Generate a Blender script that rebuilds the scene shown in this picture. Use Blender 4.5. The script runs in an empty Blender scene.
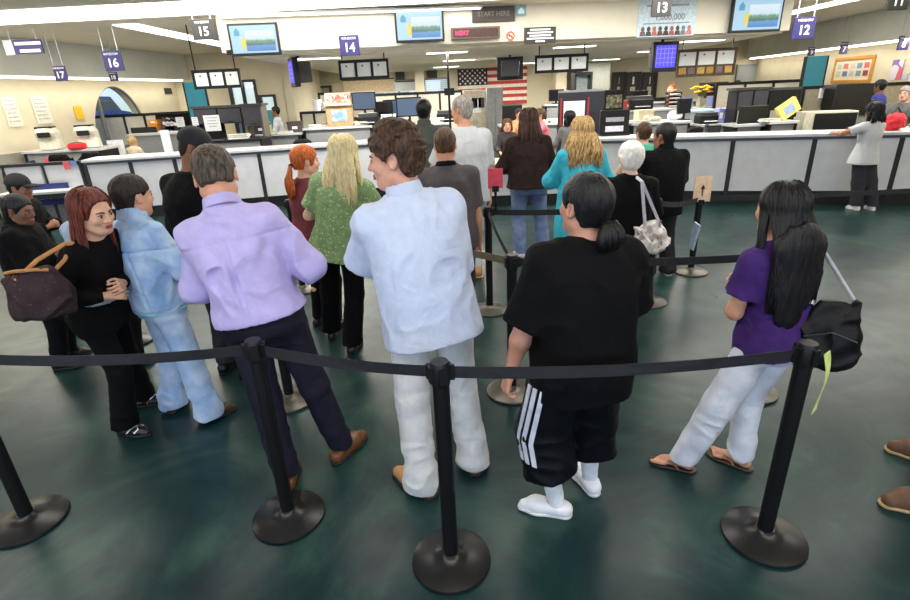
import bpy, math, random
import numpy as np
from mathutils import Vector, Matrix

PI = math.pi
SC = bpy.context.scene
COL = SC.collection

# ------------------------------------------------------------------ camera
F_PX, PITCH, ROLL, CAM_H = 521.0, 0.382, -0.046, 1.97
_fw = Vector((0, math.cos(PITCH), -math.sin(PITCH)))
_rt = Vector((1, 0, 0))
_up = _rt.cross(_fw)
RIGHT = _rt * math.cos(ROLL) + _up * math.sin(ROLL)
UP = -_rt * math.sin(ROLL) + _up * math.cos(ROLL)
FWD = _fw
cam_data = bpy.data.cameras.new('camera')
cam_data.sensor_width = 36.0
cam_data.lens = 36.0 * F_PX / 910.0
cam_data.clip_end = 200
cam = bpy.data.objects.new('camera', cam_data)
COL.objects.link(cam)
cam.matrix_world = Matrix(((RIGHT.x, UP.x, -FWD.x, 0), (RIGHT.y, UP.y, -FWD.y, 0), (RIGHT.z, UP.z, -FWD.z, CAM_H), (0, 0, 0, 1)))
SC.camera = cam

# ------------------------------------------------------------------ world, exposure, daylight
SC.view_settings.view_transform = 'Standard'
SC.view_settings.look = 'None'
SC.view_settings.gamma = 1.0
SC.view_settings.exposure = 0.0
SC.view_settings.use_curve_mapping = False
world = bpy.data.worlds.new('sky')
SC.world = world
world.use_nodes = True
_bg = world.node_tree.nodes['Background']
_sky = world.node_tree.nodes.new('ShaderNodeTexSky')
_sky.sky_type = 'HOSEK_WILKIE'
_sky.sun_direction = (0.3, -0.6, 0.6)
_sky.turbidity = 3.0
world.node_tree.links.new(_sky.outputs[0], _bg.inputs[0])
_bg.inputs[1].default_value = 4.5


def area_light(name, loc, size, energy, color, rot):
    l = bpy.data.lights.new(name, 'AREA')
    l.shape = 'RECTANGLE'
    l.size, l.size_y = size
    l.energy = energy
    l.color = color
    o = bpy.data.objects.new(name, l)
    o.location = loc
    o.rotation_euler = rot
    COL.objects.link(o)
    return o


# daylight through the big front windows behind the photographer
for wx in (-6.6, -2.2, 2.2):
    area_light('window_daylight', (wx, -2.85, 1.75), (3.6, 2.1), 72, (0.66, 0.78, 1.0), (PI / 2, 0, 0))


# ------------------------------------------------------------------ pixel helper: a point of the place seen at a pixel
def ray(px, py):
    return (RIGHT * ((px - 455) / F_PX) + UP * ((300 - py) / F_PX) + FWD)


def at(px, py, Y):
    d = ray(px, py)
    t = Y / d.y
    return Vector((t * d.x, Y, CAM_H + t * d.z))


def on_z(px, py, z):
    d = ray(px, py)
    t = (z - CAM_H) / d.z
    return Vector((t * d.x, t * d.y, z))


# ------------------------------------------------------------------ tagging
def tag(o, label=None, cat=None, group=None, kind=None):
    if label:
        o['label'] = label
    if cat:
        o['category'] = cat
    if group:
        o['group'] = group
    if kind:
        o['kind'] = kind
    return o


def thing(name, label, cat, loc=(0, 0, 0), rz=0.0, group=None):
    o = bpy.data.objects.new(name, None)
    o.empty_display_size = 0.1
    COL.objects.link(o)
    o.location = loc
    o.rotation_euler = (0, 0, rz)
    return tag(o, label, cat, group)


# ------------------------------------------------------------------ materials
MATS = {}


def srgb(r, g, b):
    f = lambda c: (c / 255 / 12.92) if c / 255 <= 0.04045 else ((c / 255 + 0.055) / 1.055) ** 2.4
    return (f(r), f(g), f(b))


def mat(name, rgb, rough=0.6, metal=0.0, var=0.12, scale=20.0, bump=0.0, bscale=60.0, emit=None, emit_s=0.0, rgb2=None, stretch=None, spec=0.5, detail=4.0):
    """principled material whose colour is mottled by a noise texture"""
    if name in MATS:
        return MATS[name]
    m = bpy.data.materials.new(name)
    m.use_nodes = True
    nt = m.node_tree
    n = nt.nodes
    p = n['Principled BSDF']
    c = srgb(*rgb)
    c2 = srgb(*rgb2) if rgb2 else tuple(min(1, x * (1 + var)) for x in c)
    c1 = c if rgb2 else tuple(x * (1 - var) for x in c)
    tc = n.new('ShaderNodeTexCoord')
    vec = tc.outputs['Object']
    if stretch:
        mp = n.new('ShaderNodeMapping')
        mp.inputs['Scale'].default_value = stretch
        nt.links.new(vec, mp.inputs[0])
        vec = mp.outputs[0]
    nz = n.new('ShaderNodeTexNoise')
    nz.inputs['Scale'].default_value = scale
    nz.inputs['Detail'].default_value = detail
    nt.links.new(vec, nz.inputs['Vector'])
    rp = n.new('ShaderNodeValToRGB')
    rp.color_ramp.elements[0].position = 0.35
    rp.color_ramp.elements[1].position = 0.65
    rp.color_ramp.elements[0].color = (*c1, 1)
    rp.color_ramp.elements[1].color = (*c2, 1)
    nt.links.new(nz.outputs[0], rp.inputs[0])
    nt.links.new(rp.outputs[0], p.inputs['Base Color'])
    p.inputs['Roughness'].default_value = rough
    p.inputs['Metallic'].default_value = metal
    p.inputs['Specular IOR Level'].default_value = spec
    if bump:
        bz = n.new('ShaderNodeTexNoise')
        bz.inputs['Scale'].default_value = bscale
        bz.inputs['Detail'].default_value = 3
        nt.links.new(vec, bz.inputs['Vector'])
        bp = n.new('ShaderNodeBump')
        bp.inputs['Strength'].default_value = bump
        bp.inputs['Distance'].default_value = 0.01
        nt.links.new(bz.outputs[0], bp.inputs['Height'])
        nt.links.new(bp.outputs[0], p.inputs['Normal'])
    if bump >= .15 and bscale >= 160:          # soft cloth folds
        fz = n.new('ShaderNodeTexNoise')
        fz.inputs['Scale'].default_value = 6
        fz.inputs['Detail'].default_value = 3
        fz.inputs['Distortion'].default_value = 1.6
        nt.links.new(vec, fz.inputs['Vector'])
        fb = n.new('ShaderNodeBump')
        fb.inputs['Strength'].default_value = 0.28
        fb.inputs['Distance'].default_value = 0.045
        nt.links.new(fz.outputs[0], fb.inputs['Height'])
        nt.links.new(bp.outputs[0], fb.inputs['Normal'])
        nt.links.new(fb.outputs[0], p.inputs['Normal'])
    if emit:
        p.inputs['Emission Color'].default_value = (*srgb(*emit), 1)
        p.inputs['Emission Strength'].default_value = emit_s
    MATS[name] = m
    return m


def spots(name, base, colors, scale=30.0, rough=0.7, thr=0.45):
    """fabric with scattered printed spots (voronoi cells)"""
    if name in MATS:
        return MATS[name]
    m = mat(name, base, rough, var=0.15, bump=0.2, bscale=200)
    nt = m.node_tree
    n = nt.nodes
    p = n['Principled BSDF']
    tc = n.new('ShaderNodeTexCoord')
    v = n.new('ShaderNodeTexVoronoi')
    v.inputs['Scale'].default_value = scale
    nt.links.new(tc.outputs['Object'], v.inputs['Vector'])
    sep = n.new('ShaderNodeSeparateColor')
    nt.links.new(v.outputs['Color'], sep.inputs[0])
    rp = n.new('ShaderNodeValToRGB')
    rp.color_ramp.interpolation = 'CONSTANT'
    els = rp.color_ramp.elements
    els[0].position = 0
    els[0].color = (*srgb(*colors[0]), 1)
    els[1].position = 1.0 / len(colors)
    els[1].color = (*srgb(*colors[1 % len(colors)]), 1)
    for i in range(2, len(colors)):
        e = els.new(i / len(colors))
        e.color = (*srgb(*colors[i]), 1)
    nt.links.new(sep.outputs[0], rp.inputs[0])
    lt = n.new('ShaderNodeMath')
    lt.operation = 'LESS_THAN'
    lt.inputs[1].default_value = thr
    nt.links.new(v.outputs['Distance'], lt.inputs[0])
    mx = n.new('ShaderNodeMix')
    mx.data_type = 'RGBA'
    src = p.inputs['Base Color'].links[0].from_socket
    nt.links.new(lt.outputs[0], mx.inputs[0])
    nt.links.new(src, mx.inputs[6])
    nt.links.new(rp.outputs[0], mx.inputs[7])
    nt.links.new(mx.outputs[2], p.inputs['Base Color'])
    return m


def glow(name, rgb, s):
    return mat(name, tuple(c * .3 for c in rgb), 0.5, var=0.0, emit=rgb, emit_s=s)


# ------------------------------------------------------------------ mesh builder
class MB:
    def __init__(s):
        s.v, s.f = [], []

    def add(s, vs, fs):
        o = len(s.v)
        s.v += [tuple(v) for v in vs]
        s.f += [tuple(i + o for i in f) for f in fs]
        return s

    def box(s, x0, x1, y0, y1, z0, z1):
        v = [(x, y, z) for x in (x0, x1) for y in (y0, y1) for z in (z0, z1)]
        return s.add(v, [(0, 1, 3, 2), (4, 6, 7, 5), (0, 4, 5, 1), (2, 3, 7, 6), (0, 2, 6, 4), (1, 5, 7, 3)])

    def cbox(s, c, sz, R=None):
        hx, hy, hz = [k / 2 for k in sz]
        v = [Vector((x, y, z)) for x in (-hx, hx) for y in (-hy, hy) for z in (-hz, hz)]
        if R is not None:
            v = [R @ q for q in v]
        v = [q + Vector(c) for q in v]
        return s.add(v, [(0, 1, 3, 2), (4, 6, 7, 5), (0, 4, 5, 1), (2, 3, 7, 6), (0, 2, 6, 4), (1, 5, 7, 3)])

    def bar(s, a, b, w, t):
        """rectangular bar from a to b, width w (horizontal), thickness t (vertical-ish)"""
        a, b = Vector(a), Vector(b)
        d = (b - a)
        L = d.length
        d.normalize()
        u = Vector((0, 0, 1)) if abs(d.z) < 0.95 else Vector((0, 1, 0))
        x = d.cross(u).normalized()
        y = x.cross(d)
        R = Matrix((x, d, y)).transposed()
        return s.cbox((a + b) / 2, (w, L, t), R)

    def prism(s, poly, y0, y1, axis='y'):
        n = len(poly)
        v = []
        for q in (y0, y1):
            for (a, b) in poly:
                v.append((a, q, b) if axis == 'y' else ((a, b, q) if axis == 'z' else (q, a, b)))
        f = [tuple(range(n))[::-1], tuple(range(n, 2 * n))]
        f += [(i, (i + 1) % n, n + (i + 1) % n, n + i) for i in range(n)]
        return s.add(v, f)

    def tube(s, pts, r, seg=8, flat=1.0, cap=True):
        pts = [Vector(p) for p in pts]
        n = len(pts)
        if not hasattr(r, '__len__'):
            r = [r] * n
        vs, fs = [], []
        pu = None
        for i, p in enumerate(pts):
            d = (pts[min(i + 1, n - 1)] - pts[max(i - 1, 0)])
            if d.length < 1e-9:
                d = Vector((0, 0, 1))
            d.normalize()
            if pu is None:
                pu = d.orthogonal().normalized()
            pu = (pu - d * pu.dot(d))
            if pu.length < 1e-6:
                pu = d.orthogonal()
            pu.normalize()
            w = d.cross(pu)
            for k in range(seg):
                a = 2 * PI * k / seg
                vs.append(p + (pu * math.cos(a) * flat + w * math.sin(a)) * r[i])
        for i in range(n - 1):
            for k in range(seg):
                fs.append((i * seg + k, i * seg + (k + 1) % seg, (i + 1) * seg + (k + 1) % seg, (i + 1) * seg + k))
        if cap:
            fs.append(tuple(range(seg))[::-1])
            fs.append(tuple((n - 1) * seg + k for k in range(seg)))
        return s.add(vs, fs)

    def lathe(s, prof, c=(0, 0, 0), seg=32):
        vs, fs = [], []
        for (r, z) in prof:
            for k in range(seg):
                a = 2 * PI * k / seg
                vs.append((c[0] + r * math.cos(a), c[1] + r * math.sin(a), c[2] + z))
        n = len(prof)
        for i in range(n - 1):
            for k in range(seg):
                fs.append((i * seg + k, i * seg + (k + 1) % seg, (i + 1) * seg + (k + 1) % seg, (i + 1) * seg + k))
        fs.append(tuple(range(seg))[::-1])
        fs.append(tuple((n - 1) * seg + k for k in range(seg)))
        return s.add(vs, fs)

    def ball(s, c, r, seg=12, rings=8, R=None):
        rr = r if hasattr(r, '__len__') else (r, r, r)
        vs, fs = [], []
        for i in range(rings + 1):
            th = PI * i / rings
            for k in range(seg):
                a = 2 * PI * k / seg
                q = Vector((rr[0] * math.sin(th) * math.cos(a), rr[1] * math.sin(th) * math.sin(a), rr[2] * math.cos(th)))
                if R is not None:
                    q = R @ q
                vs.append(q + Vector(c))
        for i in range(rings):
            for k in range(seg):
                fs.append((i * seg + k, (i + 1) * seg + k, (i + 1) * seg + (k + 1) % seg, i * seg + (k + 1) % seg))
        return s.add(vs, fs)

    def sheet(s, grid, th=0.004):
        """grid: rows of points -> a thin closed slab"""
        R, C = len(grid), len(grid[0])
        P = [[Vector(p) for p in row] for row in grid]
        vs, back = [], []
        for i in range(R):
            for j in range(C):
                a = P[min(i + 1, R - 1)][j] - P[max(i - 1, 0)][j]
                b = P[i][min(j + 1, C - 1)] - P[i][max(j - 1, 0)]
                n = a.cross(b)
                n = n.normalized() if n.length > 1e-9 else Vector((0, 1, 0))
                vs.append(P[i][j] + n * th / 2)
                back.append(P[i][j] - n * th / 2)
        N = R * C
        fs = []
        for i in range(R - 1):
            for j in range(C - 1):
                a, b, c, d = i * C + j, i * C + j + 1, (i + 1) * C + j + 1, (i + 1) * C + j
                fs.append((a, d, c, b))
                fs.append((N + a, N + b, N + c, N + d))
        rim = [j for j in range(C)] + [i * C + C - 1 for i in range(1, R)] + [(R - 1) * C + j for j in range(C - 2, -1, -1)] + [i * C for i in range(R - 2, 0, -1)]
        for k in range(len(rim)):
            a, b = rim[k], rim[(k + 1) % len(rim)]
            fs.append((a, b, N + b, N + a))
        return s.add(vs + back, fs)

    def build(s, name, m, parent=None, smooth=False, bevel=0.0, angle=40):
        me = bpy.data.meshes.new(name)
        me.from_pydata(s.v, [], s.f)
        me.update()
        o = bpy.data.objects.new(name, me)
        COL.objects.link(o)
        me.materials.append(m)
        if smooth:
            me.polygons.foreach_set('use_smooth', [True] * len(me.polygons))
            me.set_sharp_from_angle(angle=math.radians(angle))
        if bevel:
            b = o.modifiers.new('bevel', 'BEVEL')
            b.width = bevel
            b.segments = 2
            b.limit_method = 'ANGLE'
            b.harden_normals = False
        if parent is not None:
            o.parent = parent
        return o


def struct(o, label):
    o['kind'] = 'structure'
    o['label'] = label
    return o


def text_mesh(name, txt, size, m, parent, loc, rot=(PI / 2, 0, 0), depth=0.003, align='CENTER', bold=0.0):
    cu = bpy.data.curves.new(name, 'FONT')
    cu.body = txt
    cu.size = size
    cu.extrude = depth
    cu.offset = bold
    cu.align_x = align
    cu.align_y = 'CENTER'
    cu.resolution_u = 3
    o = bpy.data.objects.new(name + '_src', cu)
    COL.objects.link(o)
    dg = bpy.context.evaluated_depsgraph_get()
    me = bpy.data.meshes.new_from_object(o.evaluated_get(dg))
    bpy.data.objects.remove(o)
    bpy.data.curves.remove(cu)
    me.name = name
    me.materials.clear()
    me.materials.append(m)
    r = bpy.data.objects.new(name, me)
    COL.objects.link(r)
    r.location = loc
    r.rotation_euler = rot
    r.parent = parent
    return r


# common materials
BLACKM = mat('black powder coat', (15, 15, 18), 0.45, var=0.1, spec=.3)
BLACKP = mat('black plastic', (20, 20, 22), 0.4, var=0.15, spec=.35)
DARKGREY = mat('dark grey plastic', (58, 58, 62), 0.5)
WHITEP = mat('white laminate', (205, 207, 214), 0.45, var=0.04, scale=6)
TOPM = mat('pale counter laminate', (196, 198, 200), 0.35, var=0.05, scale=12)
TRIM = mat('dark counter trim', (32, 31, 38), 0.5)
BEIGE = mat('beige partition cloth', (196, 190, 172), 0.9, var=0.06, bump=0.15, bscale=150)
GREYM = mat('grey painted metal', (140, 142, 144), 0.45, var=0.05)
PAPER = mat('white paper', (236, 238, 240), 0.8, var=0.02)
CREAM = mat('cream plastic', (205, 200, 180), 0.5)
NAVY = mat('navy sign face', (44, 40, 100), 0.5, var=0.08)
CHAR = mat('charcoal sign face', (44, 42, 42), 0.5)
LETTER = mat('white lettering', (240, 240, 244), 0.6, var=0.0, emit=(240, 240, 244), emit_s=0.0)
# ================================================================== ROOM
def floor_mat():
    m = bpy.data.materials.new('mottled teal floor coating')
    m.use_nodes = True
    nt = m.node_tree
    n = nt.nodes
    p = n['Principled BSDF']
    tc = n.new('ShaderNodeTexCoord')
    n1 = n.new('ShaderNodeTexNoise')
    n1.inputs['Scale'].default_value = 1.1
    n1.inputs['Detail'].default_value = 8
    n1.inputs['Roughness'].default_value = 0.65
    n1.inputs['Distortion'].default_value = 1.8
    nt.links.new(tc.outputs['Object'], n1.inputs['Vector'])
    r = n.new('ShaderNodeValToRGB')
    e = r.color_ramp.elements
    e[0].position, e[0].color = 0.32, (*srgb(10, 30, 36), 1)
    e[1].position, e[1].color = 0.73, (*srgb(50, 78, 68), 1)
    k = e.new(0.5)
    k.color = (*srgb(21, 48, 49), 1)
    nt.links.new(n1.outputs[0], r.inputs[0])
    nt.links.new(r.outputs[0], p.inputs['Base Color'])
    n2 = n.new('ShaderNodeTexNoise')
    n2.inputs['Scale'].default_value = 5
    n2.inputs['Detail'].default_value = 5
    nt.links.new(tc.outputs['Object'], n2.inputs['Vector'])
    mr = n.new('ShaderNodeMapRange')
    mr.inputs[3].default_value = 0.22
    mr.inputs[4].default_value = 0.42
    nt.links.new(n2.outputs[0], mr.inputs[0])
    nt.links.new(mr.outputs[0], p.inputs['Roughness'])
    p.inputs['Specular IOR Level'].default_value = 0.32
    b = n.new('ShaderNodeBump')
    b.inputs['Strength'].default_value = 0.08
    b.inputs['Distance'].default_value = 0.01
    nt.links.new(n2.outputs[0], b.inputs['Height'])
    nt.links.new(b.outputs[0], p.inputs['Normal'])
    return m


WALLM = mat('cream wall paint', (214, 204, 178), 0.85, var=0.03, scale=3)
WALLG = mat('grey wainscot paint', (150, 148, 136), 0.85, var=0.04, scale=3)
CEILM = mat('pale ceiling plaster', (236, 227, 208), 0.9, var=0.03, scale=2)
BULKM = mat('grey bulkhead paint', (222, 223, 215), 0.85, var=0.04, scale=2)
SOFM = mat('off white soffit paint', (226, 220, 204), 0.8, var=0.03, scale=3)
DARKF = mat('dark metal frame', (40, 38, 38), 0.45)
GLASS = bpy.data.materials.new('window glass')
GLASS.use_nodes = True
_n = GLASS.node_tree
_t = _n.nodes.new('ShaderNodeBsdfTransparent')
_g = _n.nodes.new('ShaderNodeBsdfGlossy')
_g.inputs['Roughness'].default_value = 0.02
_mx = _n.nodes.new('ShaderNodeMixShader')
_mx.inputs[0].default_value = 0.08
_n.links.new(_t.outputs[0], _mx.inputs[1])
_n.links.new(_g.outputs[0], _mx.inputs[2])
_n.links.new(_mx.outputs[0], _n.nodes['Material Output'].inputs[0])

CZ = 3.32            # main ceiling
LZ = 2.74           # low ceiling over the office
YB = 21.5           # back wall
FY = -3.0           # front wall
YB2 = 17.4          # nearer back wall at the far left
XN = at(285, 95, YB2).x


def LX(y):          # left wall line
    return -9.05 + (y - 11.7) * 0.14


def RX(y):          # right wall line
    return 10.95 + (y - 13.5) * 0.115


struct(MB().prism([(LX(FY - .2) - .2, FY - .2), (RX(FY - .2) + .2, FY - .2), (RX(YB + .3) + .2, YB + .3), (XN, YB + .3), (XN, YB2 + .3), (LX(YB2 + .3) - .2, YB2 + .3)], -0.12, 0, 'z').build('floor', floor_mat()), 'dark teal mottled glossy floor')
struct(MB().prism([(LX(FY - .2) - .24, FY - .2), (RX(FY - .2) + .24, FY - .2), (RX(YB + .3) + .24, YB + .3), (XN - .02, YB + .3), (XN - .02, YB2 + .3), (LX(YB2 + .3) - .24, YB2 + .3)], CZ, CZ + .15, 'z').build('ceiling', CEILM), 'pale ceiling high over the queue hall')


def slab(poly, z0, z1):
    return MB().prism(poly, z0, z1, 'z')


# left wall with the half-round window hole: built as two storeys of blocks round the hole
def wall_pt(side, px):
    """where the sight line of a pixel column (near the horizon) meets a side wall"""
    d = ray(px, 95)
    fx = LX if side == 'L' else RX
    t = 1.0
    lo, hi = 0.5, 60.0
    for _ in range(60):
        t = (lo + hi) / 2
        out = (d.x * t < fx(d.y * t)) if side == 'L' else (d.x * t > fx(d.y * t))
        if out:
            hi = t
        else:
            lo = t
    return Vector((fx(d.y * t), d.y * t, 0))


AY0, AY1 = wall_pt('L', 84).y, wall_pt('L', 141).y
AR = (AY1 - AY0) / 2
AZ = 0.95                       # sill of the arched window
AC = (AY0 + AY1) / 2
AH = 1.5


def arch(t):                    # half ellipse point
    return AC - AR * math.cos(t), AZ + AH * math.sin(t)


wl = MB()
ts = [PI * i / 24 for i in range(25)]
T = 0.25
WTOP = 2.6


def lwall_prism(mb, poly, th=T):   # poly in (y, z) on the wall line
    n = len(poly)
    v = [(LX(y), y, z) for (y, z) in poly] + [(LX(y) - th, y, z) for (y, z) in poly]
    f = [tuple(range(n)), tuple(range(n, 2 * n))[::-1]] + [(i, n + i, n + (i + 1) % n, (i + 1) % n) for i in range(n)]
    mb.add(v, f)


lwall_prism(wl, [(FY, 0), (AY0, 0), (AY0, CZ), (FY, CZ)])
lwall_prism(wl, [(AY1, 0), (YB2 + .3, 0), (YB2 + .3, CZ), (AY1, CZ)])
lwall_prism(wl, [(AY0, 0), (AY1, 0), (AY1, AZ), (AY0, AZ)])
for i in range(24):
    (y0, z0), (y1, z1) = arch(ts[i]), arch(ts[i + 1])
    lwall_prism(wl, [(y0, z0), (y1, z1), (y1, CZ), (y0, CZ)])
struct(wl.build('wall_left', WALLM), 'cream left wall with a half round window')
wg = MB()
lwall_prism(wg, [(FY, 0), (AY0 - 0.3, 0), (AY0 - 0.3, 1.15), (FY, 1.15)], -0.02)
struct(wg.build('trim_1', WALLG), 'grey painted lower part of the left wall')
w1 = thing('window_1', 'half round window in the left wall', None, (LX(AC), AC, AZ))
w1['kind'] = 'structure'
fr = MB()
fr.tube([(LX(arch(t)[0]) - LX(AC) - 0.05, arch(t)[0] - AC, arch(t)[1] - AZ) for t in ts], 0.035, 6)
fr.bar((LX(AC - AR) - LX(AC) - .05, -AR, 0), (LX(AC + AR) - LX(AC) - .05, AR, 0), 0.1, 0.08)
for f_ in (-0.55,):
    zt = AH * math.sqrt(1 - f_ * f_)
    fr.bar((LX(AC + f_ * AR) - LX(AC) - .05, f_ * AR, 0), (LX(AC + f_ * AR) - LX(AC) - .05, f_ * AR, zt), 0.07, 0.07)
fr.build('window_frame', mat('grey window frame', (110, 112, 112), .5), w1)
gl = MB()
gp = [(arch(t)[0], arch(t)[1]) for t in ts]
n_ = len(gp)
gl.add([(LX(y) - LX(AC) - 0.06, y - AC, z - AZ) for y, z in gp], [tuple(range(n_))])
gl.build('glass', GLASS, w1)

# right wall
struct(slab([(RX(FY), FY), (RX(YB), YB), (RX(YB) + 0.25, YB), (RX(FY) + 0.25, FY)], 0, CZ).build('wall_right', WALLM), 'cream right wall')
# bulkheads along both side walls
struct(slab([(LX(FY), FY), (LX(YB2), YB2), (LX(YB2) + 0.45, YB2), (LX(FY) + 0.45, FY)], 2.62, CZ).build('trim_2', BULKM), 'grey bulkhead along the top of the left wall')
struct(slab([(RX(YB), YB), (RX(FY), FY), (RX(FY) - 0.45, FY), (RX(YB) - 0.45, YB)], 2.62, CZ).build('trim_3', BULKM), 'grey bulkhead along the top of the right wall')
# front wall with window openings behind the photographer
fwm = MB()
xs = [-14, -8.4, -4.8, -4.0, -0.4, 0.4, 4.0, 16]
fwm.box(LX(FY) - .2, RX(FY) + .2, FY - 0.2, FY, 0, 0.7).box(LX(FY) - .2, RX(FY) + .2, FY - 0.2, FY, 2.8, CZ)
for a, b in ((LX(FY) - .2, -8.4), (-4.8, -4.0), (-0.4, 0.4), (4.0, RX(FY) + .2)):
    fwm.box(a, b, FY - 0.2, FY, 0.7, 2.8)
struct(fwm.build('wall_front', WALLM), 'front wall behind the photographer')
for i, (a, b) in enumerate(((-8.4, -4.8), (-4.0, -0.4), (0.4, 4.0))):
    w = MB().box(a, b, FY - 0.12, FY - 0.1, 0.7, 2.8).build('window_%d' % (i + 5), GLASS)
    struct(w, 'large front window behind the photographer')

# soffit = low ceiling of the office, its long front face carries the screens
S0, S1 = Vector((-3.80, 9.95, 0)), Vector((6.42, 10.72, 0))
SN = Vector((S1.y - S0.y, -(S1.x - S0.x), 0)).normalized()    # points to the queue
SD = (S1 - S0).normalized()
struct(slab([(S0.x, S0.y), (S1.x, S1.y), (S1.x, YB), (S0.x, YB)], LZ, CZ).build('trim_4', SOFM), 'off white soffit over the office with the screens on its face')
SOFF_ANG = math.atan2(SD.y, SD.x)
struct(MB().box(S0.x + 0.02, S1.x - 0.02, 10.9, YB, LZ - 0.03, LZ).build('trim_5', CEILM), 'low pale ceiling over the office')

# back wall with window and door openings
bk = MB()
ops = []      # (x0, x1, z0, z1)


def brect(px0, py0, px1, py1, Y):
    c = at((px0 + px1) / 2, (py0 + py1) / 2, Y)
    a, b = at(px0, (py0 + py1) / 2, Y), at(px1, (py0 + py1) / 2, Y)
    u, l = at((px0 + px1) / 2, py0, Y), at((px0 + px1) / 2, py1, Y)
    return a.x, b.x, l.z, u.z


wA = brect(229, 74, 257, 106, YB2)
wA = (wA[0], wA[1], 0.9, 2.55)
dA = brect(260, 88, 277, 120, YB2)
dA = (dA[0], dA[1], 0.0, 2.1)
wC = brect(372, 66, 449, 92, YB)
wC = (wC[0], wC[1], 1.25, 2.45)
bl = MB()
xc = LX(YB2) - .2
for (a, b, z0, z1) in (wA, dA):
    bl.box(xc, a, YB2, YB2 + .3, 0, CZ)
    if z0 > 0:
        bl.box(a, b, YB2, YB2 + .3, 0, z0)
    bl.box(a, b, YB2, YB2 + .3, z1, CZ)
    xc = b
bl.box(xc, XN, YB2, YB2 + .3, 0, CZ).box(XN - .02, XN + .25, YB2, YB, 0, CZ)
struct(bl.build('wall_back_left', WALLM), 'cream back wall with the glazed door at the far left')
ops = [wC]
xcur = XN - .02
for (a, b, z0, z1) in ops:
    bk.box(xcur, a, YB, YB + 0.3, 0, CZ)
    if z0 > 0:
        bk.box(a, b, YB, YB + 0.3, 0, z0)
    bk.box(a, b, YB, YB + 0.3, z1, CZ)
    xcur = b
bk.box(xcur, RX(YB) + .2, YB, YB + 0.3, 0, CZ)
struct(bk.build('wall_back', WALLM), 'cream back wall of the office')


def window_unit(name, r, nv, label, Y=YB, m=DARKF, blinds=False):
    x0, x1, z0, z1 = r
    cx = (x0 + x1) / 2
    w = thing(name, label, None, (cx, Y, z0))
    w['kind'] = 'structure'
    f = MB()
    hw = (x1 - x0) / 2
    h = z1 - z0
    f.box(-hw, hw, -0.06, 0.06, 0, 0.07).box(-hw, hw, -0.06, 0.06, h - 0.07, h)
    for i in range(nv + 1):
        x = -hw + 0.04 + (2 * hw - 0.08) * i / nv
        f.box(x - 0.04, x + 0.04, -0.06, 0.06, 0.07, h - 0.07)
    f.build('window_frame', m, w)
    MB().box(-hw + 0.02, hw - 0.02, 0.07, 0.08, 0.05, h - 0.05).build('glass', GLASS, w)
    if blinds:
        b = MB()
        k = 0.09
        z = 0.1
        while z < h - 0.1:
            b.cbox((0, 0.14, z), (2 * hw - 0.12, 0.05, 0.006), Matrix.Rotation(0.5, 3, 'X'))
            z += 0.07
        b.build('blinds', WHITEP, w)
    return w


window_unit('window_2', wA, 2, 'tall bright window at the left end of the back wall', Y=YB2)
dw = window_unit('door_1', dA, 1, 'glazed door beside the tall bright window', Y=YB2)
MB().box(-0.16, 0.2, -0.09, -0.07, 1.25, 1.65).build('notice', mat('teal notice', (60, 150, 160), 0.6), dw)
window_unit('window_3', wC, 3, 'wide window with pale blinds left of the flag', blinds=True, m=GREYM)

# inner doors and glazed partitions at the back: leaf, frame and handle in front of the wall face
DOORG = mat('grey door paint', (158, 164, 168), 0.6, var=0.03)


def flat_door(name, px0, px1, ptop, label, Y=YB - 0.06, m=DOORG, glassy=False):
    a, b = at(px0, 95, Y), at(px1, 95, Y)
    h = min(2.35, at((px0 + px1) / 2, ptop, Y).z)
    hw = (b.x - a.x) / 2
    d = thing(name, label, None, ((a.x + b.x) / 2, Y, 0))
    d['kind'] = 'structure'
    f = MB().box(-hw - 0.07, -hw, -0.04, 0.06, 0, h + 0.07).box(hw, hw + 0.07, -0.04, 0.06, 0, h + 0.07).box(-hw, hw, -0.04, 0.06, h, h + 0.07)
    f.build('door_frame', DARKF if glassy else GREYM, d)
    MB().box(-hw, hw, 0.0, 0.05, 0, h).build('door_leaf', m, d)
    MB().box(hw - 0.14, hw - 0.1, -0.06, 0.0, 0.98, 1.12).build('door_handle', GREYM, d)
    if glassy:
        g = MB().box(-hw + 0.14, hw - 0.14, -0.015, 0.0, 0.25, h - 0.45)
        g.build('pane', mat('milky door glass', (196, 190, 168), 0.3), d)
        MB().box(-hw + 0.2, hw - 0.2, -0.03, -0.015, h - 0.36, h - 0.1).build('notice', PAPER, d)
    return d


flat_door('door_2', 287, 303, 88, 'grey door left of the dark framed inner window')
flat_door('door_3', 735, 757, 55, 'grey door right of the framed price board')
flat_door('door_4', 778, 802, 60, 'grey door at the right end of the back wall')
DK = mat('dark door leaf', (50, 48, 46), 0.5)
for i, (a, b) in enumerate(((613, 623), (626, 638), (643, 654))):
    flat_door('door_%d' % (i + 5), a, b, 74, ['first', 'second', 'third'][i] + ' dark framed glazed door behind the printers', m=DK, glassy=True)

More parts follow.
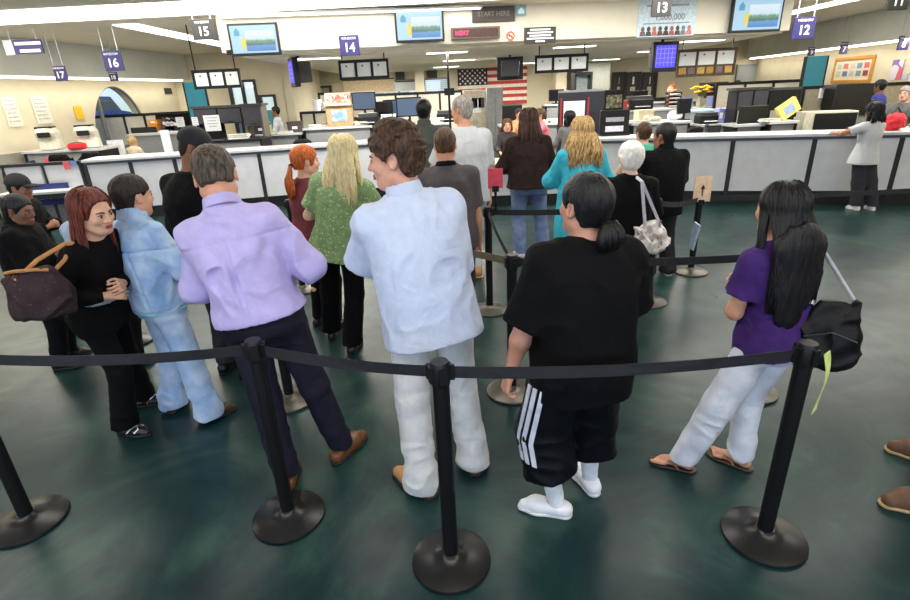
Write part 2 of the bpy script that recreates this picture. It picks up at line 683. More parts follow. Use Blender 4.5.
# a far room wing that reads darker grey, and pale columns
struct(MB().box(at(582, 80, 20).x, at(609, 80, 20).x, 19.9, YB, 0, LZ).build('wall_back_pier', mat('grey green pier', (120, 122, 112), 0.85)), 'grey pier right of the hanging boards')
struct(MB().box(at(556, 80, 20.6).x, at(566, 80, 20.6).x, 20.5, YB, 0, LZ).build('trim_6', WALLM), 'cream column right of the flag')
struct(MB().box(at(415, 80, 20.6).x, at(424, 80, 20.6).x, 20.5, YB, 0, LZ).build('trim_7', WALLM), 'cream column between the back windows')
iw = brect(303, 86, 333, 114, YB - 0.1)
window_unit('window_4', (iw[0], iw[1], max(0.9, iw[2]), iw[3]), 2, 'dark framed inner window right of the grey door', Y=YB - 0.1)
MB().box(iw[0], iw[1], YB - 0.03, YB - 0.01, 0.9, iw[3]).build('blind', mat('pale inner blind', (176, 170, 150), 0.9)).parent = None
struct(bpy.data.objects['blind'], 'pale blind behind the inner window')
bpy.data.objects['blind'].name = 'trim_8'

# ------------------------------------------------------------------ ceiling lights
TUBE = glow('fluorescent diffuser', (255, 250, 238), 5.0)
TUBEC = glow('cove tube', (255, 246, 226), 6.0)


def strip(name, label, x0, x1, y0, y1, z, energy, group=None, m=TUBE, aim=(0, 0, 0), rz=0.0):
    t = thing(name, label, 'ceiling light', ((x0 + x1) / 2, (y0 + y1) / 2, z), rz, group)
    hx, hy = (x1 - x0) / 2, (y1 - y0) / 2
    MB().box(-hx, hx, -hy, hy, -0.03, 0).build('housing', WHITEP, t)
    MB().box(-hx + 0.03, hx - 0.03, -hy + 0.03, hy - 0.03, -0.045, -0.031).build('diffuser', m, t)
    if energy:
        a = area_light('tube_light', (0, 0, -0.06), (hx * 1.9, hy * 1.9), energy, (1.0, 0.95, 0.86), aim)
        a.parent = t
    return t


strip('strip_light', 'broad lit ceiling strip running across the whole hall before the soffit', -8.9, 9.4, 8.4, 9.7, CZ + 0.03, 330, rz=-.03)
strip('strip_light', 'narrow lit ceiling strip running back past the left end of the soffit', -5.9, -5.4, 10.5, 15.5, CZ + 0.03, 60)
strip('strip_light', 'narrow lit ceiling strip running back past the right end of the soffit', 7.9, 8.4, 10.6, 15.5, CZ + 0.03, 60)
strip('strip_light', 'thin lit strip along the foot of the ceiling just before the soffit face', -3.7, .7, 9.88, 10.02, CZ - .03, 5, rz=.0753)
# added strips above the queue, out of frame, to light it from overhead
strip('strip_light', 'broad lit ceiling strip above the front of the queue', -8.2, 8.0, 0.2, 1.0, CZ + 0.03, 65)
strip('strip_light', 'broad lit ceiling strip over the middle of the queue', -7.2, 8.0, 4.2, 4.9, CZ + 0.03, 115)  # added fill to brighten the backs of people further down the queue
for nm, fx, sgn, lab in (('L', LX, 1, 'lit cove tube along the top of the left wall'), ('R', RX, -1, 'lit cove tube along the top of the right wall')):
    y0, y1 = 2.0, (YB2 if sgn > 0 else YB) - 0.3
    t = thing('cove_light', lab, 'ceiling light', (fx((y0 + y1) / 2) + sgn * 0.36, (y0 + y1) / 2, 2.6))
    b = MB()
    xm = fx((y0 + y1) / 2)
    b.add([(fx(y) - xm + sgn * dx, y - (y0 + y1) / 2, z) for y in (y0, y1) for dx in (-0.1, 0.08) for z in (-0.02, 0.02)],
          [(0, 1, 3, 2), (4, 6, 7, 5), (0, 4, 5, 1), (2, 3, 7, 6), (0, 2, 6, 4), (1, 5, 7, 3)])
    b.build('tube', TUBEC, t)
    a = area_light('cove_glow', (-sgn * 0.03, 0, -0.04), (0.14, (y1 - y0)), 120, (1.0, 0.93, 0.8), (0, -sgn * 0.5, math.atan2(-(fx(y1) - fx(y0)), y1 - y0)))
    a.parent = t
# office troffers in the low ceiling
ti = 0
for ry, (xa, xb, nx) in ((12.0, (-2.6, 5.4, 4)), (15.2, (-2.2, 5.6, 4)), (19.0, (-2.6, 5.4, 4))):
    for k in range(nx):
        x = xa + (xb - xa) * k / (nx - 1)
        row = {12.0: 'front', 15.2: 'middle', 19.0: 'rearmost'}[ry]
        col = ['left end', 'second place from the left', 'second place from the right', 'right end'][k]
        strip('troffer_light', 'rectangular ceiling light at the %s of the %s office row' % (col, row), x - 0.45, x + 0.45, ry - 0.15, ry + 0.15, LZ + 0.005, 95, 'office ceiling lights')
# ================================================================== implicit surfaces for figures, clothes and bags
def _hash(i, j, k, s):
    n = (i.astype(np.int64) * 374761393 + j.astype(np.int64) * 668265263 + k.astype(np.int64) * 2147483647 + s * 974634777) & 0xffffffff
    n = ((n ^ (n >> 13)) * 1274126177) & 0xffffffff
    n = n ^ (n >> 16)
    return (n & 0xffff).astype(np.float32) / 65535.0


def vn(x, y, z, s=0):
    xi, yi, zi = np.floor(x), np.floor(y), np.floor(z)
    fx, fy, fz = x - xi, y - yi, z - zi
    fx, fy, fz = [f * f * (3 - 2 * f) for f in (fx, fy, fz)]
    xi, yi, zi = xi.astype(np.int64), yi.astype(np.int64), zi.astype(np.int64)
    r = 0
    for a in (0, 1):
        for b in (0, 1):
            for c in (0, 1):
                w = (fx if a else 1 - fx) * (fy if b else 1 - fy) * (fz if c else 1 - fz)
                r = r + w * _hash(xi + a, yi + b, zi + c, s)
    return r


def npv(v):
    return np.array([v[0], v[1], v[2]], dtype=np.float64)


class Field:
    def __init__(s, lo, hi, h):
        s.lo = npv(lo)
        s.h = h
        s.n = np.ceil((npv(hi) - s.lo) / h).astype(int) + 1
        s.d = np.full(s.n, 1.0, np.float32)

    def blk(s, lo, hi, pad):
        a = np.clip(np.floor((lo - pad - s.lo) / s.h).astype(int), 0, s.n)
        b = np.clip(np.ceil((hi + pad - s.lo) / s.h).astype(int) + 1, 0, s.n)
        sl = tuple(slice(a[i], b[i]) for i in range(3))
        X = (s.lo[0] + s.h * np.arange(a[0], b[0]))[:, None, None].astype(np.float32)
        Y = (s.lo[1] + s.h * np.arange(a[1], b[1]))[None, :, None].astype(np.float32)
        Z = (s.lo[2] + s.h * np.arange(a[2], b[2]))[None, None, :].astype(np.float32)
        return sl, X, Y, Z

    def put(s, sl, d, k, op='add'):
        o = s.d[sl]
        if op == 'add':
            if k > 0:
                h = np.maximum(k - np.abs(o - d), 0) / k
                s.d[sl] = np.minimum(o, d) - h * h * k * 0.25
            else:
                s.d[sl] = np.minimum(o, d)
        else:
            d = -d
            if k > 0:
                h = np.maximum(k - np.abs(o - d), 0) / k
                s.d[sl] = np.maximum(o, d) + h * h * k * 0.25
            else:
                s.d[sl] = np.maximum(o, d)

    def cone(s, a, b, ra, rb, k=0.03, cut=None, flat=None, op='add'):
        """tapered capsule; cut: list of (point, normal) keeping the side the normal points away from; flat: (axis vector, factor>1) squeezes along axis"""
        a, b = npv(a), npv(b)
        R = max(ra, rb)
        sl, X, Y, Z = s.blk(np.minimum(a, b) - R, np.maximum(a, b) + R, k + 3 * s.h)
        ab = b - a
        L2 = max(float(ab @ ab), 1e-9)
        px, py, pz = X - a[0], Y - a[1], Z - a[2]
        t = np.clip((px * ab[0] + py * ab[1] + pz * ab[2]) / L2, 0, 1)
        qx, qy, qz = px - t * ab[0], py - t * ab[1], pz - t * ab[2]
        if flat is not None:
            ax, fac = npv(flat[0]), flat[1]
            ax = ax / np.linalg.norm(ax)
            m = (qx * ax[0] + qy * ax[1] + qz * ax[2]) * (fac - 1)
            qx, qy, qz = qx + m * ax[0], qy + m * ax[1], qz + m * ax[2]
        d = np.sqrt(qx * qx + qy * qy + qz * qz) - (ra + (rb - ra) * t)
        if flat is not None:
            d = d / math.sqrt(flat[1])
        for (p, n) in (cut or []):
            p, n = npv(p), npv(n)
            d = np.maximum(d, (X - p[0]) * n[0] + (Y - p[1]) * n[1] + (Z - p[2]) * n[2])
        s.put(sl, d.astype(np.float32), k, op)
        return s

    def ell(s, c, r, R=None, k=0.02, op='add', cut=None):
        c = npv(c)
        r = npv(r)
        m = float(r.max())
        sl, X, Y, Z = s.blk(c - m, c + m, k + 3 * s.h)
        px, py, pz = X - c[0], Y - c[1], Z - c[2]
        if R is not None:
            R = np.array(R)
            u = [px * R[0, i] + py * R[1, i] + pz * R[2, i] for i in range(3)]
        else:
            u = [px, py, pz]
        k0 = np.sqrt((u[0] / r[0]) ** 2 + (u[1] / r[1]) ** 2 + (u[2] / r[2]) ** 2)
        k1 = np.sqrt((u[0] / r[0] ** 2) ** 2 + (u[1] / r[1] ** 2) ** 2 + (u[2] / r[2] ** 2) ** 2) + 1e-6
        d = k0 * (k0 - 1) / k1
        for (p, n) in (cut or []):
            p, n = npv(p), npv(n)
            d = np.maximum(d, (X - p[0]) * n[0] + (Y - p[1]) * n[1] + (Z - p[2]) * n[2])
        s.put(sl, d.astype(np.float32), k, op)
        return s

    def loft(s, o, R, prof, k=0.03, e=2.4, cut=None):
        """elliptic sections along the frame's z axis; prof rows (z, cx, cy, a, b)"""
        o = npv(o)
        R = np.array(R)
        pr = np.array(prof, dtype=np.float64)
        z = pr[:, 0]
        zz = np.linspace(z[0], z[-1], 80)
        t = np.interp(zz, z, np.arange(len(z)))
        cols = []
        for c in range(1, 5):         # catmull-rom through the rows
            v = pr[:, c]
            i = np.clip(np.floor(t).astype(int), 0, len(z) - 2)
            f = t - i
            p0, p1, p2, p3 = v[np.maximum(i - 1, 0)], v[i], v[i + 1], v[np.minimum(i + 2, len(z) - 1)]
            cols.append(0.5 * (2 * p1 + (p2 - p0) * f + (2 * p0 - 5 * p1 + 4 * p2 - p3) * f * f + (3 * p1 - p0 - 3 * p2 + p3) * f ** 3))
        m = float(max(pr[:, 3].max(), pr[:, 4].max()) + np.abs(pr[:, 1:3]).max())
        ends = np.array([o + R[:, 2] * z[0], o + R[:, 2] * z[-1]])
        sl, X, Y, Z = s.blk(ends.min(0) - m, ends.max(0) + m, k + 3 * s.h)
        px, py, pz = X - o[0], Y - o[1], Z - o[2]
        u, v, w = [px * R[0, i] + py * R[1, i] + pz * R[2, i] for i in range(3)]
        cx, cy, A, B = [np.interp(w.ravel(), zz, c).reshape(w.shape).astype(np.float32) for c in cols]
        qu, qv = np.abs(u - cx) / A, np.abs(v - cy) / B
        d = ((qu ** e + qv ** e) ** (1 / e) - 1) * np.minimum(A, B)
        d = np.maximum(d, np.maximum(w - z[-1], z[0] - w))
        for (p, n) in (cut or []):
            p, n = npv(p), npv(n)
            d = np.maximum(d, (X - p[0]) * n[0] + (Y - p[1]) * n[1] + (Z - p[2]) * n[2])
        s.put(sl, d.astype(np.float32), k)
        return s

    def cut(s, p, n):
        p, n = npv(p), npv(n)
        X = (s.lo[0] + s.h * np.arange(s.n[0]))[:, None, None]
        Y = (s.lo[1] + s.h * np.arange(s.n[1]))[None, :, None]
        Z = (s.lo[2] + s.h * np.arange(s.n[2]))[None, None, :]
        s.d = np.maximum(s.d, ((X - p[0]) * n[0] + (Y - p[1]) * n[1] + (Z - p[2]) * n[2]).astype(np.float32))
        return s

    def near(s, fn, band=0.03):
        m = np.abs(s.d) < band
        i, j, k = np.nonzero(m)
        s.d[i, j, k] += fn((s.lo[0] + s.h * i), (s.lo[1] + s.h * j), (s.lo[2] + s.h * k)).astype(np.float32)
        return s

    def clip(s, fn, band=0.03):
        """max with a function, near the surface and everywhere inside"""
        i, j, k = np.nonzero(s.d < band)
        s.d[i, j, k] = np.maximum(s.d[i, j, k], fn((s.lo[0] + s.h * i), (s.lo[1] + s.h * j), (s.lo[2] + s.h * k)))
        return s

    def mesh(s, name, m, parent=None):
        d = s.d
        d[0], d[-1], d[:, 0], d[:, -1], d[:, :, 0], d[:, :, -1] = 1, 1, 1, 1, 1, 1
        ins = d < 0
        c = np.zeros(np.array(d.shape) - 1, np.int8)
        for a in (0, 1):
            for b in (0, 1):
                for e in (0, 1):
                    c += ins[a:d.shape[0] - 1 + a, b:d.shape[1] - 1 + b, e:d.shape[2] - 1 + e]
        I, J, K = np.nonzero((c > 0) & (c < 8))
        idx = np.full(c.shape, -1, np.int32)
        idx[I, J, K] = np.arange(len(I))
        acc = np.zeros((len(I), 3))
        cnt = np.zeros(len(I))
        for ax in range(3):
            o1, o2 = [q for q in range(3) if q != ax]
            for a in (0, 1):
                for b in (0, 1):
                    off = [0, 0, 0]
                    off[o1], off[o2] = a, b
                    v0 = d[I + off[0], J + off[1], K + off[2]]
                    off2 = off[:]
                    off2[ax] = 1
                    v1 = d[I + off2[0], J + off2[1], K + off2[2]]
                    x = (v0 < 0) != (v1 < 0)
                    t = np.where(x, v0 / np.where(x, v0 - v1, 1), 0)
                    pos = np.array([off] * len(I), dtype=np.float64)
                    pos[:, ax] += t
                    acc[x] += pos[x]
                    cnt[x] += 1
        V = s.lo + s.h * (np.stack([I, J, K], 1) + acc / cnt[:, None])
        faces = []
        for ax in range(3):
            o1, o2 = (ax + 1) % 3, (ax + 2) % 3
            s0 = [slice(1, -1)] * 3
            s1 = [slice(1, -1)] * 3
            s0[ax], s1[ax] = slice(0, -1), slice(1, None)
            A, B = ins[tuple(s0)], ins[tuple(s1)]
            P = np.stack(np.nonzero(A != B), 1)
            fl = A[P[:, 0], P[:, 1], P[:, 2]]
            P = P + 1
            P[:, ax] -= 1
            q = []
            for da, db in ((-1, -1), (0, -1), (0, 0), (-1, 0)):
                Q = P.copy()
                Q[:, o1] += da
                Q[:, o2] += db
                q.append(idx[Q[:, 0], Q[:, 1], Q[:, 2]])
            q = np.stack(q, 1)
            q[~fl] = q[~fl][:, ::-1]
            faces.append(q)
        Fc = np.concatenate(faces)
        Fc = Fc[(Fc >= 0).all(1)]
        # one light smoothing pass
        nb = np.zeros_like(V)
        nc = np.zeros(len(V))
        for a, b in ((0, 1), (1, 2), (2, 3), (3, 0)):
            np.add.at(nb, Fc[:, a], V[Fc[:, b]])
            np.add.at(nb, Fc[:, b], V[Fc[:, a]])
            np.add.at(nc, Fc[:, a], 1)
            np.add.at(nc, Fc[:, b], 1)
        V = V * 0.55 + 0.45 * nb / np.maximum(nc, 1)[:, None]
        me = bpy.data.meshes.new(name)
        me.vertices.add(len(V))
        me.vertices.foreach_set('co', V.astype(np.float32).ravel())
        me.loops.add(len(Fc) * 4)
        me.loops.foreach_set('vertex_index', Fc.astype(np.int32).ravel())
        me.polygons.add(len(Fc))
        me.polygons.foreach_set('loop_start', np.arange(0, len(Fc) * 4, 4, dtype=np.int32))
        me.polygons.foreach_set('use_smooth', np.ones(len(Fc), bool))
        me.update(calc_edges=True)
        me.validate()
        me.materials.append(m)
        o = bpy.data.objects.new(name, me)
        COL.objects.link(o)
        if parent is not None:
            o.parent = parent
        return o


# ================================================================== PEOPLE
def nrm(v):
    v = npv(v)
    return v / (np.linalg.norm(v) + 1e-12)


def rotz(v, a):
    c, s = math.cos(a), math.sin(a)
    return np.array([v[0] * c - v[1] * s, v[0] * s + v[1] * c, v[2]])


def frame(up, fwd_hint):
    u = nrm(up)
    r = nrm(np.cross(npv(fwd_hint), u))
    f = np.cross(u, r)
    return np.stack([r, f, u], 1)      # columns: right, forward, up


def ik(a, c, l1, l2, hint):
    a, c = npv(a), npv(c)
    d = c - a
    L = np.linalg.norm(d)
    if L > (l1 + l2) * 0.999:
        k = L / (l1 + l2)
        return a + d * l1 / (l1 + l2), c
    u = d / L
    x = (l1 * l1 - l2 * l2 + L * L) / (2 * L)
    hgt = math.sqrt(max(l1 * l1 - x * x, 0))
    h = npv(hint)
    h = h - u * (h @ u)
    return a + u * x + nrm(h) * hgt, c


MAN = [(-.055, .094, .066), (0, .103, .076), (.06, .092, .068), (.13, .093, .068), (.20, .102, .073), (.245, .100, .066), (.275, .076, .054), (.295, .052, .044), (.312, .036, .036)]
WOMAN = [(-.055, .100, .068), (0, .108, .078), (.06, .090, .066), (.115, .078, .060), (.19, .088, .068), (.235, .088, .060), (.27, .066, .048), (.292, .044, .038), (.312, .032, .032)]

SKINS = {}


def skin(rgb):
    if rgb not in SKINS:
        SKINS[rgb] = mat('skin %d %d %d' % rgb, rgb, 0.5, var=0.05, scale=30, bump=0.05, bscale=200, spec=0.35)
    return SKINS[rgb]


class Pose:
    pass


def make_pose(sp):
    q = Pose()
    H = sp['H']
    q.H = H
    q.bw = sp.get('build', 1.0)
    q.fat = sp.get('fat', 1.0)
    yaw = q.yaw = math.radians(sp.get('yaw', 0))
    q.woman = sp.get('sex', 'm') == 'f'
    L = lambda w: rotz((w[0], w[1], 0), -yaw)
    q.feet = []
    for (wx, wy, ta) in sp['feet']:
        v = L((wx - sp['X'], wy - sp['Y']))
        q.feet.append((v[0], v[1], math.radians(ta) - yaw))
    pel = L(sp.get('pel', (0, 0)))
    q.P = np.array([pel[0], pel[1], H * sp.get('hipz', 0.53)])
    lean = sp.get('lean', (-pel[0] / (0.335 * H), 0.02 - pel[1] / (0.335 * H)))
    hd = sp.get('headoff')          # world xy offset of the head from X, Y
    q.up = nrm((lean[0], lean[1], 1))
    tw = math.radians(sp.get('tw', 0))
    hy0 = math.radians(sp.get('head', (0, 0, 0))[0])
    if 'top' in sp and 'lean' not in sp:      # the crown stands over the root point
        cx = q.P + q.up * 0.30 * H + (q.up * 0.6) * 0.102 * H
        q.P[0] += -cx[0] + 0.012 * math.sin(hy0)
        q.P[1] += -cx[1] - 0.012 - 0.012 * math.cos(hy0) + 0.014
    q.Rp = np.eye(3)
    q.Rt = frame(q.up, rotz((0, 1, 0), tw))
    q.N = q.P + q.up * 0.30 * H
    shw = 0.102 * H * q.bw * (0.9 if q.woman else 1.0)
    shr = sp.get('shrug', 0)
    q.S = [q.N + q.Rt[:, 0] * (sx * shw) - q.Rt[:, 2] * (0.040 - shr) * H for sx in (-1, 1)]
    q.hip = [q.P + np.array([sx * 0.052 * H * q.fat, 0, -0.005 * H]) for sx in (-1, 1)]
    q.ank, q.knee = [], []
    for i in (0, 1):
        fx, fy, ta = q.feet[i]
        a = np.array([fx, fy, 0.047 * H])
        kd = nrm((-math.sin(ta), math.cos(ta), 0.0)) + np.array([0, .6, 0])
        k, a = ik(q.hip[i], a, 0.247 * H, 0.240 * H, kd)
        q.knee.append(k)
        q.ank.append(a)
    q.W, q.E = [], []
    for i, key in enumerate(('armL', 'armR')):
        sx = -1 if i == 0 else 1
        ar = sp.get(key, 'hang')
        if isinstance(ar, str):
            if ar == 'hang':
                w = q.S[i] + np.array([sx * 0.035 * H, 0.035 * H, -0.318 * H])
                h = (sx * 0.6, -1, 0)
            elif ar == 'fold':
                w = q.P + q.Rt @ np.array([sx * 0.055 * H, 0.145 * H, 0.13 * H])
                h = (sx * 1.0, -0.5, -0.7)
            elif ar == 'front':
                w = q.P + q.Rt @ np.array([sx * 0.03 * H, 0.16 * H, 0.06 * H])
                h = (sx * 0.9, -0.6, -0.6)
            elif ar == 'desk':
                w = q.S[i] + np.array([sx * 0.02 * H, 0.2 * H, -0.2 * H])
                h = (sx * 0.6, -0.8, -0.5)
        else:
            w = q.P + q.Rt @ (np.array(ar[0]) * H)
            h = ar[1]
        w = npv(w)
        e, w = ik(q.S[i], w, 0.172 * H, 0.150 * H, h)
        dd = w - q.S[i]
        if np.linalg.norm(dd) > 0.322 * H:
            w = q.S[i] + dd / np.linalg.norm(dd) * 0.32 * H
            e = q.S[i] + (w - q.S[i]) * 0.53
        q.W.append(w)
        q.E.append(e)
    hy, hp, hr = [math.radians(v) for v in sp.get('head', (0, 0, 0))]
    Rz = np.array(Matrix.Rotation(hy, 3, 'Z'))
    Rx = np.array(Matrix.Rotation(hp, 3, 'X'))
    Ry = np.array(Matrix.Rotation(hr, 3, 'Y'))
    q.Rh = Rz @ Rx @ Ry
    q.hs = (H / 1.75) ** 0.5 * sp.get('hsize', 1.0) * 1.05
    piv = q.N + (q.up * 0.6 + np.array([0, 0, .4])) * (0.17 * H - 0.118 * q.hs) + np.array([0, 0.012, -0.080 * q.hs])
    q.C = piv + q.Rh[:, 2] * 0.080 * q.hs + q.Rh[:, 1] * 0.012
    return q


def hand(F, w, d, n, t, s, curl, k=0.008):
    """w wrist, d along the hand, n palm normal (towards the palm side), t thumb side"""
    rm = max(0.0082 * s, F.h * 0.62)
    kn = []
    for i, off in enumerate((0.030, 0.010, -0.010, -0.029)):
        kp = w + d * (0.088 - 0.004 * abs(i - 1)) * s + t * off * s
        kn.append(kp)
        F.cone(w + d * 0.012 * s + t * off * 0.6 * s, kp, 0.0125 * s, 0.0105 * s, k=0.012)
    Ls = (0.070, 0.080, 0.074, 0.058)
    for i in range(4):
        p = kn[i]
        a = 0.15
        fan = (0.10, 0.03, -0.04, -0.12)[i]
        for j, fr in enumerate((0.45, 0.31, 0.24)):
            a += curl * (0.7, 1.0, 0.7)[j]
            dd = nrm(d * math.cos(a) + n * math.sin(a) + t * fan)
            p2 = p + dd * Ls[i] * fr * s
            F.cone(p, p2, rm * (1.04 - 0.07 * j), rm * (0.98 - 0.08 * j), k=0.003)
            p = p2
    b = w + d * 0.025 * s + t * 0.024 * s
    m1 = b + nrm(d * 0.75 + t * 0.62 + n * 0.35) * 0.042 * s
    m2 = m1 + nrm(d * 0.92 + t * 0.2 + n * (0.3 + curl * 0.3)) * 0.034 * s
    m3 = m2 + nrm(d * 0.95 - t * 0.05 + n * (0.25 + curl * 0.5)) * 0.026 * s
    F.cone(b, m1, 0.0145 * s, 0.0105 * s, k=0.01)
    F.cone(m1, m2, rm * 1.15, rm * 1.08, k=0.003)
    F.cone(m2, m3, rm * 1.08, rm * 0.9, k=0.003)


def torso_prof(q, grow=0.0, over=None):
    base = WOMAN if q.woman else MAN
    out = []
    for (z, a, b) in base:
        fb = q.bw if z > .15 else q.fat
        g = grow
        out.append([z * q.H, 0, 0, a * q.H * fb + g, b * q.H * (q.fat ** 0.8) + g])
    return out


def head_field(F, q):
    s, C, R = q.hs, q.C, q.Rh
    T = lambda x, y, z: C + R @ (np.array([x, y, z]) * s)
    F.ell(T(0, -.014, .034), np.array((.074, .094, .084)) * s, R, 0.02)
    F.ell(T(0, .026, -.028), np.array((.062, .068, .086)) * s, R, 0.03)
    F.ell(T(0, .048, -.086), np.array((.036, .036, .030)) * s, R, 0.03)
    F.cone(T(-.052, .0, -.06), T(-.02, .062, -.092), .022 * s, .018 * s, .03)
    F.cone(T(.052, .0, -.06), T(.02, .062, -.092), .022 * s, .018 * s, .03)
    for x in (-1, 1):
        F.ell(T(x * .040, .064, -.024), np.array((.022, .020, .020)) * s, R, 0.025)      # cheekbones
    F.cone(T(-.034, .080, .022), T(.034, .080, .022), .011 * s, .011 * s, .015)          # brow
    for x in (-1, 1):
        F.ell(T(x * .031, .099, .003), np.array((.017, .014, .012)) * s, R, 0.012, op='sub')
        F.ell(T(x * .031, .0805, .003), np.array((.016, .011, .012)) * s, R, 0.004)     # lids
    F.cone(T(0, .090, .012), T(0, .110, -.026), .0085 * s, .0125 * s, .012)              # nose
    for x in (-1, 1):
        F.ell(T(x * .012, .097, -.031), np.array((.009, .010, .008)) * s, R, 0.006)
    F.ell(T(0, .086, -.054), np.array((.024, .014, .012)) * s, R, 0.012)                 # mouth mound
    F.cone(T(-.02, .097, -.0595), T(.02, .097, -.0595), .003 * s, .003 * s, .004, op='sub')
    F.ell(T(0, .080, -.092), np.array((.016, .014, .013)) * s, R, 0.015)                 # chin
    for x in (-1, 1):
        Re = R @ np.array(Matrix.Rotation(x * -0.35, 3, 'Z')) @ np.array(Matrix.Rotation(0.2, 3, 'X'))
        F.ell(T(x * .079, -.010, -.004), np.array((.009, .021, .034)) * s, Re, 0.006)
        F.ell(T(x * .086, -.004, -.002), np.array((.006, .010, .018)) * s, Re, 0.005, op='sub')
    nb = q.N + np.array([0, -0.008, -0.03])
    nr = 0.047 if q.woman else 0.055
    F.cone(nb, T(0, -.022, -.05), nr * 1.12 * s, nr * s * 0.98, .035)


def build_body(q, sp, root, h):
    H, s = q.H, (q.H / 1.75)
    pts = np.array(q.S + q.E + q.W + q.ank + q.knee + [q.C, q.P])
    lo, hi = pts.min(0) - 0.26, pts.max(0) + 0.22
    lo[2] = -0.02
    F = Field(lo, hi, h)
    f = q.fat
    F.loft(q.P, q.Rt, torso_prof(q, -0.012), 0.03)
    for i, sx in enumerate((-1, 1)):
        am = sp.get('arm', 1.0)
        F.cone(q.N + q.Rt[:, 2] * -0.012 * s, q.S[i], 0.040 * s, 0.046 * s, .05)
        F.cone(q.S[i], q.E[i], 0.050 * s * am, 0.039 * s * am, .03)
        mid = q.E[i] * .7 + q.W[i] * .3
        F.cone(q.E[i], mid, 0.039 * s * am, 0.041 * s * am, .02)
        F.cone(mid, q.W[i], 0.041 * s * am, 0.026 * s, .02)
        d = nrm(q.W[i] - q.E[i])
        hn = sp.get('palm%d' % i)
        if hn is None:
            hn = (-sx, 0.1, 0) if d[2] < -0.6 else (0, -1.0, -0.2)
        n = npv(hn)
        n = nrm(n - d * (n @ d))
        t = np.cross(n, d) * (1 if i == 0 else -1)
        # thumb points forward for hanging arms
        if t[1] * (1 if d[2] < -0.6 else 0) < 0:
            t = -t
        if not (d[2] < -0.6) and t[2] < 0:
            t = -t
        hand(F, q.W[i], d, n, t, s, sp.get('curl', 0.45))
        kd = q.knee[i]
        lf = sp.get('leg', 1.0)
        F.cone(q.hip[i], kd, 0.078 * s * f * lf, 0.052 * s * lf, .04)
        cm = kd * .72 + q.ank[i] * .28 + np.array([-math.sin(q.feet[i][2]), math.cos(q.feet[i][2]), 0]) * -0.014 * s
        F.cone(kd, cm, 0.050 * s * lf, 0.054 * s * lf, .02)
        F.cone(cm, q.ank[i], 0.054 * s * lf, 0.033 * s, .02)
        ta = q.feet[i][2]
        fd = np.array([-math.sin(ta), math.cos(ta), 0])
        fr = np.array([math.cos(ta), math.sin(ta), 0])
        gz = sp.get('ground', 0.0) + (0.014 if sp.get('sandal') else 0.018)
        a = q.ank[i]
        if sp.get('shoes'):
            F.cone(a, np.array([a[0], a[1], 0.045 * s]) + fd * 0.05 * s, 0.030 * s, 0.018 * s, .02)
            continue
        heel = np.array([a[0], a[1], gz + 0.028 * s]) - fd * 0.03 * s
        ball = np.array([a[0], a[1], gz + 0.02 * s]) + fd * 0.115 * s
        F.cone(a, heel, 0.033 * s, 0.028 * s, .02)
        F.cone(heel, ball, 0.027 * s, 0.020 * s, .02)
        F.cone(a, ball, 0.030 * s, 0.020 * s, .03)
        for j in range(5):
            o = (j - 2) * 0.0175 * s
            inn = -1 if i == 0 else 1     # big toe on the inner side
            rr = (0.0125 if j == 0 else 0.0088) * s
            rr = max(rr, h * 0.6)
            off = fr * (-inn) * (o if True else 0)
            st = ball + off * 0.95 + fd * (-0.01)
            en = ball + off * 1.0 + fd * (0.062 - 0.009 * j) * s
            st[2], en[2] = gz + 0.016 * s, gz + rr
            F.cone(st, en, rr * 1.15, rr, .004 if sp.get('sandal') else .012)
    head_field(F, q)
    return F.mesh('body', skin(sp['skin']), root)


def face_parts(q, sp, root):
    s, C, R = q.hs, q.C, q.Rh
    Rm = Matrix([list(r) for r in R])
    T = lambda x, y, z: Vector(C + R @ (np.array([x, y, z]) * s))
    ey = mat('eye white', (226, 220, 214), 0.25, var=0.02)
    ir = mat('dark iris', (38, 26, 20), 0.2)
    br = sp.get('brow', (50, 36, 28))
    for x in (-1, 1):
        e = MB().ball(T(x * .031, .0795, .002), (.0145 * s, .0125 * s, .0075 * s), 12, 8, Rm).build('eye', ey, root, True)
        MB().ball(T(x * .031, .0905, .001), (.0062 * s, .003 * s, .006 * s), 10, 6, Rm).build('iris', ir, e, True)
        b = MB()
        b.tube([T(x * (.013 + .038 * k / 5), .0955 - .018 * (k / 5) ** 2, .0195 + .006 * math.sin(PI * k / 5)) for k in range(6)], [.003 * s * (1.3 - .12 * k) for k in range(6)], 6)
        b.build('eyebrow', mat('brow hair %d %d %d' % br, br, 0.8), root, True)
        l = MB().tube([T(x * (.0155 + .031 * k / 6), .0905 - .008 * (abs(k - 3) / 3) ** 2, .0035 + .0075 * math.sin(PI * k / 6)) for k in range(7)], .0021 * s, 6)
        l.build('eyelashes', mat('dark lashes', (30, 20, 18), 0.8), root, True)
    lm = sp.get('lips', (150, 88, 80))
    m = MB()
    m.tube([T(-.024 + .008 * k, .0945 + .006 * math.sin(PI * k / 6), -.0555 + (.0014 if k in (2, 4) else 0)) for k in range(7)], [s * r for r in (.0012, .0034, .0046, .0042, .0046, .0034, .0012)], 8)
    m.tube([T(-.022 + .0073 * k, .0935 + .0065 * math.sin(PI * k / 6), -.0645 - .001 * math.sin(PI * k / 6)) for k in range(7)], [s * r for r in (.0012, .004, .0055, .006, .0055, .004, .0012)], 8)
    m.build('lips', mat('lips %d %d %d' % lm, lm, 0.4), root, True)


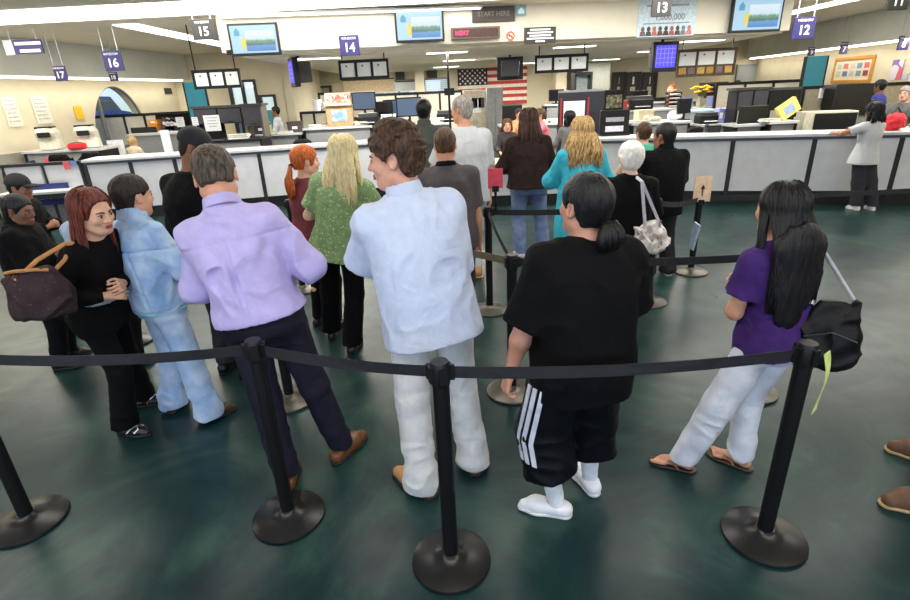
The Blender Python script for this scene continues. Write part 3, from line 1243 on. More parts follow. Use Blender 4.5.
# ------------------------------------------------------------------ clothes
def wrinkle(amp, seed, fx=11.0, fz=4.0):
    def f(x, y, z):
        w = vn(x * 5, y * 5, z * 5, seed + 3) * 2.0
        a = vn(x * fx + w, y * fx + w, z * fz + w, seed)
        b = vn(x * fx * 2.1 + w * 1.5, y * fx * 2.1, z * fz * 2.4 - w, seed + 1)
        r = 1 - np.abs(2 * a - 1)
        return amp * (1.0 - 1.6 * r * r) + amp * 0.5 * (1 - 2 * b)
    return f


def top_garment(q, sp, root, g, h):
    """shirt, jacket or blouse: g = dict(name, mat, sleeve, loose, hem, flare, sr, amp, neck)"""
    H, s = q.H, q.H / 1.75
    L = g.get('loose', 0.014)
    pts = np.array(q.S + q.E + q.W + [q.P, q.N])
    lo, hi = pts.min(0) - 0.24, pts.max(0) + 0.2
    lo[2] = min(lo[2], q.P[2] + g.get('hem', -.06) * H - 0.05)
    hi[2] = q.N[2] + 0.14
    F = Field(lo, hi, h)
    pr = torso_prof(q, L)
    if g.get('loosew'):                      # ease at the waist
        for r in pr:
            wgt = max(0, 1 - abs(r[0] / H - 0.09) / 0.13)
            r[3] += g['loosew'] * wgt
            r[4] += g['loosew'] * wgt
    hem = g.get('hem', -0.06)
    fl = g.get('flare', 0.012)
    pr = [r for r in pr if r[0] > hem * H + 0.02]
    r0 = [hem * H, 0, g.get('hemy', 0), pr[0][3] + fl, pr[0][4] + fl]
    if hem < -0.05:
        ref = torso_prof(q, L)
        r0 = [hem * H, 0, g.get('hemy', 0), ref[1][3] + fl, ref[1][4] + fl]
        pr = [r for r in pr if r[0] > -0.01 * H]
    pr = [r0] + pr
    F.loft(q.P, q.Rt, pr, 0.0, e=2.5)
    sl = g.get('sleeve', 0.6)
    sr = g.get('sr', 0.0)
    for i in (0, 1):
        S_, E_, W_ = q.S[i], q.E[i], q.W[i]
        F.cone(q.N + q.Rt[:, 2] * -0.014 * s, S_, 0.040 * s + L * .8, 0.046 * s + L * .8, .05)
        if sl <= 0:
            continue
        d1 = nrm(E_ - S_)
        am = sp.get('arm', 1.0)
        if sl <= 1.0:
            en = S_ + (E_ - S_) * sl
            F.cone(S_, S_ + (E_ - S_) * (sl + 0.12), 0.051 * s * am + L * .8, (0.052 - 0.010 * sl) * s * am + L + sr, .05, cut=[(en, d1)])
        else:
            F.cone(S_, E_, 0.051 * s * am + L * .8, 0.043 * s * am + L * .8 + sr, .05)
            f = sl - 1
            d2 = nrm(W_ - E_)
            en = E_ + (W_ - E_) * f
            F.cone(E_, E_ + (W_ - E_) * min(1.05, f + .08), 0.044 * s * am + L + sr, (0.042 - 0.012 * f) * s * am + L + sr, .03, cut=[(en, d2)])
    # shoulder yoke and neck opening
    nd = nrm(q.C - q.N)
    nk = (g.get('neck', 0.035) + 0.02) * s
    N_, hole = q.N, (0.058 if q.woman else 0.068) * s

    def opening(x, y, z):
        p = np.stack([x - N_[0], y - N_[1], z - N_[2]], 0)
        w = p[0] * nd[0] + p[1] * nd[1] + p[2] * nd[2]
        r = np.sqrt(np.maximum((p ** 2).sum(0) - w * w, 0))
        return w - nk - np.maximum(r - hole * 1.4, 0) * 1.5
    F.clip(opening)
    amp = g.get('amp', 0.005)
    wf = wrinkle(amp, g.get('seed', 1), g.get('fx', 11.0), g.get('fz', 4.0))
    Pz, Rz_ = q.P, q.Rt[:, 2]

    def faded(x, y, z):        # folds die out towards the sewn hem
        w = (x - Pz[0]) * Rz_[0] + (y - Pz[1]) * Rz_[1] + (z - Pz[2]) * Rz_[2]
        arm = np.abs((x - Pz[0]) * q.Rt[0, 0] + (y - Pz[1]) * q.Rt[1, 0]) > .16 * H
        return wf(x, y, z) * np.where(arm, 1.0, np.clip((w - hem * H) / .09, .12, 1))
    F.near(faded)
    if g.get('extra'):
        F.near(g['extra'](q))
    o = F.mesh(g['name'], g['mat'], root)
    if g.get('collar'):
        col = g['collar']
        c0 = q.N + nd * 0.026 * s + np.array([0, -.010, 0])
        K = Field(q.N - 0.14, q.N + np.array([.14, .14, .18]), min(h, 0.006))
        r = (0.062 if not q.woman else 0.052) * s + 0.010
        Rc = frame(nd, (0, 1, 0))
        hh = col.get('h', 0.05) + .012
        K.loft(c0, Rc, [(-0.015, 0, 0, r + .014, r + .014), (hh * .6, 0, 0, r + .008, r + .010), (hh, 0, -0.002, r + .004, r + .006)], 0)
        I2 = Field(q.N - 0.14, q.N + np.array([.14, .14, .18]), min(h, 0.006))
        I2.loft(c0, Rc, [(-0.06, 0, 0, r - .002, r - .002), (hh + .05, 0, -0.002, r - .004, r - .004)], 0)
        K.d = np.maximum(K.d, -I2.d)
        # open at the throat
        K.clip(lambda x, y, z: 0.035 * s - np.hypot((x - c0[0]), (y - (c0[1] + r + .02)) * 0.8))
        K.mesh('collar', col.get('mat', g['mat']), o)
    return o


def leg_garment(q, sp, root, g, h):
    """trousers or shorts: g = dict(name, mat, len (0-1 thigh, 1-2 shin), loose, rt, rk, ra, waist)"""
    H, s = q.H, q.H / 1.75
    L = g.get('loose', 0.012)
    pts = np.array(q.hip + q.knee + q.ank + [q.P])
    lo, hi = pts.min(0) - 0.28, pts.max(0) + 0.28
    lo[2] = 0.004
    hi[2] = q.P[2] + 0.22
    F = Field(lo, hi, h)
    f = q.fat
    wz = g.get('waist', 0.05) * H
    ref = torso_prof(q, L)
    seat = g.get('seat', 1.0)
    pr = [[-.07 * H, 0, 0, ref[0][3] * .95, ref[0][4]], [-.03 * H, 0, -.006, ref[1][3], ref[1][4] * seat], [0.01 * H, 0, -.004, ref[1][3], ref[1][4] * (seat + 1) / 2], [wz, 0, 0, ref[2][3] + .004, ref[2][4] + .004]]
    F.loft(q.P, np.eye(3) if not g.get('tilt') else q.Rt, pr, 0.02, e=2.3)
    ln = g.get('len', 1.97)
    rt, rk, ra = g.get('rt', .082), g.get('rk', .062), g.get('ra', .056)
    for i in (0, 1):
        hp, kn, an = q.hip[i], q.knee[i], q.ank[i]
        an = an + np.array([0, 0, -0.012])
        if ln <= 1.0:
            en = hp + (kn - hp) * ln
            F.cone(hp, hp + (kn - hp) * 1.1, rt * s * f + L, rk * s + L, .04, cut=[(en, nrm(kn - hp))])
        else:
            F.cone(hp, kn, rt * s * f + L, rk * s + L, .04)
            fr = ln - 1
            en = kn + (an - kn) * fr
            F.cone(kn, kn + (an - kn) * min(1.1, fr + .1), rk * s + L, (rk + (ra - rk) * min(1, fr)) * s + L, .03, cut=[(en, nrm((0, 0, -1)) if fr > .9 else nrm(an - kn))])
            if g.get('stack'):                       # cloth resting on the shoe
                F.cone(an + np.array([0, 0, .05]), an + np.array([0, 0, -.01]), ra * s + L + .004, (ra + g['stack']) * s + L, .03, cut=[(np.array([0, 0, 0.03]), (0, 0, -1))])
    amp = g.get('amp', 0.004)
    kz = [q.knee[0][2], q.ank[0][2]]

    def wr(x, y, z):
        w = vn(x * 4, y * 4, z * 4, 5) * 1.6
        a = vn(x * 8 + w, y * 8 + w, z * 15 + w * 2, g.get('seed', 7))
        low = np.clip((0.42 * H - z) / (0.3 * H), 0.25, 1.0) + np.clip(1 - np.abs(z - q.P[2] + .1) / 0.12, 0, 0.6)
        return amp * low * (1.0 - 2.0 * (1 - np.abs(2 * a - 1)) ** 2)
    if g.get('topcut') is not None:
        F.cut(q.P + q.Rt[:, 2] * g['topcut'] * H, q.Rt[:, 2])
    F.near(wr)
    if g.get('extra'):
        F.near(g['extra'](q))
    return F.mesh(g['name'], g['mat'], root)


def shoe(q, i, root, g, name='shoe'):
    s = q.H / 1.75 * g.get('size', 1.0)
    x0, y0, ta = q.feet[i]
    a = q.ank[i]
    fd = np.array([-math.sin(ta), math.cos(ta), 0])
    fr = np.array([math.cos(ta), math.sin(ta), 0])
    b = np.array([a[0], a[1], 0.0])
    inn = -1 if i == 0 else 1
    P = lambda u, v, z: b + fd * u * s + fr * (-inn) * v * s + np.array([0, 0, z * s])
    F = Field(b - 0.3, b + 0.3, 0.006)
    F.lo[2] = -0.03
    F = Field(b + np.array([-.28, -.28, -.02]), b + np.array([.28, .28, .2]), 0.0062)
    top = g.get('top', 0.075)
    fl = (np.array([0, 0, 1.0]), 1.0)
    F.cone(P(-.045, 0, .045), P(-.02, 0, top), .036 * s, .040 * s, .02, cut=[(P(0, 0, top), (0, 0, 1))])
    F.cone(P(-.045, 0, .038), P(.10, .004, .034), .036 * s, .043 * s, .03)
    F.cone(P(.10, .004, .032), P(.165, -.002, .026), .043 * s, .030 * s, .03)
    F.cone(P(-.01, 0, top * .8), P(.11, .003, .045), .036 * s, .030 * s, .03, cut=[(P(0, 0, top), (0, 0, 1))])
    if g.get('pointy'):
        F.cone(P(.15, 0, .024), P(.20, 0, .018), .024 * s, .012 * s, .03)
    F.cut((0, 0, 0.012), (0, 0, -1))
    o = F.mesh(name, g['mat'], root)
    S = Field(b + np.array([-.28, -.28, -.02]), b + np.array([.28, .28, .08]), 0.0062)
    st = g.get('sole', 0.018)
    S.cone(P(-.048, 0, .01), P(.10, .004, .01), .041 * s, .049 * s, .02)
    S.cone(P(.10, .004, .01), P(.168, -.002, .01), .049 * s, .035 * s, .03)
    if g.get('pointy'):
        S.cone(P(.15, 0, .01), P(.205, 0, .01), .026 * s, .012 * s, .03)
    S.cut((0, 0, st), (0, 0, 1))
    S.cut((0, 0, 0.001), (0, 0, -1))
    S.mesh('sole', g['solemat'], o)
    if g.get('laces'):
        m = MB()
        for k in range(4):
            u = .045 + .022 * k
            z = .078 - .009 * k
            m.tube([P(u, -.022, z - .006), P(u + .004, 0, z + .003), P(u, .022, z - .006)], .003, 6)
        m.build('laces', g['laces'], o, True)
    return o


def flipflop(q, i, root, m, strapm):
    s = q.H / 1.75
    x0, y0, ta = q.feet[i]
    a = q.ank[i]
    fd = np.array([-math.sin(ta), math.cos(ta), 0])
    fr = np.array([math.cos(ta), math.sin(ta), 0])
    b = np.array([a[0], a[1], 0.0])
    P = lambda u, v, z: Vector(b + fd * u * s + fr * v * s + np.array([0, 0, z]))
    F = Field(b + np.array([-.28, -.28, -.02]), b + np.array([.28, .28, .06]), 0.006)
    F.cone(P(-.045, 0, .006), P(.12, 0, .006), .038 * s, .047 * s, .02)
    F.cone(P(.12, 0, .006), P(.16, 0, .006), .047 * s, .040 * s, .02)
    F.cut((0, 0, .014), (0, 0, 1))
    F.cut((0, 0, .001), (0, 0, -1))
    o = F.mesh('sandal', m, root)
    st = MB()
    for sx in (-1, 1):
        st.tube([P(.02, sx * .040, .014), P(.05, sx * .036, .046 * s), P(.09, sx * .020, .052 * s), P(.125, .004, .032)], [.006, .007, .007, .005], 8)
    st.build('strap', strapm, o, True)
    return o


def sock(q, i, root, m, topf=0.55):
    s = q.H / 1.75
    k, a = q.knee[i], q.ank[i]
    t = a + (k - a) * topf
    F = Field(np.minimum(t, a) - 0.12, np.maximum(t, a) + 0.12, 0.007)
    F.cone(t, a, 0.058 * s, 0.042 * s, 0.0, cut=[(t, nrm(k - a))])
    F.near(wrinkle(0.0025, 3, 14, 18))
    return F.mesh('sock', m, root)


# ------------------------------------------------------------------ hair
def hair_mat(name, c1, c2, rough=0.45):
    return mat(name, c1, rough + .12, rgb2=c2, scale=1.0, stretch=(90, 90, 16), bump=0.5, bscale=1.6, spec=0.35)


def hair_cap(q, root, m, thick=0.014, curl=0.0, amp=0.004, nape=-0.085, front=0.062, h=0.006, extra=None, temple=0.0, name='hair', top=0.0, fine=60, ear=.024):
    s, C, R = q.hs, q.C, q.Rh
    F = Field(C - 0.2 * s, C + 0.2 * s, h)
    T = lambda x, y, z: C + R @ (np.array([x, y, z]) * s)
    F.ell(T(0, -.014, .034), np.array((.074 + thick, .094 + thick, .084 + thick + top)) * s, R, 0.02)
    F.ell(T(0, -.030, -.03), np.array((.060 + thick * .45, .066 + thick * .35, .075)) * s, R, 0.03)

    def line(x, y, z):
        p = np.stack([x - C[0], y - C[1], z - C[2]], 0)
        u, v, w = (R.T @ p) / s
        f = np.interp(v, [-.12, -.042, -.034, -.026, .010, .017, .045, .06, .085, .1], [nape, nape, -.03, ear, ear, -.025 + temple, .008 + temple, max(.03, front - .026), front, front])
        return (f - w) * s * 0.7
    F.clip(line)
    if curl:
        F.near(lambda x, y, z: curl * (1.2 - 2.4 * vn(x * 42, y * 42, z * 42, 11)) + curl * .5 * (1 - 2 * vn(x * 85, y * 85, z * 85, 12)))
    elif amp:
        def st(x, y, z):
            p = np.stack([x - C[0], y - C[1], z - C[2]], 0)
            u, v, w = (R.T @ p) / s
            az = np.arctan2(u, v - 0.0)
            return amp * (1 - 2 * vn(az * fine / 8, w * 16, v * 16, 4)) + amp * .6 * (1 - 2 * vn(u * 120, v * 60, w * 60, 6))
        F.near(st)
    if extra:
        extra(F, T, s)
    return F.mesh(name, m, root)


def long_hair(q, root, m, length=0.35, spread=0.8, backy=-0.15, n=150, r=0.0075, wav=0.01, side=1.0, front=0.06, seed=1, cap=0.014, part=0.0, fringe=None, arc=2.5, core=True, bulge=0.0, hide_face=True):
    """cap plus flowing locks; length in metres below the chin, backy = local y of the hanging locks"""
    s, C, R = q.hs, q.C, q.Rh
    rnd = random.Random(seed)
    T = lambda x, y, z: C + R @ (np.array([x, y, z]) * s)

    def ex(F, T, s):
        pass
    cap_o = hair_cap(q, root, m, thick=cap, amp=0.004, nape=-0.09, front=front, temple=-0.03, ear=-.03)
    b = MB()
    fwd = R @ np.array([0, 1, 0])
    fwd2 = nrm((fwd[0], fwd[1], 0))
    rt2 = np.array([fwd2[1], -fwd2[0], 0])
    r = r * .72
    n = int(n * 1.7)
    for i in range(n):
        az = rnd.uniform(-arc, arc)            # 0 = back of the head
        el = rnd.uniform(0.1, 1.15)
        pts, rad = [], []
        k = cap + 0.004 + rnd.uniform(-0.003, 0.006)
        ang = el
        ra, rb, rc = (.074 + k), (.094 + k), (.084 + k)
        lim = -0.25
        nn = 6
        for j in range(nn):
            e = el + (lim - el) * j / (nn - 1)
            x = ra * math.sin(az) * math.cos(e)
            y = -.014 - rb * math.cos(az) * math.cos(e)
            z = .034 + rc * math.sin(e)
            pts.append(T(x, y, z))
        p = pts[-1]
        # hanging part: blends towards the back plane
        ex_ = (p - C) @ rt2
        ey_ = (p - C) @ fwd2
        ln = length * (1 + rnd.uniform(-0.13, 0.06)) * (1 - 0.12 * abs(math.sin(az)))
        tot = 0.10 * s + ln
        wy = backy + rnd.uniform(-0.016, 0.012) - bulge * rnd.random()
        if abs(az) > 1.35:
            wy = ey_ + rnd.uniform(-.01, .02) if side > 1.2 else wy * 0.35 + ey_ * .4
        wx = ex_ * spread * (1.0 if abs(az) < 1.35 else 1.05)
        ph, fq = rnd.uniform(0, 6.28), rnd.uniform(9, 15)
        M_ = 13
        for j in range(1, M_ + 1):
            t = j / M_
            e = 1 - (1 - min(1, t * 1.7)) ** 2
            xx = ex_ + (wx - ex_) * e + wav * math.sin(ph + fq * tot * t * 1.6) * min(1, t * 2)
            yy = ey_ + (wy - ey_) * e + wav * .6 * math.cos(ph + fq * tot * t * 1.9) * min(1, t * 2)
            q_ = C + rt2 * xx + fwd2 * yy + np.array([0, 0, (p - C)[2] - tot * t])
            pts.append(q_)
        N_ = len(pts)
        rad = [r * (0.55 + 0.45 * min(1, j / 4)) * (1 if j < N_ * .7 else max(0.12, (N_ - j) / (N_ * .3))) for j in range(N_)]
        b.tube(pts, rad, 5, cap=True)
    b.build('hair_locks', m, cap_o, True, angle=180)
    return cap_o


def back_hair(q, root, m, length, w=.115, y=-.150):
    """the dense mass of very long hair lying on the back"""
    s, C, R = q.hs, q.C, q.Rh
    fwd = nrm((R[0, 1], R[1, 1], 0))
    rt = np.array([fwd[1], -fwd[0], 0])
    F = Field(C - np.array([.3, .3, .62]), C + np.array([.3, .3, .2]), .007)
    p0 = C - fwd * .06
    p1 = C + fwd * y + np.array([0, 0, -.14])
    p2 = C + fwd * (y - .01) + np.array([0, 0, -.12 - length])
    for a, b, ra, rb in ((p0, p1, .085, w), (p1, p2, w, w * .75)):
        F.cone(a, b, ra, rb, .03, flat=(fwd, 3.0))

    def strands(x, yy, z):
        u = (x - C[0]) * rt[0] + (yy - C[1]) * rt[1]
        return .005 * (1 - 2 * vn(u * 90, yy * 20, z * 5, 2)) + .02 * (vn(u * 60, yy * 5, z * 0, 8)) * np.clip((p2[2] + .12 - z) / .12, 0, 1)
    F.near(strands)
    return F.mesh('back_hair', m, root)


def person(sp):
    """builds one figure; returns (root empty, pose)"""
    if 'top' in sp:
        px, py, Y = sp['top']
        p = at(px, py, Y)
        sp['H'] = p.z - sp.get('hairtop', 0.012) + sp.get('dH', 0)
        hx = p.x
        sp.setdefault('X', hx)
        sp.setdefault('Y', Y)
    if 'feet' not in sp:
        a = math.radians(sp.get('yaw', 0))
        w = sp.get('stance', 0.11)
        sp['feet'] = [(sp['X'] - math.cos(a) * w, sp['Y'] - math.sin(a) * w, sp.get('yaw', 0) + 8), (sp['X'] + math.cos(a) * w, sp['Y'] + math.sin(a) * w, sp.get('yaw', 0) - 8)]
    root = thing('person', sp['label'], 'person', (sp['X'], sp['Y'], sp.get('z', 0)), math.radians(sp.get('yaw', 0)), sp.get('group'))
    q = make_pose(sp)
    h = sp.get('res', 0.008)
    build_body(q, sp, root, h)
    if sp.get('face', True):
        face_parts(q, sp, root)
    for g in sp.get('tops', []):
        top_garment(q, sp, root, g, sp.get('cres', max(h, 0.009)))
    for g in sp.get('legs', []):
        hem = sp['tops'][-1].get('hem', -.06) if sp.get('tops') else 1
        if hem < -.015:
            g = dict(g, topcut=hem + .03)
        leg_garment(q, sp, root, g, sp.get('cres', max(h, 0.009)))
    if sp.get('shoes'):
        for i in (0, 1):
            shoe(q, i, root, sp['shoes'])
    if sp.get('sandal'):
        for i in (0, 1):
            flipflop(q, i, root, *sp['sandal'])
    if sp.get('socks'):
        for i in (0, 1):
            sock(q, i, root, *sp['socks'])
    if sp.get('hair'):
        sp['hair'](q, root)
    return root, q


def world_pt(root, v):
    a = root.rotation_euler[2]
    r = rotz(v, a)
    return Vector((root.location.x + r[0], root.location.y + r[1], root.location.z + r[2]))
# ================================================================== the queue
BLK = mat('black jersey', (9, 9, 12), 0.85, var=0.15, bump=0.25, bscale=240, spec=.15)
BLK2 = mat('black knit', (12, 11, 13), 0.9, var=0.2, bump=0.35, bscale=180, spec=.15)
BLKS = mat('black sport nylon', (11, 12, 18), 0.5, var=0.15, bump=0.2, bscale=120, spec=.15)
LAV = mat('lavender shirting', (184, 172, 222), 0.8, var=0.05, bump=0.15, bscale=260)
PALEB = mat('pale blue linen', (196, 206, 230), 0.85, var=0.04, bump=0.25, bscale=220)
WHT = mat('white cotton', (190, 192, 198), 0.85, var=0.03, bump=0.2, bscale=220)
DENIM = mat('washed blue denim', (132, 168, 216), 0.85, rgb2=(184, 208, 236), scale=9, bump=0.35, bscale=300)
JEAN = mat('light blue jeans', (140, 170, 212), 0.85, rgb2=(186, 206, 232), scale=8, bump=0.35, bscale=300)
JEANM = mat('mid blue jeans', (92, 110, 156), 0.85, rgb2=(124, 142, 184), scale=9, bump=0.3, bscale=300)
JEANW = mat('pale grey white jeans', (196, 200, 212), 0.85, rgb2=(222, 224, 232), scale=9, bump=0.3, bscale=300)
KHAKI = mat('stone chinos', (206, 206, 206), 0.85, var=0.05, bump=0.25, bscale=240)
NAVYT = mat('dark navy suiting', (30, 30, 44), 0.8, var=0.12, bump=0.15, bscale=300, spec=.15)
PURP = mat('deep purple jersey', (66, 40, 104), 0.8, var=0.12, bump=0.2, bscale=240, spec=.15)
TURQ = mat('turquoise knit', (52, 178, 204), 0.8, var=0.08, bump=0.25, bscale=200)
BROWNK = mat('dark brown knit', (48, 36, 34), 0.9, var=0.15, bump=0.4, bscale=160, spec=.15)
MAROON = mat('maroon jersey', (122, 52, 62), 0.85, var=0.1, bump=0.2, bscale=220)
GREYP = mat('grey pique', (86, 80, 82), 0.85, var=0.06, bump=0.3, bscale=260, spec=.15)
DKG = mat('dark grey green cotton', (74, 80, 76), 0.85, var=0.06, bump=0.2, bscale=220)
GREYB = mat('charcoal trousers', (56, 56, 62), 0.85, var=0.1, bump=0.2, bscale=220, spec=.15)
PINK = mat('rose pink cotton', (226, 122, 138), 0.85, var=0.06, bump=0.2, bscale=220)
TEALK = mat('mint teal cotton', (80, 186, 160), 0.85, var=0.06, bump=0.2, bscale=220)
BLUEJ = mat('royal blue jacket', (38, 44, 150), 0.7, var=0.1, bump=0.2, bscale=120)
GREYJ = mat('grey sweatshirt', (98, 98, 100), 0.9, var=0.08, bump=0.3, bscale=140)
BROWNL = mat('brown shoe leather', (110, 68, 36), 0.35, var=0.15)
TANL = mat('tan suede', (176, 132, 82), 0.75, var=0.1, bump=0.2)
DBROWN = mat('dark brown leather', (62, 42, 30), 0.4, var=0.15)
WHITEL = mat('white shoe leather', (230, 230, 236), 0.4, var=0.02)
BLACKL = mat('black shoe leather', (22, 21, 22), 0.3)
RUB = mat('white rubber sole', (214, 214, 214), 0.6)
RUBD = mat('dark rubber sole', (30, 28, 27), 0.7)
RUBT = mat('tan crepe sole', (176, 146, 104), 0.7)
SOCKW = mat('white sport sock', (226, 228, 236), 0.9, bump=0.3, bscale=200)
FLORAL = spots('green floral print', (128, 156, 104), [(150, 176, 122), (96, 132, 88), (188, 202, 160), (116, 146, 96), (206, 210, 180)], 55, 0.75, 0.3)

H_DARK = hair_mat('dark brown hair', (20, 15, 13), (48, 36, 30))
H_BLACK = hair_mat('black hair', (9, 8, 11), (24, 21, 25), 0.35)
H_BROWN = hair_mat('brown hair', (46, 30, 20), (104, 74, 46))
H_CURL = hair_mat('curly brown hair', (30, 19, 15), (88, 60, 40))
H_GREY = hair_mat('grey hair', (120, 112, 106), (172, 166, 160))
H_WHITE = hair_mat('white hair', (226, 222, 214), (248, 246, 240))
H_BLONDE = hair_mat('pale blonde hair', (214, 190, 132), (248, 234, 190))
H_GOLD = hair_mat('golden blonde hair', (140, 104, 60), (218, 184, 128))
H_RED = hair_mat('ginger hair', (150, 66, 24), (206, 108, 46))
H_AUB = hair_mat('auburn hair', (58, 22, 18), (122, 56, 40))
H_MIX = hair_mat('dark hair greying at the sides', (34, 26, 22), (96, 84, 72))

ST = 'people waiting in the roped queue'


def P(**k):
    return person(k)


# --- woman in black with arms crossed, at the left
def hair1(q, root):
    long_hair(q, root, H_AUB, length=0.20, spread=0.95, backy=-0.085, n=140, r=0.0075, wav=0.008, front=0.088, seed=4, arc=2.0)


p1, q1 = P(top=(80, 181, 2.86), hairtop=0.02, yaw=-94, sex='f', build=1.0, fat=1.02, pel=(-.13, 0.05), feet=[(-2.22, 3.18, -75), (-2.15, 2.84, -98)], res=0.006, cres=0.008,
           skin=(214, 166, 138), lips=(150, 64, 62), brow=(44, 26, 22), head=(-14, -13, 4), armL=((-.01, .092, .135), (-1, -.5, -.7)), armR=((0.06, 0.088, 0.115), (0.9, -0.9, -0.6)), curl=0.8, tw=-6,
           tops=[dict(name='sweater', mat=BLK2, sleeve=1.93, loose=0.008, hem=-.02, flare=0.004, amp=0.004, neck=-0.005)],
           legs=[dict(name='trousers', mat=BLK, loose=0.006, rt=.082, rk=.062, ra=.085, amp=0.004, waist=.08)],
           shoes=dict(mat=BLACKL, solemat=RUBD, size=.9, top=0.055), hair=hair1,
           label='woman with auburn hair and crossed arms, all in black, facing right at left')
# pale pattern on her open shoes and a silver belt band
for i in (0, 1):
    a, ta = q1.ank[i], q1.feet[i][2]
    fd = np.array([-math.sin(ta), math.cos(ta), 0])
    fr = np.array([math.cos(ta), math.sin(ta), 0])
    m = MB()
    s_ = q1.H / 1.75 * .9
    pts = [a * [1, 1, 0] + fd * u * s_ + fr * v * s_ + np.array([0, 0, z]) for u, v, z in ((.03, -.046, .03), (.07, -.03, .062), (.1, 0, .066), (.125, .03, .056), (.10, .05, .038))]
    m.tube(pts, .006, 6)
    pts = [a * [1, 1, 0] + fd * u * s_ + fr * v * s_ + np.array([0, 0, z]) for u, v, z in ((.03, .044, .03), (.07, .03, .062), (.1, 0, .066), (.125, -.03, .056), (.10, -.048, .038))]
    m.tube(pts, .006, 6)
    m.build('shoe_strap', mat('silver strap', (206, 208, 220), 0.3, metal=0.5), p1, True)
bk_ = Field(q1.P + np.array([-.3, -.3, -.1]), q1.P + np.array([.3, .3, .3]), 0.008)
bk_.loft(q1.P, q1.Rt, [(r[0], r[1], r[2], r[3], r[4]) for r in torso_prof(q1, 0.016)], 0)
bk_.cut(q1.P + q1.Rt[:, 2] * .066 * q1.H, -q1.Rt[:, 2])
bk_.cut(q1.P + q1.Rt[:, 2] * .082 * q1.H, q1.Rt[:, 2])
bk_.mesh('belt', mat('pale silver belt', (190, 190, 196), 0.4, metal=0.3), p1)


# --- man in denim jacket
def yoke(q, z0, amp=0.006):
    def f(q_):
        def g(x, y, z):
            p = np.stack([x - q.P[0], y - q.P[1], z - q.P[2]], 0)
            w = (q.Rt.T @ p)[2] / q.H
            u = (q.Rt.T @ p)[0] / q.H
            return amp * np.exp(-((w - z0) / 0.0035) ** 2) + amp * .8 * np.exp(-((np.abs(u) - .055 - .1 * (.2 - w)) / 0.004) ** 2) * (w < z0)
        return g
    return f


def hair_short(m, **k):
    return lambda q, root: hair_cap(q, root, m, **k)


_sp = dict(top=(122, 172, 3.12), yaw=-34, build=1.02, fat=1.0, pel=(.03, 0), feet=[(-1.98, 3.12, 0), (-1.67, 2.97, -48)], res=0.007, cres=0.008, hairtop=0.02, skin=(214, 160, 136), head=(4, -4, 3),
           armL='fold', armR='fold', hsize=1.04,
           legs=[dict(name='jeans', mat=JEAN, loose=0.016, rt=.086, rk=.07, ra=.07, amp=0.007, stack=.012, waist=.04)],
           shoes=dict(mat=DBROWN, solemat=RUBD, size=1.0, top=.06), hair=hair_short(H_DARK, thick=0.012, front=.05, temple=.03),
           label='man in pale denim jacket and faded jeans turned away to the right')
_sp['tops'] = [dict(name='denim_jacket', mat=DENIM, sleeve=1.9, loose=0.026, hem=-.035, flare=-0.004, loosew=.025, amp=0.005, neck=.045, collar=dict(h=.055), seed=5,
                    extra=lambda q: yoke(q, .205, .010)(q))]
p2, q2 = person(_sp)
wb = Field(q2.P + np.array([-.3, -.3, -.15]), q2.P + np.array([.3, .3, .1]), 0.008)
wb.loft(q2.P, q2.Rt, [(-.06 * q2.H, 0, 0, .103 * q2.H + .03, .076 * q2.H + .03), (.03 * q2.H, 0, 0, .102 * q2.H + .035, .074 * q2.H + .035)], 0)
wb.cut(q2.P - q2.Rt[:, 2] * .012 * q2.H, q2.Rt[:, 2])
wb.cut(q2.P - q2.Rt[:, 2] * .036 * q2.H, -q2.Rt[:, 2])
wb.mesh('waistband', DENIM, p2)
tl = Field(q2.P + np.array([-.3, -.3, -.2]), q2.P + np.array([.3, .3, .1]), 0.008)
tl.loft(q2.P, q2.Rt, [(-.1 * q2.H, 0, 0, .103 * q2.H + .026, .076 * q2.H + .026), (.0, 0, 0, .102 * q2.H + .026, .074 * q2.H + .026)], 0)
tl.cut(q2.P - q2.Rt[:, 2] * .030 * q2.H, q2.Rt[:, 2])
tl.cut(q2.P - q2.Rt[:, 2] * .050 * q2.H, -q2.Rt[:, 2])
tl.mesh('shirt_hem', mat('aqua shirt hem', (150, 208, 222), 0.8), p2)


# --- big man in black tee and cap, further left
def hair_cap_hat(q, root):
    hair_cap(q, root, H_BLACK, thick=0.006, front=.03, temple=.02, amp=0.002)
    s, C, R = q.hs, q.C, q.Rh
    T = lambda x, y, z: C + R @ (np.array([x, y, z]) * s)
    F = Field(C - 0.24, C + 0.26, 0.007)
    F.ell(T(0, -.012, .040), np.array((.088, .110, .094)) * s, R, 0)
    F.cut(T(0, 0, .022), -R[:, 2] + R[:, 1] * 0.10)
    o = F.mesh('baseball_cap', mat('black cap cloth', (26, 26, 28), 0.8, bump=.2), root)
    B = Field(C - 0.3, C + 0.32, 0.006)
    B.ell(T(0, .10, .030), np.array((.075, .085, .012)) * s, R @ np.array(Matrix.Rotation(-0.18, 3, 'X')), 0)
    B.mesh('peak', mat('black cap cloth', (26, 26, 28)), o)
    MB().ball(Vector(T(0, -.012, .136)), .009, 8, 6).build('cap_button', BLACKP, o, True)


P(top=(184, 127, 3.6), dH=.03, yaw=-24, hairtop=0.03, build=1.12, fat=1.15, res=0.009, skin=(128, 84, 58), head=(-58, -24, 0), armL='front', armR='front', face=True, hsize=.93, lips=(104, 62, 52), brow=(20, 16, 14), pel=(-.02, .0),
  tops=[dict(name='tee_shirt', mat=BLK, sleeve=.75, loose=.02, loosew=.03, hem=-.1, amp=.005, neck=.02, sr=.012)],
  legs=[dict(name='trousers', mat=GREYB, loose=.02)], shoes=dict(mat=BLACKL, solemat=RUBD), hair=hair_cap_hat,
  label='big man in black tee shirt and black baseball cap looking down')


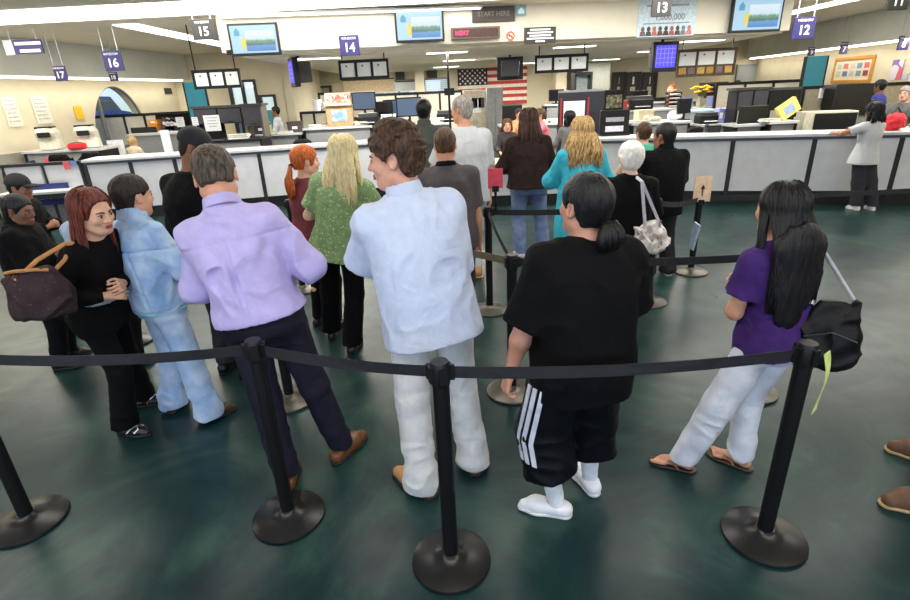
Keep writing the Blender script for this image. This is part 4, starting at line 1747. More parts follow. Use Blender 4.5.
# --- man in lavender shirt
def pleat(q):
    def g(x, y, z):
        p = np.stack([x - q.P[0], y - q.P[1], z - q.P[2]], 0)
        u, v, w = (q.Rt.T @ p) / q.H
        back = v < 0
        wob = 0.010 * np.sin(w * 38)
        r = np.zeros_like(u)
        for c_, a_ in ((-.012, -.008), (.012, -.008), (0.0, .010)):
            r = r + a_ * np.exp(-((u - c_ - wob * (0.2 - w)) / 0.006) ** 2) * np.clip((0.225 - w) / 0.02, 0, 1) * np.clip((w + .02) / .1, 0.2, 1)
        r = r + 0.005 * np.exp(-((w - .228 + .04 * np.abs(u)) / 0.003) ** 2)
        return r * back
    return g


p4, q4 = P(top=(209, 148, 2.50), dH=.045, yaw=3, hairtop=.018, build=1.0, fat=1.03, pel=(.10, -.02), feet=[(-.96, 2.30, 10), (-.70, 2.52, -28)], res=0.007, cres=0.0075, skin=(208, 150, 124), head=(14, -30, -5), face=False, tw=0, hsize=1.08,
           armL=((-.06, .15, .10), (-1, -.8, -.6)), armR=((.07, .15, .11), (1, -.8, -.6)),
           tops=[dict(name='shirt', mat=LAV, sleeve=1.35, loose=.022, loosew=.032, hem=.0, flare=.012, amp=.013, fx=8, sr=.016, neck=.03, collar=dict(h=.028), seed=9, extra=pleat)],
           legs=[dict(name='trousers', mat=NAVYT, loose=.010, rt=.088, rk=.066, ra=.060, amp=.005, waist=.05, seat=1.1)],
           shoes=dict(mat=BROWNL, solemat=RUBD, size=1.05, top=.065), hair=hair_short(H_MIX, thick=.012, amp=.0035, nape=-.055),
           label='man in lavender dress shirt and dark navy trousers seen from behind')
bt = Field(q4.P + np.array([-.3, -.3, -.1]), q4.P + np.array([.3, .3, .2]), 0.008)
bt.loft(q4.P, q4.Rt, [(-.05 * q4.H, 0, 0, .108 * q4.H + .016, .078 * q4.H + .016), (.08 * q4.H, 0, 0, .1 * q4.H + .016, .074 * q4.H + .016)], 0)
bt.cut(q4.P + q4.Rt[:, 2] * .012 * q4.H, q4.Rt[:, 2])
bt.cut(q4.P - q4.Rt[:, 2] * .008 * q4.H, -q4.Rt[:, 2])
bt.mesh('belt', mat('black belt leather', (18, 17, 18), 0.35), p4)


# --- ginger girl with low ponytail
def hair5(q, root):
    o = hair_cap(q, root, H_RED, thick=0.018, nape=-.06, front=.06, temple=-.02, amp=.005)
    s, C, R = q.hs, q.C, q.Rh
    T = lambda x, y, z: Vector(C + R @ (np.array([x, y, z]) * s))
    b = MB()
    rnd = random.Random(3)
    for i in range(40):
        dx, dy = rnd.uniform(-.022, .022), rnd.uniform(-.02, .02)
        base = T(dx * .5, -.12, -.03)
        pts = [base + Vector((dx * t * 1.6 + .01 * math.sin(t * 7 + i), -(.035 + dy) * math.sin(min(1, t * 1.6) * PI / 2) - .012, -.26 * t * (1 - .15 * rnd.random()))) for t in [k / 9 for k in range(10)]]
        b.tube(pts, [.006 + .006 * math.sin(PI * k / 9) for k in range(10)], 5)
    b.build('ponytail', H_RED, o, True, angle=180)
    MB().ball(T(0, -.125, -.03), (.022, .018, .018), 10, 8).build('hair_tie', BLACKP, o, True)


P(top=(301, 144, 4.4), yaw=-34, hairtop=.02, sex='f', build=1.0, fat=1.0, res=.009, skin=(226, 176, 154), head=(-24, -4, 0), face=True, armL='front', armR='front',
  tops=[dict(name='tee_shirt', mat=MAROON, sleeve=.6, loose=.014, loosew=.02, hem=-.08, amp=.004)],
  legs=[dict(name='trousers', mat=BLK, loose=.008)], shoes=dict(mat=BLACKL, solemat=RUBD, size=.9), hair=hair5,
  label='girl with ginger ponytail in maroon tee shirt beside the blonde woman')


# --- blonde woman in green floral blouse
def hair6(q, root):
    long_hair(q, root, H_BLONDE, length=.30, spread=1.3, backy=-.135, n=240, r=.0085, wav=.010, front=.066, seed=6, arc=2.2)


P(top=(341, 131, 3.92), yaw=-4, hairtop=.02, sex='f', build=1.05, fat=1.02, res=.008, skin=(232, 190, 164), head=(-12, 0, 0), face=False, armL='fold', armR='fold', pel=(-.1, 0), feet=[(-1.09, 4.15, 5), (-.86, 3.86, -12)],
  tops=[dict(name='blouse', mat=FLORAL, sleeve=.7, loose=.024, loosew=.03, hem=-.06, flare=.03, amp=.007, sr=.02)],
  legs=[dict(name='trousers', mat=BLK, loose=.012, rt=.086, rk=.066, ra=.074, amp=.004)], shoes=dict(mat=BLACKL, solemat=RUBD, size=.9), hair=hair6,
  label='woman with long pale blonde hair in green floral blouse and black trousers')


# --- tall man in pale blue shirt, face in profile to the left
def hair7(q, root):
    hair_cap(q, root, H_CURL, thick=.024, curl=.010, nape=-.070, front=.066, temple=.020, top=.012, h=.0055, ear=.03)


p7, q7 = P(top=(394, 117, 2.42), yaw=8, hairtop=.035, build=1.02, fat=1.06, pel=(.08, -.03), feet=[(-.22, 2.20, 46), (.06, 2.38, 8)], res=.0065, cres=.0075, skin=(216, 160, 138), head=(72, -6, 0), hsize=1.06, tw=4,
           armL=((-.02, .17, .155), (-1, -.55, -.35)), armR=((.05, .16, .12), (.5, -1, -.6)), lips=(170, 100, 92), brow=(60, 40, 28),
           tops=[dict(name='short_sleeved_shirt', mat=PALEB, sleeve=.95, loose=.024, loosew=.034, hem=-.075, flare=.026, hemy=-.012, amp=.008, sr=.02, neck=.045, collar=dict(h=.032), seed=21)],
           legs=[dict(name='chinos', mat=KHAKI, loose=.008, rt=.092, rk=.074, ra=.070, amp=.007, stack=.014, waist=.04)],
           shoes=dict(mat=TANL, solemat=RUBD, size=1.06, top=.06), hair=hair7,
           label='tall man with curly brown hair in pale blue short sleeved shirt and stone chinos')

# --- man in grey polo with black collar
P(top=(444, 126, 4.15), yaw=-4, hairtop=.016, build=1.04, fat=1.05, res=.009, skin=(202, 144, 116), head=(4, -6, 0), face=False, armL='fold', armR='hang', pel=(.02, 0),
  tops=[dict(name='polo_shirt', mat=GREYP, sleeve=.85, loose=.02, loosew=.025, hem=-.07, amp=.005, sr=.014, collar=dict(h=.012, mat=BLK), neck=.03)],
  legs=[dict(name='shorts', mat=GREYB, loose=.02, len=1.2)], shoes=dict(mat=BLACKL, solemat=RUBD), hair=hair_short(H_BROWN, thick=.009, amp=.003, nape=-.055),
  label='man in grey polo shirt with black collar behind the tall pale blue shirt')

# --- tall man in white tee and white shorts
P(top=(462, 94, 5.6), yaw=10, hairtop=.02, build=1.06, fat=1.06, res=.01, skin=(206, 150, 120), head=(42, -4, 0), armL='fold', armR='hang', feet=[(.02, 5.75, 18), (.27, 5.62, 6)], pel=(0, 0),
  tops=[dict(name='tee_shirt', mat=WHT, sleeve=.85, loose=.026, loosew=.03, hem=-.08, flare=.02, amp=.005, sr=.016)],
  legs=[dict(name='shorts', mat=WHT, loose=.026, len=1.05, rk=.075)], socks=(SOCKW, .45), shoes=dict(mat=TANL, solemat=RUBT, size=1.16, top=.085, laces=DBROWN), hair=hair_short(H_GREY, thick=.011, amp=.004),
  label='tall grey haired man in white tee shirt, white shorts and tan boots')

# --- man in dark grey shirt, farther
P(top=(423, 98, 6.9), yaw=-6, hairtop=.016, build=1.05, fat=1.0, res=.012, skin=(120, 80, 58), head=(-8, 0, 0), face=False, armL='front', armR='front',
  tops=[dict(name='shirt', mat=DKG, sleeve=1.5, loose=.022, hem=-.07, collar=dict(h=.04))], legs=[dict(name='trousers', mat=GREYB, loose=.015)],
  shoes=dict(mat=BLACKL, solemat=RUBD), hair=hair_short(H_BLACK, thick=.016, curl=.003),
  label='dark haired man in grey green shirt standing left of the white tee shirt')


# --- woman in brown knit and jeans
def hair11(q, root):
    long_hair(q, root, hair_mat('warm dark brown hair', (40, 26, 21), (84, 58, 46)), length=.16, spread=1.12, backy=-.13, n=130, r=.011, wav=.006, front=.066, seed=11, arc=2.2, cap=.022)


P(top=(529, 107, 6.25), yaw=4, hairtop=.024, sex='f', build=1.16, fat=1.12, res=.011, skin=(206, 156, 132), face=False, armL='fold', armR='fold', feet=[(.84, 6.22, 16), (1.14, 6.29, -14)],
  tops=[dict(name='cardigan', mat=BROWNK, sleeve=1.9, loose=.03, loosew=.04, hem=-.03, flare=.015, amp=.005, sr=.014)],
  legs=[dict(name='jeans', mat=JEANM, loose=.014, rt=.088, rk=.068, ra=.072, amp=.006)], shoes=dict(mat=WHITEL, solemat=RUB, size=.95), hair=hair11,
  label='woman with long dark brown hair in brown cardigan and blue jeans at the low desk')


# --- golden blonde woman in turquoise
def hair12(q, root):
    long_hair(q, root, H_GOLD, length=.26, spread=1.45, backy=-.15, n=200, r=.010, wav=.022, front=.066, seed=12, arc=2.3, cap=.020)


P(top=(583, 115, 5.2), yaw=4, hairtop=.024, sex='f', build=1.08, fat=1.05, res=.010, skin=(228, 182, 156), face=False, armL=((-.03, .15, .16), (-1, -.5, -.4)), armR='fold',
  tops=[dict(name='tunic', mat=TURQ, sleeve=1.4, loose=.026, loosew=.035, hem=-.22, flare=.03, amp=.006, sr=.02)],
  legs=[dict(name='leggings', mat=BLK, loose=.004, rt=.08, rk=.058, ra=.05)], shoes=dict(mat=BLACKL, solemat=RUBD, size=.9), hair=hair12,
  label='woman with long wavy golden hair in turquoise tunic')


# --- man in black tee with bun and striped shorts
def hair13(q, root):
    o = hair_cap(q, root, H_BLACK, thick=.014, nape=-.065, front=.06, temple=.0, amp=.003, fine=110)
    s, C, R = q.hs, q.C, q.Rh
    T = lambda x, y, z: Vector(C + R @ (np.array([x, y, z]) * s))
    b = MB()
    rnd = random.Random(8)
    for i in range(60):
        dx, dy = rnd.uniform(-.04, .04), rnd.uniform(-.02, .02)
        base = T(dx * .55 + .012, -.118 + dy * .3, -.04)
        L_ = .105 * (1 + .2 * rnd.random())
        pts = [base + Vector((dx * math.sin(PI * t) * .75, -(.022 + dy) * math.sin(PI * t) - .004, -L_ * t)) for t in [k / 8 for k in range(9)]]
        b.tube(pts, [.011 + .003 * math.sin(PI * k / 8) - .006 * (k / 8) ** 3 for k in range(9)], 5)
    b.build('ponytail', H_BLACK, o, True, angle=180)
    MB().tube([T(.012 + .03 * math.cos(a), -.122 + .012 * math.sin(a), -.045) for a in [2 * PI * k / 12 for k in range(13)]], .006, 6).build('hair_tie', BLACKP, o, True)


p13, q13 = P(top=(588, 170, 2.06), yaw=12, hairtop=.018, build=1.10, fat=1.13, pel=(.0, .0), feet=[(.45, 2.0, 72), (.66, 2.17, 14)], res=.0058, cres=.0075, skin=(196, 142, 120), head=(16, 2, 0), arm=1.15, leg=1.0, hsize=1.04,
             armL=((-.20, .03, -.07), (-.6, -1, 0)), armR=((.05, .15, .12), (1, -.5, -.6)), curl=.75, face=False,
             tops=[dict(name='tee_shirt', mat=BLK, sleeve=.98, loose=.034, loosew=.02, hem=-.11, flare=.002, amp=.007, sr=.03, neck=.03, seed=33, fx=7)],
             legs=[dict(name='basketball_shorts', mat=BLKS, loose=.03, len=1.55, rt=.088, rk=.105, ra=.105, amp=.009)],
             socks=(SOCKW, .55), shoes=dict(mat=WHITEL, solemat=RUB, size=1.0, top=.06, laces=WHITEL), hair=hair13,
             label='heavy man with black ponytail in oversized black tee and black striped shorts')


# --- white haired woman
P(top=(632, 141, 4.2), yaw=-4, hairtop=.022, sex='f', build=1.14, fat=1.12, res=.010, skin=(228, 190, 170), face=False, head=(8, 0, 0), armL='fold', armR='fold',
  tops=[dict(name='top', mat=BLK, sleeve=1.6, loose=.022, loosew=.04, hem=-.1, flare=.02, amp=.005), ],
  legs=[dict(name='trousers', mat=BLK, loose=.014)], shoes=dict(mat=BLACKL, solemat=RUBD, size=.9), hair=hair_short(H_WHITE, thick=.026, curl=.004, nape=-.075, top=.004),
  label='short white haired woman in black top with a patterned shoulder bag')

# --- man in black polo
p15, q15 = P(top=(667, 121, 5.38), yaw=8, hairtop=.016, build=1.2, fat=1.14, res=.010, skin=(146, 98, 72), face=True, head=(26, -2, 0), armL='fold', armR='hang', feet=[(2.1, 5.34, 12), (2.34, 5.38, -6)], hsize=1.1,
             tops=[dict(name='polo_shirt', mat=BLK, sleeve=.95, loose=.026, loosew=.04, hem=-.1, amp=.005, sr=.02, collar=dict(h=.04))],
             legs=[dict(name='trousers', mat=mat('black denim', (24, 24, 28), 0.8, bump=.2), loose=.02, rt=.086, rk=.07, ra=.068, stack=.012)], shoes=dict(mat=BLACKL, solemat=RUB, size=1.0), hair=hair_short(H_BLACK, thick=.007, amp=.002),
             label='broad man in black polo shirt beside the beige sign stanchion')


# --- woman with bun behind him
def hair15(q, root):
    o = hair_cap(q, root, H_BROWN, thick=.014, nape=-.06, front=.06, amp=.004)
    s, C, R = q.hs, q.C, q.Rh
    F = Field(C - .25, C + .25, .007)
    F.ell(C + R @ (np.array([0, -.115, .05]) * s), (.045, .04, .045), None, 0)
    F.near(lambda x, y, z: .004 * (1 - 2 * vn(x * 60, y * 60, z * 30, 3)))
    F.mesh('bun', H_BROWN, o)


P(top=(645, 121, 6.3), yaw=6, hairtop=.02, sex='f', res=.012, skin=(226, 180, 156), face=False, armL='fold', armR='fold',
  tops=[dict(name='top', mat=TEALK, sleeve=.5, loose=.016, hem=-.06)], legs=[dict(name='trousers', mat=GREYB, loose=.012)], shoes=dict(mat=BLACKL, solemat=RUBD, size=.9), hair=hair15,
  label='woman with brown hair in a bun and mint green top beyond the black polo shirt')


# --- young woman in purple top
def hair16(q, root):
    back_hair(q, root, H_BLACK, .33)
    long_hair(q, root, H_BLACK, length=.37, spread=1.3, backy=-.15, n=380, r=.0085, wav=.005, front=.066, seed=16, arc=1.8, cap=.014)


p16, q16 = P(top=(790, 177, 2.26), yaw=17, hairtop=.018, sex='f', leg=.95, build=.98, fat=.96, pel=(.05, .0), feet=[(1.20, 2.28, 62), (1.51, 2.28, 44)], res=.0062, cres=.0072, skin=(208, 152, 124), face=False, head=(-6, -4, 0),
             armL=((-.02, .15, .06), (-1, -.8, -.8)), armR='fold', hipz=.525, curl=.6,
             tops=[dict(name='blouse', mat=PURP, sleeve=.62, loose=.018, loosew=.018, hem=-.045, flare=.004, amp=.005, sr=.024, neck=-.005, seed=14)],
             legs=[dict(name='jeans', mat=JEANW, loose=.007, rt=.100, rk=.080, ra=.066, amp=.0075, seat=1.15, waist=.05)],
             sandal=(DBROWN, mat('tan strap leather', (150, 96, 60), 0.5)), hair=hair16,
             label='young woman with very long black hair in purple blouse and pale jeans')

# --- woman at the counter on the right
P(top=(878, 101, 7.8), yaw=14, hairtop=.02, sex='f', build=1.0, fat=1.0, res=.012, skin=(176, 122, 94), face=False, head=(-4, -6, 0), armL=((-.18, .22, .20), (-1, .2, -.3)), armR=((.02, .2, .2), (1, -.4, -.4)), pel=(-.02, 0), feet=[(6.22, 7.86, 10), (6.42, 7.80, -6)],
  tops=[dict(name='tee_shirt', mat=WHT, sleeve=.7, loose=.022, hem=-.075, flare=.02, amp=.003)], legs=[dict(name='trousers', mat=GREYB, loose=.02, rt=.086, rk=.072, ra=.072)],
  shoes=dict(mat=WHITEL, solemat=RUB, size=.9), hair=lambda q, root: long_hair(q, root, H_BLACK, length=.08, spread=1.05, backy=-.1, n=70, r=.012, seed=17, cap=.02),
  label='woman in white tee shirt and grey trousers leaning on the right counter')

# --- the visitor whose shoes come in at the right edge
P(X=2.72, Y=2.0, H=1.78, yaw=78, feet=[(2.26, 1.92, 80), (2.58, 2.26, 66)], pel=(-.2, .05), lean=(0, 0.02), res=.011, skin=(208, 156, 130), face=False, armL='hang', armR='hang',
  tops=[dict(name='shirt', mat=DKG, sleeve=1.9, loose=.02, hem=-.08)], legs=[dict(name='trousers', mat=NAVYT, loose=.014)], shoes=dict(mat=mat('brown nubuck', (96, 66, 44), .7, bump=.2), solemat=RUBT, size=1.16, top=.085, laces=DBROWN),
  hair=hair_short(H_DARK), label='person at the right edge of whom only brown lace up shoes show')

# --- two dark clad people at the left edge
SKD = (120, 82, 62)
P(X=at(4, 190, 3.9).x, Y=3.9, H=1.40, yaw=-70, hipz=.53, res=.011, skin=SKD, armL='fold', armR='fold', head=(-20, -14, 0), build=1.2, fat=1.2,
  tops=[dict(name='jacket', mat=BLK2, sleeve=1.9, loose=.03, loosew=.03, hem=-.08, collar=dict(h=.05))], legs=[dict(name='trousers', mat=BLK, loose=.02)], shoes=dict(mat=BLACKL, solemat=RUBD), hair=hair_short(H_BLACK, thick=.012),
  label='person in black jacket cut off by the left edge, nearest the camera')


def hair_beanie(q, root):
    hair_cap(q, root, H_BLACK, thick=.008)
    F = Field(q.C - .22, q.C + .22, .008)
    F.ell(q.C + q.Rh @ np.array([0, -.012, .045]), (.09, .108, .095), q.Rh, 0)
    F.cut(q.C + q.Rh @ np.array([0, 0, .03]), -q.Rh[:, 2])
    B = F.mesh('cap', mat('black cap cloth', (26, 26, 28)), root)
    G = Field(q.C - .3, q.C + .3, .007)
    G.ell(q.C + q.Rh @ np.array([0, .11, .036]), (.07, .08, .012), q.Rh, 0)
    G.mesh('peak', mat('black cap cloth', (26, 26, 28)), B)


P(X=at(12, 180, 5.0).x, Y=5.0, H=at(12, 176, 5.0).z, yaw=-80, res=.012, skin=(150, 104, 80), armL='fold', armR='fold', head=(-10, -8, 0), build=1.1, fat=1.1,
  tops=[dict(name='jacket', mat=BLK, sleeve=1.9, loose=.03, hem=-.1, collar=dict(h=.05))], legs=[dict(name='trousers', mat=BLK, loose=.02)], shoes=dict(mat=BLACKL, solemat=RUBD), hair=hair_beanie,
  label='person in black with a peaked cap at the left edge, behind the nearest one')
P(X=at(74, 195, 3.8).x, Y=3.8, H=at(74, 190, 3.8).z, yaw=-20, res=.012, skin=(190, 140, 116), armL=((-.06, .14, .2), (-1, -.3, -.1)), armR='fold', head=(0, -10, 0), build=1.1,
  tops=[dict(name='sweater', mat=mat('light grey blue knit', (150, 164, 184), .9, bump=.3), sleeve=1.9, loose=.02, hem=-.08)], legs=[dict(name='trousers', mat=BLK, loose=.02)], shoes=dict(mat=BLACKL, solemat=RUBD), hair=hair_short(H_GREY, thick=.012),
  label='small person in grey blue sweater hidden behind the auburn haired woman')
# ================================================================== STANCHIONS AND BELTS
STEEL = mat('bronze grey base coat', (92, 88, 80), 0.35, metal=0.55, var=0.1)
STEELB = mat('black base coat', (34, 33, 33), 0.3, metal=0.3, var=0.15)
BELTM = mat('black belt webbing', (22, 23, 30), 0.7, bump=0.3, bscale=300)
SHT = 1.0


def stanchion(x, y, label, basem=STEELB, h=SHT):
    t = thing('stanchion', label, 'stanchion', (x, y, 0), 0, 'queue stanchions')
    MB().lathe([(.0, 0), (.172, 0), (.178, .006), (.176, .016), (.15, .026), (.09, .038), (.05, .046), (.038, .06), (.0, .062)], seg=40).build('base', basem, t, True)
    MB().lathe([(0, .05), (.033, .05), (.033, h - .09), (0, h - .09)], seg=20).build('post', BLACKM, t, True)
    MB().lathe([(0, h - .10), (.036, h - .10), (.038, h - .095), (.038, h - .01), (.034, h), (0, h)], seg=20).build('belt_head', BLACKP, t, True)
    c = MB()
    for a in range(4):
        R = Matrix.Rotation(a * PI / 2 + .3, 3, 'Z')
        c.cbox(R @ Vector((.040, 0, h - .05)), (.012, .03, .066), R)
    c.build('belt_slot', BLACKP, t)
    return Vector((x, y, h))


P0 = stanchion(-2.25, 2.11, 'black stanchion at the lower left, its top outside the picture')
P1_ = stanchion(-.89, 2.06, 'black stanchion behind the man in the lavender shirt')
P2_ = stanchion(-.07, 1.75, 'black stanchion nearest the camera, before the pale blue shirt', h=1.02)
P3_ = stanchion(1.37, 1.80, 'black stanchion in front of the purple blouse, with a yellow ribbon')
P4_ = stanchion(.37, 3.14, 'stanchion with pale base to the left of the black tee shirt', STEEL)
P5_ = stanchion(.33, 4.60, 'stanchion carrying the red card', STEEL)
P6_ = stanchion(2.61, 5.41, 'stanchion carrying the beige card', STEEL, h=.86)
P11_ = stanchion(*on_z(748, 391, 0)[:2], 'stanchion almost hidden behind the legs of the purple bloused woman', STEEL)
P7_ = stanchion(1.85, 4.62, 'stanchion hidden behind the black tee shirt, only its base edge shows', STEEL)
P8_ = stanchion(-1.67, 5.41, 'stanchion of which the base shows right of the lavender shirt', STEEL)
P9_ = stanchion(-1.19, 3.16, 'stanchion whose base shows between the navy trouser legs', STEEL)
P10_ = stanchion(-2.91, 4.25, 'black stanchion behind the woman in black')


def belt(a, b, label, sag=.03, z=SHT - .05, m=BELTM, w=.05, ends=True):
    a = Vector((a[0], a[1], z if len(a) < 3 else a[2] - .05))
    b = Vector((b[0], b[1], z if len(b) < 3 else b[2] - .05))
    d = (b - a)
    d.z = 0
    d.normalize()
    a2, b2 = a + d * .045, b - d * .045
    t = thing('queue_belt', label, 'belt', ((a.x + b.x) / 2, (a.y + b.y) / 2, z), 0, 'queue belts')
    o = t.location
    n = 16
    side = Vector((-d.y, d.x, 0))
    g = []
    for i in range(n + 1):
        f = i / n
        p = a2.lerp(b2, f) - o
        p.z -= sag * 4 * f * (1 - f)
        tw = .10 * math.sin(f * 5.0)
        up = Vector((0, 0, 1)) + side * tw
        g.append([p - up * w / 2, p + up * w / 2])
    MB().sheet(g, .004).build('webbing', m, t, True)
    R = Matrix.Rotation(math.atan2(d.y, d.x), 3, 'Z')
    for p in (a2, b2):
        MB().cbox(p - o, (.022, .016, .062), R).build('belt_clip', BLACKP, t)
    return t


belt((-4.4, 2.2), P0[:2], 'black belt running off the left edge from the lower left stanchion', .03)
belt(P0[:2], P1_[:2], 'black belt from the left edge to the lavender shirt stanchion', .03)
belt(P1_[:2], P2_, 'black belt between the lavender and the pale blue shirts', .015)
belt(P2_, P3_[:2], 'black belt crossing the back of the black tee shirt', .03)
belt(P8_[:2], P4_[:2], 'belt passing behind the pale blue shirt at waist height', .03, m=mat('taupe belt webbing', (112, 100, 84), .8, bump=.3))
belt(P4_[:2], P5_[:2], 'short belt sloping from the red card stanchion to the one before it', .02)
belt(P7_, P6_, 'black belt between the half hidden stanchion and the beige card', .03)
belt(P4_[:2], P11_[:2], 'black belt running behind the black tee shirt and the purple blouse', .02)
belt(P5_[:2], P7_[:2], 'black belt from the red card to the half hidden stanchion', .03)
belt(P6_, (6.4, 5.5, .86), 'black belt running right from the beige card stanchion', .03)
belt(P10_[:2], P9_[:2], 'black belt behind the denim jacket', .03)


def card_sign(x, y, z, w, h, m, label, mark=None, rz=0.0, stem=0.0):
    t = thing('sign_card', label, 'sign', (x, y, z), rz)
    MB().box(-w / 2, w / 2, -.004, .004, .03, h + .03).build('card', m, t)
    MB().box(-.03, .03, -.012, .012, 0, .05).build('clip', BLACKP, t)
    if stem:
        MB().tube([(0, 0, -stem), (0, 0, .02)], .012, 8).build('stem', BLACKM, t, True)
    if mark:
        MB().box(-.008, .008, -.007, -.0045, h * .35, h * .72).build('arrow_stem', mark, t)
        MB().prism([(-.025, h * .62), (.025, h * .62), (0, h * .8)], -.007, -.0045).build('arrow_head', mark, t)
    return t


card_sign(.40, 4.60, SHT + .13, .13, .17, mat('red card', (232, 80, 104), .6), 'red paper card standing above the far middle stanchion', stem=.16)
card_sign(2.60, 5.36, .76, .18, .26, mat('beige card', (226, 196, 168), .6), 'beige card with a small arrow on the right stanchion', mat('brown ink', (120, 80, 60), .7))
t = thing('ribbon', 'yellow green paper ribbon hanging from the front right stanchion', 'ribbon', (1.43, 1.79, .93))
g = []
for i in range(9):
    f = i / 8
    g.append([Vector((-.012 + .05 * f + .02 * math.sin(f * 4), -.02 + .004 * i, .03 - .30 * f)), Vector((.026 + .05 * f + .018 * math.sin(f * 4 + .5), .012 + .003 * i, .03 - .29 * f))])
MB().sheet(g, .002).build('paper_strip', mat('yellow green paper', (206, 222, 130), .7), t, True)
bit = MB().cbox((0, 0, .006), (.02, .012, .01)).build('paper_scrap', PAPER)
bit.location = (1.22, 1.86, 0)
tag(bit, 'tiny white paper scrap on the floor beside the front right base', 'paper')

# ================================================================== BAGS
def handbag(label, loc, rz, W, D, Hh, m, taper=.75, cat='handbag', drop=0.0, round_=.05, slouch=.012):
    t = thing('handbag', label, cat, loc, rz)
    F = Field((-W, -D, -.03), (W, D, Hh + .06), .008)
    F.loft((0, 0, 0), np.eye(3), [(0.0, 0, 0, W * .46, D * .45), (Hh * .12, 0, 0, W * .5, D * .5), (Hh * .45, 0, 0, W * .5, D * .48), (Hh, 0, 0, W * .5 * taper, D * .2)], 0, e=4)
    F.near(wrinkle(slouch, 41, 9, 8), .04)
    F.mesh('bag_body', m, t)
    return t


TANLEA = mat('honey leather', (176, 122, 70), .5, var=.12)
MONO = spots('brown patterned coated canvas', (52, 40, 44), [(84, 66, 50), (52, 40, 44), (70, 54, 46), (44, 34, 38)], 46, .75, .25)
MONO.node_tree.nodes['Principled BSDF'].inputs['Specular IOR Level'].default_value = .15
bp = at(47, 315, 2.54)
hb = handbag('dark brown patterned handbag with honey leather handles on the shoulder of the woman in black', bp, math.radians(8), .29, .18, .26, MONO, .8)
k = MB().tube([(-.10, -.03, .25), (-.05, -.045, .26), (.05, -.045, .26), (.10, -.03, .25)], .009, 6)
k.build('trim', TANLEA, hb, True)
sp_ = world_pt(p1, q1.S[1]) - bp
Rb = Matrix.Rotation(-math.radians(8), 3, 'Z')
top = Rb @ (sp_ + Vector((0.0, -.02, .075)))
MB().tube([(-.06, -.04, .21), tuple(Vector((-.06, -.04, .21)).lerp(top, .5) + Vector((-.015, 0, .01))), tuple(top + Vector((-.02, -.02, -.01))), tuple(top), tuple(top + Vector((.05, .08, -.06)))], .011, 8, flat=.5).build('handle', TANLEA, hb, True)
MB().tube([(.08, .03, .22), tuple(Vector((.08, .03, .22)).lerp(top, .35) + Vector((.02, .03, 0))), tuple(top + Vector((.02, .03, -.0)))], .010, 8, flat=.5).build('handle', TANLEA, hb, True)
rg = MB()
for x in (-.06, .08):
    rg.tube([(x + .018 * math.cos(a), -.03, .215 + .018 * math.sin(a)) for a in [2 * PI * j / 10 for j in range(11)]], .004, 6)
rg.build('ring', mat('brass ring', (196, 160, 90), .25, metal=1.0), hb, True)

bp = at(819, 364, 2.12)
bb = handbag('black slouchy shoulder bag of the woman in the purple blouse', bp, math.radians(-25), .26, .15, .33, mat('black soft leather', (12, 11, 13), .5, bump=.2, bscale=60, spec=.25), .7)
sp_ = world_pt(p16, q16.S[1])
Rb = Matrix.Rotation(math.radians(25), 3, 'Z')
top = Rb @ (sp_ - bp + Vector((.02, -.015, .07)))
for dx, nm in ((-.09, 'strap'), (.09, 'strap')):
    a0 = Vector((dx, -.02 if dx < 0 else .02, .30))
    MB().tube([a0, a0.lerp(top, .5) + Vector((0, 0, .0)), top, top + Vector((-.03, .03, -.05))], .012, 8, flat=.45).build(nm, mat('pale strap leather', (200, 196, 196), .5), bb, True)
MB().tube([(-.1, -.07, .16), (0, -.085, .2), (.1, -.07, .16)], .004, 6).build('zip', mat('dark zip', (60, 60, 64), .4, metal=.6), bb, True)

bp = at(648, 252, 4.0)
wbm = spots('white grey patchwork print', (206, 198, 196), [(224, 220, 220), (170, 158, 152), (238, 236, 236), (146, 126, 120), (210, 200, 196)], 26, .6, .6)
wb = handbag('white and grey patterned shoulder bag of the white haired woman', bp, .2, .30, .16, .25, wbm, .62, slouch=.018)
top = at(640, 181, 3.98) - bp
for dx in (-.06, .07):
    MB().tube([(dx, -.02, .22), Vector((dx, -.02, .22)).lerp(top, .55), top, top + Vector((0, .08, .02))], .013, 8, flat=.4).build('strap', mat('lilac white strap', (214, 206, 220), .6), wb, True)

# folder held by the broad man
fo = thing('folder', 'pale blue folder held low by the man in the black polo', 'folder', at(694, 236, 5.2), math.radians(-8))
MB().cbox((0, 0, 0), (.02, .17, .26), Matrix.Rotation(.15, 3, 'Y')).build('cover', mat('pale blue card', (150, 166, 190), .6), fo)
MB().cbox((.004, .01, .005), (.014, .165, .25), Matrix.Rotation(.15, 3, 'Y')).build('sheets', PAPER, fo)
ph = thing('phone', 'white phone peeking out right of the black tee shirt', 'phone', at(626, 374, 1.98), .2)
MB().cbox((0, 0, 0), (.012, .06, .10)).build('shell', WHITEL, ph, bevel=.003)
MB().cbox((.0065, 0, .002), (.001, .052, .084)).build('screen', BLACKP, ph)

